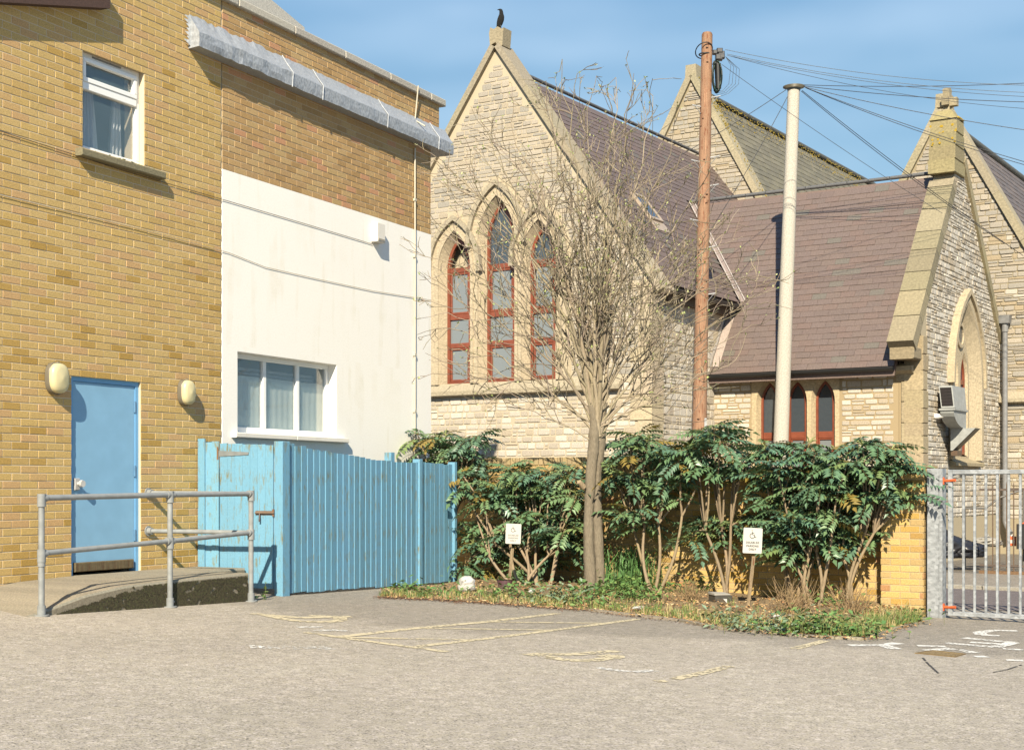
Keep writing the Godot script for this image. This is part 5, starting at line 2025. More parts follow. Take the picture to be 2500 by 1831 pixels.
func frond(seed_: int, col: Color) -> MB:
	# pinnate leaf one unit long, along x, drooping in y
	var b := MB.new()
	var r := RandomNumberGenerator.new()
	r.seed = seed_
	var droop := r.randf_range(0.25, 0.6)
	var n := 7
	var pts := []
	for i in 9:
		var k := i / 8.0
		pts.append(Vector3(k * (1.0 - 0.12 * k), 0.16 * k - droop * k * k, 0))
	b.tube(pts, [0.012, 0.010, 0.008, 0.006, 0.005, 0.004, 0.003, 0.003, 0.002], 3, Color(0.16, 0.13, 0.05), false)
	for i in n + 1:
		var k := 0.16 + 0.84 * i / n
		var p := Vector3(k * (1.0 - 0.12 * k), 0.16 * k - droop * k * k, 0)
		var tx := Vector3(1.0, 0.16 - 2.0 * droop * k, 0).normalized()
		var up := Vector3(0, 0, 1).cross(tx)
		for s in [-1.0, 1.0]:
			if i == n and s > 0:
				continue
			var dir: Vector3 = tx if i == n else (tx * r.randf_range(0.35, 0.6) + Vector3(0, 0, s) - Vector3(0, r.randf_range(0.05, 0.3), 0)).normalized()
			var l := (0.27 if i > 0 else 0.20) * r.randf_range(0.85, 1.1) * (1.0 - 0.25 * absf(k - 0.55))
			var sd := dir.cross(up).normalized()
			var w := l * 0.24
			var cc := Color(col.r, col.g, col.b) * r.randf_range(0.8, 1.2)
			var a := p + dir * l * 0.06
			var m1 := p + dir * l * 0.42 - up * 0.004
			var tip := p + dir * l - Vector3(0, l * 0.12, 0)
			var e1 := p + dir * l * 0.40 + sd * w + up * 0.022
			var e2 := p + dir * l * 0.40 - sd * w + up * 0.022
			b.tri(a, m1, e1, cc)
			b.tri(m1, tip, e1, cc)
			b.tri(a, e2, m1, cc)
			b.tri(m1, e2, tip, cc)
	return b

func stem_curve(a: Vector3, b: Vector3, bow: Vector3, n := 7) -> Array:
	var out := []
	for i in n + 1:
		var k := float(i) / n
		out.append(a.lerp(b, k) + bow * sin(k * PI) + Vector3(0, 0, 0))
	return out

func shrub(label: String, base_px: Array, z: float, tips: Array, meshes: Array) -> void:
	var b := at(base_px[0], base_px[1], z)
	var x: float = (base_px[0] - CX) / F * z
	b = Vector3(x, gy(x, z), -z)
	var t := thing("mahonia_shrub", label, "shrub", Transform3D(Basis(), b), "evergreen shrubs along the boundary wall")
	# a few main canes, each carrying several tips
	var canes := []
	var count: int = base_px[2]
	for i in count:
		canes.append([])
	for q in tips:
		var p := at(q[0], q[1], q[2]) - b
		var best := 0
		var bd := 1e9
		for i in count:
			var cx := (float(i) + 0.5) / count * 2.0 - 1.0
			var d := absf(p.x - cx * base_px[3])
			if d < bd:
				bd = d
				best = i
		canes[best].append(p)
	var cane_mat := Color(0.33, 0.25, 0.16)
	for cl in canes:
		if cl.size() == 0:
			continue
		var ctr := Vector3.ZERO
		for p in cl:
			ctr += p
		ctr /= cl.size()
		var fork := ctr * 0.62 + Vector3(rng.randf_range(-0.06, 0.06), -0.05, rng.randf_range(-0.05, 0.05))
		var mb := MB.new()
		var foot_ := Vector3(rng.randf_range(-0.07, 0.07), -0.03, rng.randf_range(-0.05, 0.05))
		mb.tube(stem_curve(foot_, fork, Vector3(rng.randf_range(-0.07, 0.07), 0, rng.randf_range(-0.05, 0.05))), [0.024, 0.022, 0.021, 0.020, 0.019, 0.018, 0.017, 0.016], 7, vary(cane_mat, 0.15))
		for p in cl:
			mb.tube(stem_curve(fork, p, Vector3(rng.randf_range(-0.06, 0.06), 0.04, rng.randf_range(-0.05, 0.05)), 5), [0.014, 0.013, 0.012, 0.011, 0.010, 0.010], 6, vary(cane_mat, 0.15))
		part(t, "stem", mb, M.bark)
	var made := 0
	for q in tips:
		var p := at(q[0], q[1], q[2]) - b
		var n := rng.randi_range(8, 11)
		var a0 := rng.randf() * TAU
		for i in n:
			if made >= 299:
				break
			var az := a0 + TAU * i / n + rng.randf_range(-0.25, 0.25)
			var el := rng.randf_range(-0.25, 0.55)
			var bs := Basis(Vector3.UP, az) * Basis(Vector3(0, 0, 1), el) * Basis(Vector3.RIGHT, rng.randf_range(-0.5, 0.5))
			var o := MeshInstance3D.new()
			o.name = "frond"
			o.mesh = meshes[rng.randi() % meshes.size()]
			o.material_override = M.leaf
			o.transform = Transform3D(bs.scaled(Vector3.ONE * rng.randf_range(0.22, 0.50)), p + Vector3(0, rng.randf_range(-0.06, 0.03), 0))
			t.add_child(o, true)
			made += 1
		# upright flower spikes on some tips
		if rng.randf() < 0.3:
			var fs := MB.new()
			for i in 4:
				var d := Vector3(rng.randf_range(-0.5, 0.5), rng.randf_range(-0.2, 0.9), rng.randf_range(-0.1, 0.6)).normalized()
				fs.tube([p, p + d * 0.07, p + d * 0.13 - Vector3(0, 0.03, 0)], [0.007, 0.009, 0.003], 5, Color(0.24, 0.27, 0.10))
			part(t, "flower_spike", fs, M.weed)

func fill_tips(regions: Array, front: Vector2) -> Array:
	var out := []
	for g in regions:
		# [x0, y0, x1, y1, how many]
		for i in g[4]:
			var px: float = lerpf(g[0], g[2], (i + rng.randf()) / g[4])
			var py: float = lerpf(g[1], g[3], rng.randf())
			out.append([px, py, wall_z(px) - rng.randf_range(front.x, front.y)])
	return out

func planting() -> void:
	# soil of the bed, between the wall and the line that the photograph shows
	var edge := [[930, 1458], [1080, 1466], [1200, 1474], [1330, 1484], [1440, 1491], [1560, 1505], [1660, 1516], [1760, 1536], [1870, 1546], [1990, 1556], [2110, 1562], [2150, 1548], [2200, 1532], [2262, 1520]]
	var mb := MB.new()
	var rows := []
	for i in edge.size() - 1:
		for k in 4:
			var px: float = lerpf(edge[i][0], edge[i + 1][0], k / 4.0)
			var py: float = lerpf(edge[i][1], edge[i + 1][1], k / 4.0)
			var a := on_ground(px, py)
			var wz := wall_z(px) + 0.02
			if px < 1115:
				var fh := hit(FP, px, py, 0.06)
				wz = maxf(-(FP * Vector3(fh.x, 0, 0.06)).z, -a.z + 0.02)
			var bx := (px - CX) / F * wz
			var far := Vector3(bx, gy(bx, wz), -wz)
			rows.append([a, far])
	var nz := FastNoiseLite.new()
	nz.seed = 19
	nz.frequency = 1.6
	var bed_h := func(p: Vector3, k: float) -> float: return gy(p.x, -p.z) + 0.006 + minf(k * 3.0, 1.0) * (0.03 + 0.075 * k + 0.025 * nz.get_noise_2d(p.x * 2.0, p.z * 2.0)) * smoothstep(-1.0, -0.2, p.x)
	for i in rows.size() - 1:
		for k in 10:
			var q := []
			for e in [[i, k], [i + 1, k], [i + 1, k + 1], [i, k + 1]]:
				var kk: float = e[1] / 10.0
				var p: Vector3 = rows[e[0]][0].lerp(rows[e[0]][1], kk)
				p.y = bed_h.call(p, kk)
				q.append(p)
			var col := Color(0.30, 0.215, 0.12) * (1.0 + 0.35 * nz.get_noise_2d(q[0].x * 3.0, q[0].z * 3.0))
			mb.quad(q[0], q[1], q[2], q[3], col)
	struct("planting_bed", mb, M.soil)
	# low concrete edging along the front
	var kb := MB.new()
	for i in edge.size() - 1:
		if i < 4:
			continue
		var a := on_ground(edge[i][0], edge[i][1] + 1)
		var b := on_ground(edge[i + 1][0], edge[i + 1][1] + 1)
		var d := (b - a).normalized()
		var s := d.cross(Vector3.UP) * 0.03
		a += d * 0.012
		kb.hexa([a + s + Vector3(0, -0.05, 0), b + s + Vector3(0, -0.05, 0), b + s + Vector3(0, 0.025, 0), a + s + Vector3(0, 0.025, 0)], [a - s + Vector3(0, -0.05, 0), b - s + Vector3(0, -0.05, 0), b - s + Vector3(0, 0.025, 0), a - s + Vector3(0, 0.025, 0)], vary(Color(0.33, 0.29, 0.22), 0.12))
	struct("bed_edging", kb, M.concrete)
	var place := func(k: float, u: float) -> Vector3:
		var f := u * (rows.size() - 1)
		var i := mini(int(f), rows.size() - 2)
		var p: Vector3 = (rows[i][0] as Vector3).lerp(rows[i][1], k).lerp((rows[i + 1][0] as Vector3).lerp(rows[i + 1][1], k), f - i)
		p.y = bed_h.call(p, k)
		return p

	# the point of the bed that shows at a pixel
	var bed_at := func(px: float, py: float) -> Vector3:
		var best := Vector3.ZERO
		var bd := 1e9
		for i in rows.size():
			var f: Vector3 = rows[i][0]
			if absf(pix(f).x - px) > 30.0:
				continue
			for k in 24:
				var p: Vector3 = f.lerp(rows[i][1], k / 24.0)
				p.y = bed_h.call(p, k / 24.0)
				var d := pix(p).distance_to(Vector2(px, py))
				if d < bd:
					bd = d
					best = p
		return best if bd < 80.0 else on_ground(px, py)

	# fallen leaves
	var lv := MB.new()
	for i in 6500:
		var k := pow(rng.randf(), 1.3) * 0.9 - 0.03
		var p: Vector3 = place.call(maxf(k, 0.0), rng.randf())
		if k < 0.0 or rng.randf() < 0.06:
			p += Vector3(rng.randf_range(-0.1, 0.1), 0, rng.randf_range(0.0, 0.22))
			p.y = gy(p.x, -p.z) + 0.005
		var s := rng.randf_range(0.008, 0.028)
		var bs := Basis.from_euler(Vector3(rng.randf_range(-0.5, 0.5), rng.randf() * TAU, rng.randf_range(-0.5, 0.5)))
		p.y += 0.008 + rng.randf() * 0.02
		var col: Color = [Color(0.38, 0.235, 0.10), Color(0.33, 0.18, 0.075), Color(0.44, 0.30, 0.145), Color(0.30, 0.15, 0.07), Color(0.48, 0.35, 0.19)][rng.randi() % 5]
		lv.tri(p + bs * Vector3(-s, 0, 0), p + bs * Vector3(0, s * 0.2, s * 0.55), p + bs * Vector3(s, 0, 0), col)
		lv.tri(p + bs * Vector3(-s, 0, 0), p + bs * Vector3(s, 0, 0), p + bs * Vector3(0, s * 0.2, -s * 0.55), col)
	var lo := part(self, "fallen_leaves", lv, M.weed)
	lo.set_meta("label", "brown dead leaves scattered over the planting bed")
	lo.set_meta("category", "leaves")
	stuff(lo)
	# reddish grit swept along the edge of the asphalt
	var gt := MB.new()
	for i in 2600:
		var u := rng.randf() * rng.randf() * 0.75
		var p: Vector3 = place.call(0.0, u)
		p += Vector3(rng.randf_range(-0.1, 0.1), 0, absf(rng.randfn(0.0, 0.16)) - 0.03)
		p.y = gy(p.x, -p.z) + 0.004
		var s := rng.randf_range(0.006, 0.016)
		var a := rng.randf() * TAU
		gt.tri(p + Vector3(cos(a) * s, 0.003, sin(a) * s), p + Vector3(cos(a + 2.1) * s, 0.002, sin(a + 2.1) * s), p + Vector3(cos(a + 4.2) * s, s * 0.5, sin(a + 4.2) * s), vary([Color(0.24, 0.11, 0.06), Color(0.30, 0.17, 0.09), Color(0.15, 0.08, 0.05)][rng.randi() % 3], 0.2))
	var go := part(self, "leaf_grit", gt, M.soil)
	go.set_meta("label", "reddish brown grit and leaf crumbs along the asphalt edge")
	go.set_meta("category", "grit")
	stuff(go)

	# grass and small weeds along the front
	var gr := MB.new()
	var blade := func(p: Vector3, h: float, w: float, lean: Vector3, col: Color) -> void:
		var s := Vector3(lean.z, 0, -lean.x).normalized() * w
		var m := p + Vector3(0, h * 0.6, 0) + lean * 0.35
		var e := p + Vector3(0, h * 0.9, 0) + lean
		gr.quad(p - s, p + s, m + s * 0.8, m - s * 0.8, col)
		gr.tri(m - s * 0.8, m + s * 0.8, e, col)
	for i in 1500:
		var u := rng.randf()
		var k := 0.02 + absf(rng.randfn(0.0, 0.16))
		if u < 0.62 and rng.randf() < 0.35:
			continue
		var c0: Vector3 = place.call(minf(k, 0.8), u)
		var tall := rng.randf_range(0.04, 0.16) * (1.25 if u > 0.66 else 0.75)
		var tone: Color = [Color(0.13, 0.20, 0.045), Color(0.19, 0.23, 0.06), Color(0.10, 0.155, 0.05), Color(0.33, 0.28, 0.12), Color(0.38, 0.30, 0.15)][rng.randi() % 5]
		for b in 7:
			var d := Vector3(rng.randf_range(-1, 1), 0, rng.randf_range(-1, 1)) * tall * 0.6
			blade.call(c0 + Vector3(rng.randf_range(-0.04, 0.04), -0.005, rng.randf_range(-0.04, 0.04)), tall * rng.randf_range(0.6, 1.2), 0.003, d, vary(tone, 0.2))
	var gn := part(self, "grass", gr, M.weed)
	gn.set_meta("label", "short rough grass along the front of the planting bed")
	gn.set_meta("category", "grass")
	stuff(gn)
	# low leafy weeds: rosettes of small round leaves
	var wd := MB.new()
	var patches := [[1010, 1447, 0.30, 150, 0], [955, 1450, 0.12, 40, 0], [1100, 1452, 0.24, 60, 0], [1190, 1455, 0.2, 60, 0], [1385, 1462, 0.35, 240, 1], [1300, 1440, 0.3, 90, 0], [1490, 1455, 0.55, 520, 0], [1570, 1440, 0.4, 380, 0], [1540, 1462, 0.5, 420, 0], [1240, 1462, 0.4, 160, 0], [1060, 1455, 0.3, 140, 0], [1430, 1478, 0.4, 180, 0], [1350, 1470, 0.4, 160, 1], [1870, 1545, 0.4, 260, 1], [1960, 1552, 0.4, 260, 0], [1590, 1470, 0.25, 80, 0], [1660, 1450, 0.3, 150, 0],
		[1700, 1435, 0.25, 120, 0], [1750, 1515, 0.25, 90, 1], [1790, 1535, 0.2, 90, 1], [1990, 1545, 0.4, 200, 0], [2060, 1552, 0.35, 220, 0], [2100, 1556, 0.25, 150, 0], [2010, 1480, 0.3, 160, 0], [1930, 1535, 0.3, 120, 1], [2230, 1518, 0.22, 110, 0], [2190, 1524, 0.2, 60, 0], [640, 1464, 0.08, 25, 0]]
	for pc in patches:
		var ct : Vector3 = bed_at.call(pc[0], pc[1])
		for i in int(pc[3] * 0.55):
			var p := ct + Vector3(rng.randfn(0, pc[2] * 0.5), 0, rng.randfn(0, pc[2] * 0.4))
			p.y = ct.y + 0.02 + absf(rng.randfn(0.0, 0.06)) * (1.6 if pc[3] > 150 else 1.0)
			var s := rng.randf_range(0.018, 0.045)
			var bs := Basis.from_euler(Vector3(rng.randf_range(-0.7, 0.7), rng.randf() * TAU, rng.randf_range(-0.7, 0.7)))
			var col: Color = [Color(0.075, 0.155, 0.04), Color(0.10, 0.19, 0.05), Color(0.06, 0.12, 0.035), Color(0.14, 0.21, 0.06)][rng.randi() % 4] if pc[4] == 0 else [Color(0.15, 0.21, 0.12), Color(0.19, 0.25, 0.16), Color(0.12, 0.18, 0.10)][rng.randi() % 3]
			var a := p + bs * Vector3(0, 0, -s)
			var b := p + bs * Vector3(s * 0.55, s * 0.12, 0)
			var d := p + bs * Vector3(0, 0, s * 1.1)
			var e := p + bs * Vector3(-s * 0.55, s * 0.12, 0)
			wd.tri(a, b, d, col)
			wd.tri(a, d, e, col)
			if i % 4 == 0:
				wd.tube([Vector3(p.x, ct.y - 0.02, p.z), p], [0.002], 3, Color(0.13, 0.15, 0.05), false)
	var wn := part(self, "ground_weeds", wd, M.weed)
	wn.set_meta("label", "low green leafy weeds growing over the planting bed")
	wn.set_meta("category", "weeds")
	stuff(wn)

	# clump of strap leaves at the foot of the tree
	var dc : Vector3 = bed_at.call(1530, 1436)
	var dt := thing("daffodil_clump", "clump of tall green strap leaves at the foot of the bare tree", "plant", Transform3D(Basis(), dc))
	for i in 170:
		var lf := MB.new()
		var a := rng.randf() * TAU
		var p := Vector3(rng.randfn(0, 0.20), 0.0, rng.randfn(0, 0.10))
		var h := rng.randf_range(0.30, 0.60)
		var d := Vector3(cos(a), 0, sin(a)) * rng.randf_range(0.05, 0.26)
		var s := Vector3(-sin(a), 0, cos(a)) * 0.008
		var m := p + Vector3(0, h * 0.65, 0) + d * 0.35
		var e := p + Vector3(0, h * 0.92, 0) + d
		var col := vary(Color(0.085, 0.18, 0.055), 0.35)
		lf.quad(p - s, p + s, m + s, m - s, col)
		lf.quad(m - s, m + s, e + s * 0.5, e - s * 0.5, col)
		lf.tri(e - s * 0.5, e + s * 0.5, e + d * 0.25 - Vector3(0, 0.03, 0), col)
		part(dt, "leaf", lf, M.weed)

	# dry twiggy bushes
	for q in [[1925, 1495, 0.45, "tangle of dry brown twigs under the shrubs, right of the signpost by the pier"], [1690, 1470, 0.32, "small tangle of dry brown twigs between daffodil clump and dumped crate"], [2075, 1500, 0.45, "dry brown straw and twigs against the foot of the brick pier"]]:
		var p : Vector3 = bed_at.call(q[0], q[1])
		var t := thing("dry_twigs", q[3], "twigs", Transform3D(Basis(), p))
		var tm := MB.new()
		for i in 70:
			var a := rng.randf() * TAU
			var d := Vector3(cos(a) * rng.randf_range(0.2, 0.9), rng.randf_range(0.35, 1.0), sin(a) * rng.randf_range(0.1, 0.5)).normalized()
			var l: float = q[2] * rng.randf_range(0.4, 1.0)
			var b := Vector3(rng.randfn(0, 0.06), 0, rng.randfn(0, 0.05))
			var m := b + d * l * 0.55 + Vector3(rng.randf_range(-0.04, 0.04), 0, rng.randf_range(-0.04, 0.04))
			tm.tube([b, m, b + d * l], [0.004, 0.003, 0.0015], 4, vary(Color(0.36, 0.25, 0.13), 0.2), false)
			tm.tube([m, m + Vector3(rng.randf_range(-0.1, 0.1), rng.randf_range(0.02, 0.12), rng.randf_range(-0.08, 0.08))], [0.0025, 0.001], 3, vary(Color(0.36, 0.25, 0.13), 0.2), false)
		part(t, "twigs", tm, M.bark)

	# shrubs
	var fm := []
	var tones := [Color(0.100, 0.175, 0.085), Color(0.085, 0.150, 0.082), Color(0.120, 0.190, 0.085), Color(0.090, 0.170, 0.110), Color(0.140, 0.195, 0.075), Color(0.078, 0.140, 0.088)]
	for i in 9:
		fm.append(frond(300 + i, tones[i % tones.size()]).mesh())
	fm.append(frond(330, Color(0.20, 0.15, 0.04)).mesh())
	shrub("dark evergreen shrub rising above the end of the blue fence", [1075, 1420, 3, 0.6], 19.2, fill_tips([[1020, 1060, 1180, 1100, 10], [1020, 1105, 1200, 1160, 8]], Vector2(-0.05, 0.25)), fm)
	shrub("large spreading evergreen shrub behind the faded tilted sign", [1330, 1420, 6, 1.1], 18.0, fill_tips([[1125, 1130, 1300, 1230, 6], [1230, 1130, 1430, 1190, 6], [1120, 1190, 1430, 1260, 7], [1120, 1250, 1420, 1320, 6], [1130, 1310, 1400, 1390, 5]], Vector2(0.1, 0.7)), fm)
	shrub("dense low evergreen shrub between faded tilted sign and bare tree", [1270, 1430, 4, 0.7], 17.8, fill_tips([[1130, 1190, 1420, 1280, 9], [1125, 1280, 1240, 1410, 7], [1280, 1290, 1430, 1400, 8]], Vector2(0.3, 0.85)), fm)
	shrub("tall many stemmed evergreen shrub just right of the bare tree", [1600, 1450, 6, 0.9], 17.4, fill_tips([[1500, 1060, 1690, 1110, 8], [1475, 1105, 1720, 1170, 9], [1480, 1165, 1660, 1230, 7], [1480, 1220, 1600, 1290, 4]], Vector2(0.05, 0.8)), fm)
	shrub("slim evergreen shrub with one bowed bare stem before the telegraph pole", [1765, 1480, 3, 0.4], 16.9, fill_tips([[1700, 1035, 1810, 1100, 8], [1690, 1100, 1830, 1170, 7], [1690, 1250, 1800, 1340, 7]], Vector2(0.05, 0.75)), fm)
	shrub("broad evergreen shrub behind the upright sign below the red windows", [1950, 1490, 6, 0.8], 16.6, fill_tips([[1860, 1080, 2070, 1120, 7], [1840, 1120, 2070, 1190, 8], [1850, 1190, 2060, 1270, 8], [1860, 1260, 2040, 1350, 7]], Vector2(0.05, 0.75)), fm)
	shrub("leafy evergreen shrub with drooping fronds right of the upright sign", [1990, 1500, 4, 0.5], 16.2, fill_tips([[1890, 1130, 2090, 1200, 6], [1880, 1200, 2060, 1290, 9], [1890, 1280, 2010, 1370, 6]], Vector2(0.4, 0.95)), fm)
	shrub("evergreen shrub with pale forked stems leaning out over the brick pier", [2075, 1495, 5, 0.6], 16.1, fill_tips([[2090, 1075, 2190, 1120, 6], [2060, 1120, 2210, 1180, 7], [2110, 1165, 2245, 1230, 7], [2030, 1240, 2130, 1320, 5]], Vector2(0.02, 0.55)), fm)

	# litter
	var bg : Vector3 = bed_at.call(1128, 1446)
	sack("plastic_bag", "crumpled white plastic bag lying at the end of the blue fence", bg, 0.10, 0.20, Color(0.58, 0.56, 0.53), "", M.paint)
	var dp : Vector3 = bed_at.call(1228, 1445)
	var dk := thing("purple_pot", "small dull purple plastic tub beside the faded tilted sign", "tub", Transform3D(Basis(), dp))
	var pot := MB.new()
	pot.tube([Vector3(0, 0, 0), Vector3(0, 0.13, 0), Vector3(0, 0.14, 0), Vector3(0, 0.12, 0)], [0.07, 0.095, 0.105, 0.08], 14, Color(0.085, 0.04, 0.05))
	part(dk, "tub_wall", pot, M.plastic)
	for l in [[1290, 1449, 0.045, "scrap of white litter among weeds right of the faded sign"], [1345, 1438, 0.035, "pale paper scrap in the weeds before the bare tree"], [1555, 1492, 0.06, "torn clear plastic scrap on the bed edge below the strap leaves"], [1760, 1478, 0.06, "white polystyrene lump beside the dumped crate"], [1888, 1513, 0.05, "white crumpled paper in the grass right of the upright sign"], [1925, 1512, 0.035, "small white litter scrap in the grass nearest the pier"]]:
		var p : Vector3 = bed_at.call(l[0], l[1])
		var t := thing("litter", l[3], "litter", Transform3D(Basis(), p + Vector3(0, 0.02, 0)))
		var lm := MB.new()
		var pts := []
		for i in 9:
			pts.append(Vector3(rng.randf_range(-1, 1) * l[2] * 1.3, rng.randf() * l[2] * 0.9, rng.randf_range(-1, 1) * l[2]))
		for i in 9:
			lm.tri(pts[i], pts[(i + 2) % 9], pts[(i + 5) % 9], Color(0.66, 0.64, 0.60))
		part(t, "scrap", lm, M.paint)
	var cp : Vector3 = bed_at.call(1752, 1468)
	var ct2 := thing("dumped_crate", "dark dumped crate with a pale lid lying under the shrubs", "crate", Transform3D(Basis(Vector3.UP, 0.3), cp))
	var cm := MB.new()
	cm.block(Vector3(-0.11, -0.03, -0.09), Vector3(0.11, 0.075, 0.09), 0.01, Color(0.06, 0.055, 0.05))
	part(ct2, "box", cm, M.plastic)
	var cl := MB.new()
	cl.hexa([Vector3(-0.12, 0.078, 0.09), Vector3(0.08, 0.078, 0.09), Vector3(0.08, 0.088, 0.09), Vector3(-0.12, 0.095, 0.09)], [Vector3(-0.12, 0.082, -0.08), Vector3(0.08, 0.082, -0.08), Vector3(0.08, 0.10, -0.08), Vector3(-0.12, 0.11, -0.08)], Color(0.42, 0.40, 0.36))
	part(ct2, "lid", cl, M.paint)


# ---------------------------------------------------------------- the bare tree

func tree() -> void:
	var z0 := 17.7
	var barkn := FastNoiseLite.new()
	barkn.seed = 12
	barkn.frequency = 1.0
	var b := foot((1452 - CX) / F * z0, z0)
	var t := thing("bare_tree", "bare tree with twin trunk and a fan of twigs just budding", "tree", Transform3D(Basis(), b))
	var bark := Color(0.36, 0.30, 0.21)
	var dark := Color(0.32, 0.265, 0.19)
	for tr in [[[[1442, 1430], [1438, 1340], [1437, 1270], [1443, 1160], [1450, 1090], [1452, 1030], [1440, 970]], [0.075, 0.066, 0.062, 0.066, 0.07, 0.06, 0.045], 0.0],
			[[[1464, 1430], [1462, 1350], [1458, 1270], [1456, 1160], [1466, 1090], [1468, 1030], [1478, 960]], [0.072, 0.064, 0.060, 0.060, 0.06, 0.055, 0.042], 0.05]]:
		var mb := MB.new()
		var p := []
		var rr := []
		for i in tr[0].size() - 1:
			for k in 4:
				var q0: Array = tr[0][i]
				var q1: Array = tr[0][i + 1]
				p.append(at(lerpf(q0[0], q1[0], k / 4.0), lerpf(q0[1], q1[1], k / 4.0), z0 + tr[2]) - b)
				rr.append(lerpf(tr[1][i], tr[1][i + 1], k / 4.0) * rng.randf_range(0.95, 1.06))
		# bark with upright fissures
		var rings := []
		for i in p.size() - 1:
			for k in 3:
				var c: Vector3 = p[i].lerp(p[i + 1], k / 3.0)
				var r: float = lerpf(rr[i], rr[i + 1], k / 3.0)
				var row := []
				for e in 26:
					var a := TAU * e / 26
					var q := 1.0 + 0.16 * barkn.get_noise_3d(cos(a) * 2.2 + tr[2] * 90.0, c.y * 1.6, sin(a) * 2.2) + 0.10 * barkn.get_noise_3d(cos(a) * 6.0, c.y * 5.0, sin(a) * 6.0)
					row.append(c + Vector3(cos(a), 0, -sin(a)) * r * q)
				rings.append(row)
		mb.loft(rings, Color(0.235, 0.195, 0.14))
		part(t, "trunk", mb, M.bark)
	var ends := [[1080, 700], [1090, 560], [1100, 880], [1110, 430], [1180, 330], [1250, 310], [1330, 250], [1372, 150], [1440, 220], [1505, 195], [1545, 215], [1605, 240], [1655, 330], [1700, 480], [1765, 570], [1845, 730], [1800, 880], [1700, 935], [1600, 690], [1480, 420], [1300, 440], [1200, 540], [1130, 690], [1560, 430], [1420, 380], [1640, 560], [1260, 640], [1730, 760], [1350, 540], [1500, 560], [1210, 830], [1640, 840], [1090, 790], [1110, 640], [1160, 440], [1790, 650], [1830, 800], [1740, 670], [1120, 860], [1680, 620]]
	var buds_col := [Color(0.30, 0.34, 0.12), Color(0.24, 0.30, 0.09), Color(0.36, 0.36, 0.18)]
	for i in ends.size():
		var q: Array = ends[i]
		var side: float = clampf((q[0] - 1455.0) / 400.0, -1, 1)
		var low: float = clampf((q[1] - 650.0) / 300.0, 0, 1)
		var sy := 1080.0 - rng.randf() * 130.0 * (1.0 - low * 0.6)
		var s := at(1455 + side * 12 + rng.randf_range(-8, 8), sy, z0) - b
		var depth := rng.randf_range(-1.1, 1.1) * (0.5 + 0.5 * (1.0 - absf(side)))
		var e := at(q[0], q[1], z0 + depth) - b
		var l := (e - s).length()
		# limbs leave steeply and bend outwards
		var ctrl := s.lerp(e, 0.42) + Vector3(-side * 0.10 * l, l * (0.05 + 0.10 * absf(side)) * (1.0 - low * 1.4), 0)
		var mb := MB.new()
		var pts := []
		var rad := []
		var n := 14
		var r0 := rng.randf_range(0.020, 0.034) * clampf(l / 3.6, 0.55, 1.1)
		for k in n + 1:
			var u := float(k) / n
			var p := s.lerp(ctrl, u).lerp(ctrl.lerp(e, u), u)
			p += Vector3(rng.randf_range(-1, 1), rng.randf_range(-1, 1), rng.randf_range(-1, 1)) * 0.045 * (0.3 + u)
			pts.append(p)
			rad.append(lerpf(r0, 0.0035, pow(u, 0.75)))
		mb.tube(pts, rad, 7, vary(bark, 0.2), false)
		var ln := part(t, "limb", mb, M.bark)
		# branches and twigs
		var tw := MB.new()
		var bd := MB.new()
		var nb := int(clampf(l * 3.4, 5, 14))
		for j in nb:
			var u := rng.randf_range(0.22, 0.98)
			var k := int(u * n)
			var p0: Vector3 = pts[k]
			var dir: Vector3 = (pts[mini(k + 1, n)] - pts[maxi(k - 1, 0)]).normalized()
			branch(tw, bd, p0, dir, rng.randf_range(0.5, 1.3) * (1.2 - u * 0.5), rad[k] * 0.6, 0, dark, buds_col)
		branch(tw, bd, pts[n], (pts[n] - pts[n - 1]).normalized(), 0.35, 0.004, 1, dark, buds_col)
		stuff(part(ln, "twigs", tw, M.bark))
		if bd.v.size():
			stuff(part(ln, "buds", bd, M.weed))
	# cut stub and old scar on the trunk
	var sb := MB.new()
	var sp := at(1425, 1190, z0 - 0.08) - b
	sb.tube([sp, sp + Vector3(-0.06, 0.07, 0.05)], [0.04, 0.032], 9, Color(0.42, 0.32, 0.20))
	part(t, "cut_stub", sb, M.bark)


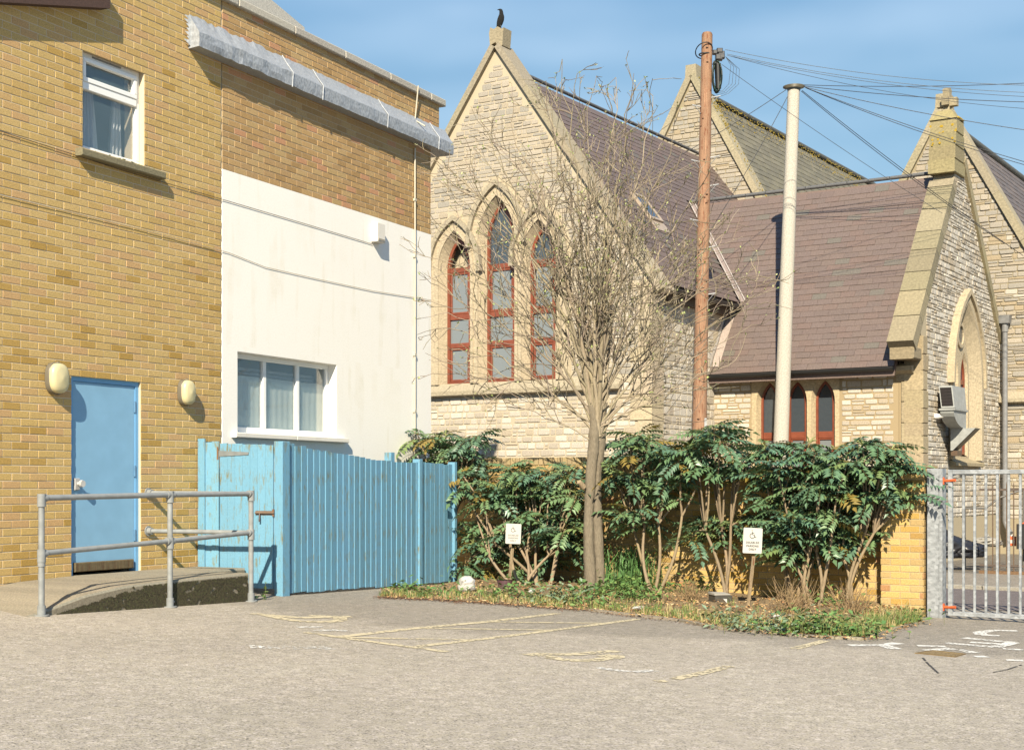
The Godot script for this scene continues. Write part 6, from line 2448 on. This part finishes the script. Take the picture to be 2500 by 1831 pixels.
func branch(tw: MB, bd: MB, p: Vector3, dir: Vector3, l: float, r: float, level: int, col: Color, buds: Array) -> void:
	var rv := Vector3(rng.randfn(0, 1), rng.randfn(0, 1), rng.randfn(0, 1))
	var side := (rv - dir * rv.dot(dir)).normalized()
	var d := (dir + side * rng.randf_range(0.5, 1.1) + Vector3(0, 0.18, 0)).normalized()
	var n := 5 if level == 0 else 3
	var pts := [p]
	var rad := [maxf(r, 0.0052)]
	var q := p
	for i in n:
		d = (d + Vector3(rng.randf_range(-1, 1), rng.randf_range(-0.7, 1.1), rng.randf_range(-1, 1)) * 0.34).normalized()
		q += d * l / n
		q.y = minf(q.y, 6.55)
		pts.append(q)
		rad.append(lerpf(maxf(r, 0.0052), 0.0031, float(i + 1) / n))
	tw.tube(pts, rad, 4 if level == 0 else 3, vary(col, 0.45), false)
	if level < 2:
		var m := rng.randi_range(2, 4) if level == 0 else rng.randi_range(1, 2)
		for i in m:
			var k := rng.randi_range(1, n)
			branch(tw, bd, pts[k], (pts[k] - pts[k - 1]).normalized(), l * rng.randf_range(0.28, 0.55), 0.0046, level + 1, col, buds)
	if level > 0 and rng.randf() < 0.45:
		var bc: Color = buds[rng.randi() % 3]
		for i in rng.randi_range(2, 4):
			var s := rng.randf_range(0.010, 0.024)
			var o := Vector3(rng.randf_range(-1, 1), rng.randf_range(0.1, 1), rng.randf_range(-1, 1)).normalized()
			var w := o.cross(Vector3(0.3, 1, 0.2)).normalized() * s * 0.5
			bd.tri(q, q + o * s + w, q + o * s * 2.0, bc)
			bd.tri(q, q + o * s * 2.0, q + o * s - w, bc)


# ---------------------------------------------------------------- poles, cables

func poles_and_cables() -> void:
	var zt := 24.5
	var top := at(1727, 84, zt)
	var low := at(1708, 1047, zt)
	var d := (low - top).normalized()
	var base := top + d * ((top.y - gy(2.9, zt)) / -d.y)
	var t := thing("telegraph_pole", "reddish wooden telegraph pole with step irons and coiled cable", "pole", Transform3D(Basis(), base))
	var pm := MB.new()
	var tl := top - base
	var pts := []
	var rr := []
	for i in 25:
		var k := i / 24.0
		pts.append(tl * k)
		rr.append(lerpf(0.136, 0.093, k))
	pts.append(tl + Vector3(0, 0.03, 0))
	rr.append(0.075)
	pm.tube(pts, rr, 18, Color(0.46, 0.26, 0.155))
	var sh := part(t, "shaft", pm, M.wood)
	for i in 46:
		var kk := rng.randf_range(0.15, 0.98)
		var an := rng.randf_range(0.2, PI - 0.2)
		var rad := lerpf(0.136, 0.093, kk)
		var o := Vector3(cos(an), 0, sin(an))
		var kb := MB.new()
		kb.tube([tl * kk + o * (rad - 0.004), tl * kk + o * (rad + 0.004)], [rng.randf_range(0.012, 0.026), 0.006], 7, Color(0.13, 0.06, 0.035))
		part(sh, "knot", kb, M.bark)
	var up := tl.normalized()
	var alt := 0
	for q in [[1672, 262], [1745, 240], [1694, 396], [1745, 386], [1745, 455], [1690, 540], [1735, 605], [1725, 720]]:
		var p := at(q[0], q[1], zt) - base
		var axis := up * (p.y / up.y)
		var s := signf(p.x - axis.x)
		var st := MB.new()
		st.tube([axis + Vector3(s * 0.07, 0, 0.03), axis + Vector3(s * 0.24, 0.02, 0.08)], [0.011], 7, Color(0.42, 0.43, 0.44))
		st.tube([axis + Vector3(s * 0.20, 0.015, 0.07), axis + Vector3(s * 0.08, -0.13, 0.04)], [0.006], 6, Color(0.25, 0.26, 0.27))
		part(t, "step_iron", st, M.metal)
		alt += 1
	var rg := MB.new()
	var rc := at(1722, 120, zt) - base
	var ring := []
	for i in 25:
		var a := TAU * i / 24
		ring.append(rc + Vector3(cos(a) * 0.145 - 0.02, sin(a) * 0.10 - 0.02 + 0.02 * cos(a), sin(a) * 0.13))
	rg.tube(ring, [0.010], 6, Color(0.03, 0.03, 0.032), false)
	var ring2 := []
	for i in 25:
		var a := TAU * i / 24
		ring2.append(rc + up * -0.09 + Vector3(cos(a) * 0.10, 0.0, sin(a) * 0.10))
	rg.tube(ring2, [0.012], 6, Color(0.04, 0.04, 0.042), false)
	part(t, "bracket_ring", rg, M.metal)
	var bx := MB.new()
	var bc := at(1757, 132, zt) - base
	for q in [[Vector3(-0.07, 0.03, 0), 0.045], [Vector3(0.0, 0.05, 0.02), 0.05], [Vector3(0.03, 0.0, 0.0), 0.055], [Vector3(-0.01, -0.06, 0.01), 0.06], [Vector3(0.04, -0.05, 0.03), 0.045]]:
		var e: float = q[1]
		var o: Vector3 = bc + q[0]
		bx.block(o - Vector3(e, e * 0.8, e), o + Vector3(e, e * 0.8, e), 0.012, Color(0.045, 0.045, 0.048))
	bx.tube([bc + Vector3(-0.2, 0.02, 0), bc], [0.012], 6, Color(0.04, 0.04, 0.04))
	part(t, "junction_box", bx, M.plastic)
	var cl := MB.new()
	var cc := at(1750, 188, zt) - base
	for k in 9:
		var ell := []
		for i in 25:
			var a := TAU * i / 24
			ell.append(cc + Vector3(0.075 * cos(a) * (0.7 + 0.05 * k), 0.27 * sin(a) * (0.8 + 0.03 * k), 0.05 * sin(a * 2.0 + k) - 0.04 + k * 0.012))
		cl.tube(ell, [0.010], 5, Color(0.012, 0.02, 0.018) if k % 3 else Color(0.01, 0.04, 0.03), false)
	cl.tube([cc + Vector3(-0.06, 0.25, 0), cc + Vector3(0.02, 0.22, 0), cc + Vector3(0.03, -0.2, 0)], [0.04, 0.06, 0.05], 8, Color(0.012, 0.014, 0.014))
	part(t, "cable_coil", cl, M.plastic)
	for k in 4:
		var lp := MB.new()
		var a := at(1772, 138, zt) - base
		var e := at(1742 + k * 4, 222 + k * 5, zt) - base
		lp.tube([a, at(1785 + k * 7, 160 + k * 3, zt) - base, at(1780 + k * 8, 205, zt) - base, at(1764 + k * 5, 222 + k * 2, zt) - base, e], [0.0035], 5, Color(0.03, 0.03, 0.03), false)
		part(t, "loose_cable", lp, M.plastic)
	var bxs := MB.new()
	bxs.box(Vector3(0.08, 0.6, 0.02), Vector3(0.16, 2.6, 0.1), Color(0.36, 0.37, 0.38))
	part(t, "cable_cover", bxs, M.metal)

	# white steel pole
	var zw := 26.9
	var wt := at(1939, 212, zw)
	var wl := at(1908, 1064, zw)
	var wd := (wl - wt).normalized()
	var wb := wt + wd * ((wt.y - gy(3.5, zw)) / -wd.y)
	var wp := thing("flue_pipe", "tall cream flue pipe with a disc cap before the red vestry windows", "flue pipe", Transform3D(Basis(), wb))
	var ws := MB.new()
	var wv := wt - wb
	ws.tube([Vector3.ZERO, wv * 0.25, wv * 0.6, wv], [0.148, 0.142, 0.130, 0.113], 24, Color(0.60, 0.56, 0.48))
	part(wp, "shaft", ws, M.concrete)
	var wc := MB.new()
	wc.tube([wv + Vector3(0, -0.07, 0), wv + Vector3(0, -0.03, 0), wv + Vector3(0, -0.006, 0), wv + Vector3(0, 0.008, 0), wv + Vector3(0, 0.014, 0)], [0.118, 0.135, 0.205, 0.205, 0.18], 28, Color(0.13, 0.115, 0.085))
	part(wp, "disc_cap", wc, M.metal)

	# overhead cables: ends as seen, sagging between
	var z4 := func(x: float, y: float) -> Vector2: return Vector2(1600 + x / 2.5067, 50 + y / 2.5067)
	var runs := [
		["thin cable from the telegraph pole's junction box out over the church, topmost", [430, 178], 24.5, [2700, 400], 23.0, 0.5],
		["thin cable from the telegraph pole's junction box, below the topmost", [440, 205], 24.5, [2700, 448], 23.0, 0.5],
		["thin cable from the telegraph pole's junction box, third down", [440, 213], 24.5, [2700, 478], 24.0, 0.5],
		["fine faint cable from the telegraph pole's junction box, lowest of its bundle", [450, 215], 24.5, [2700, 560], 26.0, 0.6],
		["fine cable from the coil on the telegraph pole sloping down to the slate roof", [410, 270], 24.5, [1760, 1180], 26.3, 0.15],
		["black cable leaving the cream flue pipe's cap nearly level, topmost", [905, 394], 26.9, [2900, 342], 25.0, 0.25],
		["black cable leaving the cream flue pipe's cap nearly level, below the topmost", [905, 400], 26.9, [2800, 505], 25.0, 0.25],
		["black cable from the cream flue pipe's cap passing above the stone cross", [910, 405], 26.9, [2800, 735], 25.5, 0.3],
		["black cable from the cream flue pipe's cap crossing the stone pier", [920, 410], 26.9, [2700, 985], 26.0, 0.25],
		["black cable from the cream flue pipe's cap crossing the stone pier, its close twin", [922, 412], 26.9, [2700, 1000], 26.2, 0.33],
		["black cable from the cream flue pipe to the vestry gable, upper of a pair", [900, 428], 26.9, [2256, 1440], 27.5, 0.2],
		["black cable from the cream flue pipe to the vestry gable, lower of a pair", [895, 432], 26.9, [2140, 1365], 27.2, 0.25],
		["black cable from the cream flue pipe past the telegraph pole to the chancel gable", [800, 425], 26.9, [-520, 1160], 26.3, 0.35],
		["black cable falling from the cream flue pipe to the valley of the slate roofs", [815, 458], 26.9, [250, 1420], 26.9, 0.25],
	]
	for r in runs:
		var qa: Vector2 = z4.call(r[1][0], r[1][1])
		var qb: Vector2 = z4.call(r[3][0], r[3][1])
		var a := at(qa.x, qa.y, r[2])
		var b := at(qb.x, qb.y, r[4])
		var o := thing("overhead_cable", r[0], "cable", Transform3D(Basis(), a), "overhead cables")
		var mb := MB.new()
		var cp := []
		for i in 17:
			var k := i / 16.0
			cp.append((b - a) * k - Vector3(0, r[5] * 4.0 * k * (1 - k) * 0.35, 0))
		var thin: bool = r[0].begins_with("fine") or r[0].begins_with("thin")
		mb.tube(cp, [0.0045 if thin else 0.0065], 5, Color(0.02, 0.022, 0.025) if not thin else Color(0.06, 0.065, 0.07), false)
		part(o, "wire", mb, M.plastic)


# ---------------------------------------------------------------- fittings: signs, lamps, ducts, crow

func oval(a: float, b: float, n := 28) -> Array:
	var out := []
	for i in n:
		var t := TAU * i / n
		var p := 2.6
		out.append(Vector2(a * signf(cos(t)) * pow(absf(cos(t)), 2.0 / p), b * signf(sin(t)) * pow(absf(sin(t)), 2.0 / p)))
	return out

func fittings() -> void:
	for l in [[-2.63, 2.36, 0.128, 0.158, "oval cream bulkhead lamp on the brick wall at the door's handle side"], [-0.685, 2.335, 0.108, 0.145, "oval cream bulkhead lamp on the brick wall above the blue gate"]]:
		var t := thing("bulkhead_lamp", l[4], "lamp", W * Transform3D(Basis(), Vector3(l[0], l[1], 0)), "bulkhead lamps by the blue door")
		var bs := MB.new()
		var r1 := []
		var r2 := []
		var r3 := []
		for q in oval(l[2], l[3]):
			r1.append(Vector3(q.x, q.y, 0.0))
			r2.append(Vector3(q.x, q.y, 0.045))
			r3.append(Vector3(q.x * 0.93, q.y * 0.94, 0.052))
		bs.loft([r1, r2, r3], Color(0.13, 0.115, 0.09))
		part(t, "base", bs, M.plastic)
		var ln := MB.new()
		var rings := []
		for i in 8:
			var k := i / 7.0
			var row := []
			for q in oval(l[2] * 0.93 * sqrt(1.0 - pow(k, 3.2) * 0.995), l[3] * 0.94 * sqrt(1.0 - pow(k, 3.2) * 0.995)):
				row.append(Vector3(q.x, q.y, 0.05 + 0.075 * k))
			rings.append(row)
		ln.loft(rings, Color(0.52, 0.46, 0.27))
		for i in 28:
			ln.tri(Vector3(0, 0, 0.125), rings[7][i], rings[7][(i + 1) % 28], Color(0.52, 0.46, 0.27))
		part(t, "diffuser", ln, M.plastic)
		for e in [-1.0, 1.0]:
			var sc := MB.new()
			sc.tube([Vector3(0, e * l[3] * 0.97, 0.03), Vector3(0, e * l[3] * 0.97, 0.062)], [0.012], 8, Color(0.20, 0.18, 0.14))
			part(t, "fixing_screw", sc, M.metal)


	# vent box on the white panel
	var v := thing("vent_box", "small white box fixed high on the white rendered panel", "box", W * Transform3D(Basis(), Vector3(3.28, 4.60, 0)))
	var vm := MB.new()
	vm.block(Vector3(-0.10, 0.0, 0.0), Vector3(0.10, 0.26, 0.10), 0.008, Color(0.66, 0.62, 0.55))
	part(v, "casing", vm, M.plastic)
	var vs := MB.new()
	vs.box(Vector3(-0.08, 0.02, 0.10), Vector3(0.08, 0.045, 0.108), Color(0.3, 0.27, 0.22))
	part(v, "lip", vs, M.plastic)

	# signs
	sign_post("sun-faded white disabled parking sign on a tilted wooden stake", 1238, 1445, [[1236, 1278], [1278, 1278], [1266, 1330], [1233, 1327]], 17.3, Color(0.13, 0.125, 0.12), [1250, 1331])
	sign_post("white disabled parking sign with crisp black lettering on a wooden stake", 1822, 1502, [[1818, 1288], [1864, 1290], [1859, 1352], [1812, 1350]], 15.85, Color(0.015, 0.015, 0.015), [1839, 1351])

	# ducts at the traceried window, in the church's axes
	var gm := Color(0.36, 0.37, 0.36)
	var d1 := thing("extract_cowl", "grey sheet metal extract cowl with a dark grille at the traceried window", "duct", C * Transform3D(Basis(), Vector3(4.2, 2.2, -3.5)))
	var body := MB.new()
	body.hexa([Vector3(0.07, 0.56, 0.0), Vector3(0.32, 0.56, 0.0), Vector3(0.25, 0.98, -0.08), Vector3(0.0, 0.98, -0.08)],
		[Vector3(0.05, 0.50, -0.9), Vector3(0.30, 0.50, -0.9), Vector3(0.26, 0.98, -0.9), Vector3(0.01, 0.98, -0.9)], gm)
	part(d1, "hood", body, M.metal)
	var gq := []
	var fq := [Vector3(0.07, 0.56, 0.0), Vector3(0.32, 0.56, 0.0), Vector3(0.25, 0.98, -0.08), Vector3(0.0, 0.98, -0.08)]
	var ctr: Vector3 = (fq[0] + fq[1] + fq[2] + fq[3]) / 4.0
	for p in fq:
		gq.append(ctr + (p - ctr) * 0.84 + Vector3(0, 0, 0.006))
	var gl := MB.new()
	gl.quad(gq[0], gq[1], gq[2], gq[3], Color(0.012, 0.011, 0.010))  # shade of the opening painted as a black sheet behind the wires
	part(d1, "grille_shade", gl, M.plastic)
	for i in 6:
		var sl := MB.new()
		var k := (i + 0.5) / 6.0
		sl.tube([gq[0].lerp(gq[3], k) + Vector3(0, 0, 0.006), gq[1].lerp(gq[2], k) + Vector3(0, 0, 0.006)], [0.003], 5, Color(0.03, 0.028, 0.025), false)
		part(d1, "grille_wire", sl, M.metal)
	var bend := MB.new()
	var poly := PackedVector2Array()
	# quarter round: x is depth behind the front, y height
	poly.append(Vector2(0.0, 0.50))
	for i in 9:
		var a := PI / 2 * i / 8.0
		poly.append(Vector2(0.85 * (1.0 - cos(a)), 0.50 - 0.34 * sin(a)))
	poly.append(Vector2(0.85, 0.50))
	poly.reverse()
	var flat := MB.new()
	flat.prism(poly, 0.0, 0.25, gm)
	bend.put_x(flat, Transform3D(Basis(Vector3(0, 0, -1), Vector3(0, 1, 0), Vector3(1, 0, 0)), Vector3(0.05, 0.03, 0.0)), gm)
	part(d1, "bend", bend, M.metal)
	var fg := MB.new()
	fg.box(Vector3(0.03, 0.515, -0.88), Vector3(0.33, 0.55, 0.02), gm)
	part(d1, "flange", fg, M.metal)

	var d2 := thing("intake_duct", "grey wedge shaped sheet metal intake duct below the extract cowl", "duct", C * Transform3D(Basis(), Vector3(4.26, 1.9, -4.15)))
	var wedge := MB.new()
	var wp := PackedVector2Array([Vector2(0.0, 0.08), Vector2(0.04, 0.08), Vector2(0.47, 0.50), Vector2(0.0, 0.50)])
	wedge.prism(wp, -0.36, 0.0, gm)
	part(d2, "wedge", wedge, M.metal)
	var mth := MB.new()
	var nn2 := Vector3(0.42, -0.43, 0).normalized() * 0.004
	mth.quad(Vector3(0.06, 0.10, -0.03) + nn2, Vector3(0.06, 0.10, -0.33) + nn2, Vector3(0.45, 0.48, -0.33) + nn2, Vector3(0.45, 0.48, -0.03) + nn2, Color(0.014, 0.012, 0.011))  # the wedge is solid; the dark inside is painted on this sheet
	part(d2, "mouth_shade", mth, M.plastic)
	var stub := MB.new()
	stub.box(Vector3(0.0, -0.02, -0.34), Vector3(0.12, 0.078, -0.03), Color(0.12, 0.075, 0.05))
	part(d2, "bracket", stub, M.metal)
	# white flood lamp on the gable
	var fl := thing("white_floodlight", "small white cylindrical lamp on the gable beside the extract cowl", "lamp", C * Transform3D(Basis(), Vector3(4.30, 0, -3.6)))
	var fr3 := C * Transform3D(Basis(), Vector3(4.30, 0, -3.6))
	var q1 := Vector2(2150 + 645 / 4.86, 860 + 762 / 4.86)
	var q2 := Vector2(2150 + 755 / 4.86, 860 + 752 / 4.86)
	var h1 := hit(fr3, q1.x, q1.y)
	var h2 := hit(fr3, q2.x, q2.y)
	var fm := MB.new()
	fm.tube([Vector3(h1.x, h1.y, 0), Vector3(lerpf(h1.x, h2.x, 0.5), lerpf(h1.y, h2.y, 0.5), 0), Vector3(h2.x, h2.y, 0)], [0.05, 0.055, 0.04], 14, Color(0.72, 0.71, 0.68))
	part(fl, "housing", fm, M.plastic)
	var ar := MB.new()
	ar.tube([Vector3(h1.x + 0.02, h1.y, 0), Vector3(h1.x - 0.08, h1.y - 0.02, -0.12)], [0.02], 8, Color(0.6, 0.58, 0.54))
	part(fl, "arm", ar, M.plastic)

	crow()


func sign_post(label: String, bx: float, by: float, quad_px: Array, z: float, ink: Color, top_px: Array) -> void:
	var base := at(bx, by, z)
	base.y = gy(base.x, z)
	var t := thing("parking_sign", label, "sign", Transform3D(Basis(), base), "disabled parking signs in the planting bed")
	var top := at(top_px[0], top_px[1], z) - base
	var st := MB.new()
	var full := top * 1.10
	var r := 0.019
	var f := []
	var k := []
	for q in [Vector3(-r, 0, 0), Vector3(r, 0, 0)]:
		f.append(q + Vector3(0, -0.1, r * 0.7))
		k.append(q + Vector3(0, -0.1, -r * 0.7))
	st.hexa([f[0], f[1], f[1] + full, f[0] + full], [k[0], k[1], k[1] + full, k[0] + full], Color(0.36, 0.265, 0.155))
	part(t, "stake", st, M.wood)
	# plate, in its own slightly tilted axes
	var zf := z - 0.022
	var q := []
	for e in quad_px:
		q.append(at(e[0], e[1], zf) - base)
	var ctr: Vector3 = (q[0] + q[1] + q[2] + q[3]) / 4.0
	var ux: Vector3 = ((q[1] - q[0]) + (q[2] - q[3])).normalized()
	var uy: Vector3 = (q[0] - q[3]).normalized()
	uy = (uy - ux * uy.dot(ux)).normalized()
	var x := Transform3D(Basis(ux, uy, ux.cross(uy)), ctr)
	var w: float = ((q[1] - q[0]).length() + (q[2] - q[3]).length()) * 0.25
	var h: float = (q[0] - q[3]).length() * 0.5
	var pl := MB.new()
	var poly := PackedVector2Array()
	for c in [[1, 1], [-1, 1], [-1, -1], [1, -1]]:
		for i in 4:
			var a: float = {"1_1": 0.0, "-1_1": PI / 2, "-1_-1": PI, "1_-1": PI * 1.5}["%d_%d" % c] + PI / 2 * i / 3.0
			poly.append(Vector2(c[0] * (w - 0.012) + 0.012 * cos(a), c[1] * (h - 0.012) + 0.012 * sin(a)))
	pl.prism(poly, -0.002, 0.002, Color(0.60, 0.585, 0.545))
	var pn := part(t, "plate", pl, M.paint)
	pn.transform = x
	# wheelchair symbol
	var sy := MB.new()
	var u := h / 0.14
	var line := func(pts: Array, wd: float) -> void:
		var p3 := []
		for p in pts:
			p3.append(Vector3(p[0] * u, p[1] * u, 0.0028))
		sy.tube(p3, [wd * u], 5, ink)
	var wheel := []
	for i in 15:
		var a := deg_to_rad(100 + 250.0 * i / 14)
		wheel.append([-0.006 + 0.026 * cos(a), 0.052 + 0.026 * sin(a)])
	line.call(wheel, 0.0032)
	line.call([[-0.008, 0.098], [-0.006, 0.066], [0.016, 0.064], [0.026, 0.036], [0.037, 0.040]], 0.0034)
	line.call([[-0.006, 0.082], [0.014, 0.082]], 0.003)
	line.call([[-0.010, 0.112], [-0.009, 0.113]], 0.0085)
	sy.box(Vector3(-0.001, 0.05, 0.002), Vector3(0.001, 0.051, 0.0025), ink)
	part(pn, "wheelchair_symbol", sy, M.paint)
	var font := SystemFont.new()
	font.font_names = PackedStringArray(["Droid Sans"])
	font.font_weight = 700
	var i := 0
	for word in ["DISABLED", "PARKING", "ONLY"]:
		var tm := TextMesh.new()
		tm.text = word
		tm.font = font
		tm.font_size = 32
		tm.pixel_size = 0.00098 * u
		tm.depth = 0.0012
		var o := MeshInstance3D.new()
		o.name = "lettering"
		o.mesh = tm
		o.material_override = plain(ink, 0.7)
		o.position = Vector3(0, (-0.022 - i * 0.037) * u, 0.0028)
		pn.add_child(o, true)
		i += 1


func crow() -> void:
	# perched on the finial block, tail hanging to the left
	var fr := C * Transform3D(Basis(), Vector3(-3.35, 0, -0.17))
	var h := hit(fr, 1204, 69, 0.0)
	var b := fr * Vector3(-0.02, 10.29, 0.0)
	var t := thing("crow", "black crow perched on the apex of the chancel gable", "bird", Transform3D(Basis(Vector3.UP, deg_to_rad(-8)), b))
	var path := [[-0.115, -0.165, 0.012, 0.006], [-0.105, -0.10, 0.026, 0.010], [-0.085, -0.03, 0.032, 0.016], [-0.065, 0.04, 0.045, 0.04], [-0.045, 0.10, 0.062, 0.06], [-0.025, 0.17, 0.068, 0.068], [-0.012, 0.235, 0.058, 0.06], [-0.012, 0.285, 0.040, 0.044], [-0.016, 0.325, 0.037, 0.040], [-0.024, 0.352, 0.034, 0.034], [-0.045, 0.366, 0.022, 0.020], [-0.062, 0.368, 0.012, 0.010], [-0.082, 0.366, 0.007, 0.006], [-0.098, 0.362, 0.002, 0.002]]
	var mb := MB.new()
	var rings := []
	for i in path.size():
		var p: Array = path[i]
		var a: Array = path[maxi(i - 1, 0)]
		var c: Array = path[mini(i + 1, path.size() - 1)]
		var d := Vector3(c[0] - a[0], c[1] - a[1], 0).normalized()
		var s := Vector3(d.y, -d.x, 0)
		var row := []
		for k in 12:
			var an := TAU * k / 12
			row.append(Vector3(p[0], p[1], 0) + s * cos(an) * p[2] + Vector3(0, 0, sin(an) * p[3]))
		rings.append(row)
	rings.reverse()
	mb.loft(rings, Color(0.008, 0.008, 0.011))
	part(t, "body", mb, M.soil)
	for s in [-1.0, 1.0]:
		var lg := MB.new()
		lg.tube([Vector3(-0.03, 0.07, s * 0.025), Vector3(-0.02, 0.02, s * 0.025), Vector3(-0.02, 0.0, s * 0.025)], [0.014, 0.006, 0.005], 6, Color(0.012, 0.012, 0.014))
		for e in [-0.035, 0.0, 0.03]:
			lg.tube([Vector3(-0.02, 0.003, s * 0.025), Vector3(-0.055, 0.003, s * 0.025 + e)], [0.004, 0.002], 5, Color(0.012, 0.012, 0.014))
		part(t, "leg", lg, M.plastic)
	if h.x > 1e6:
		t.queue_free()
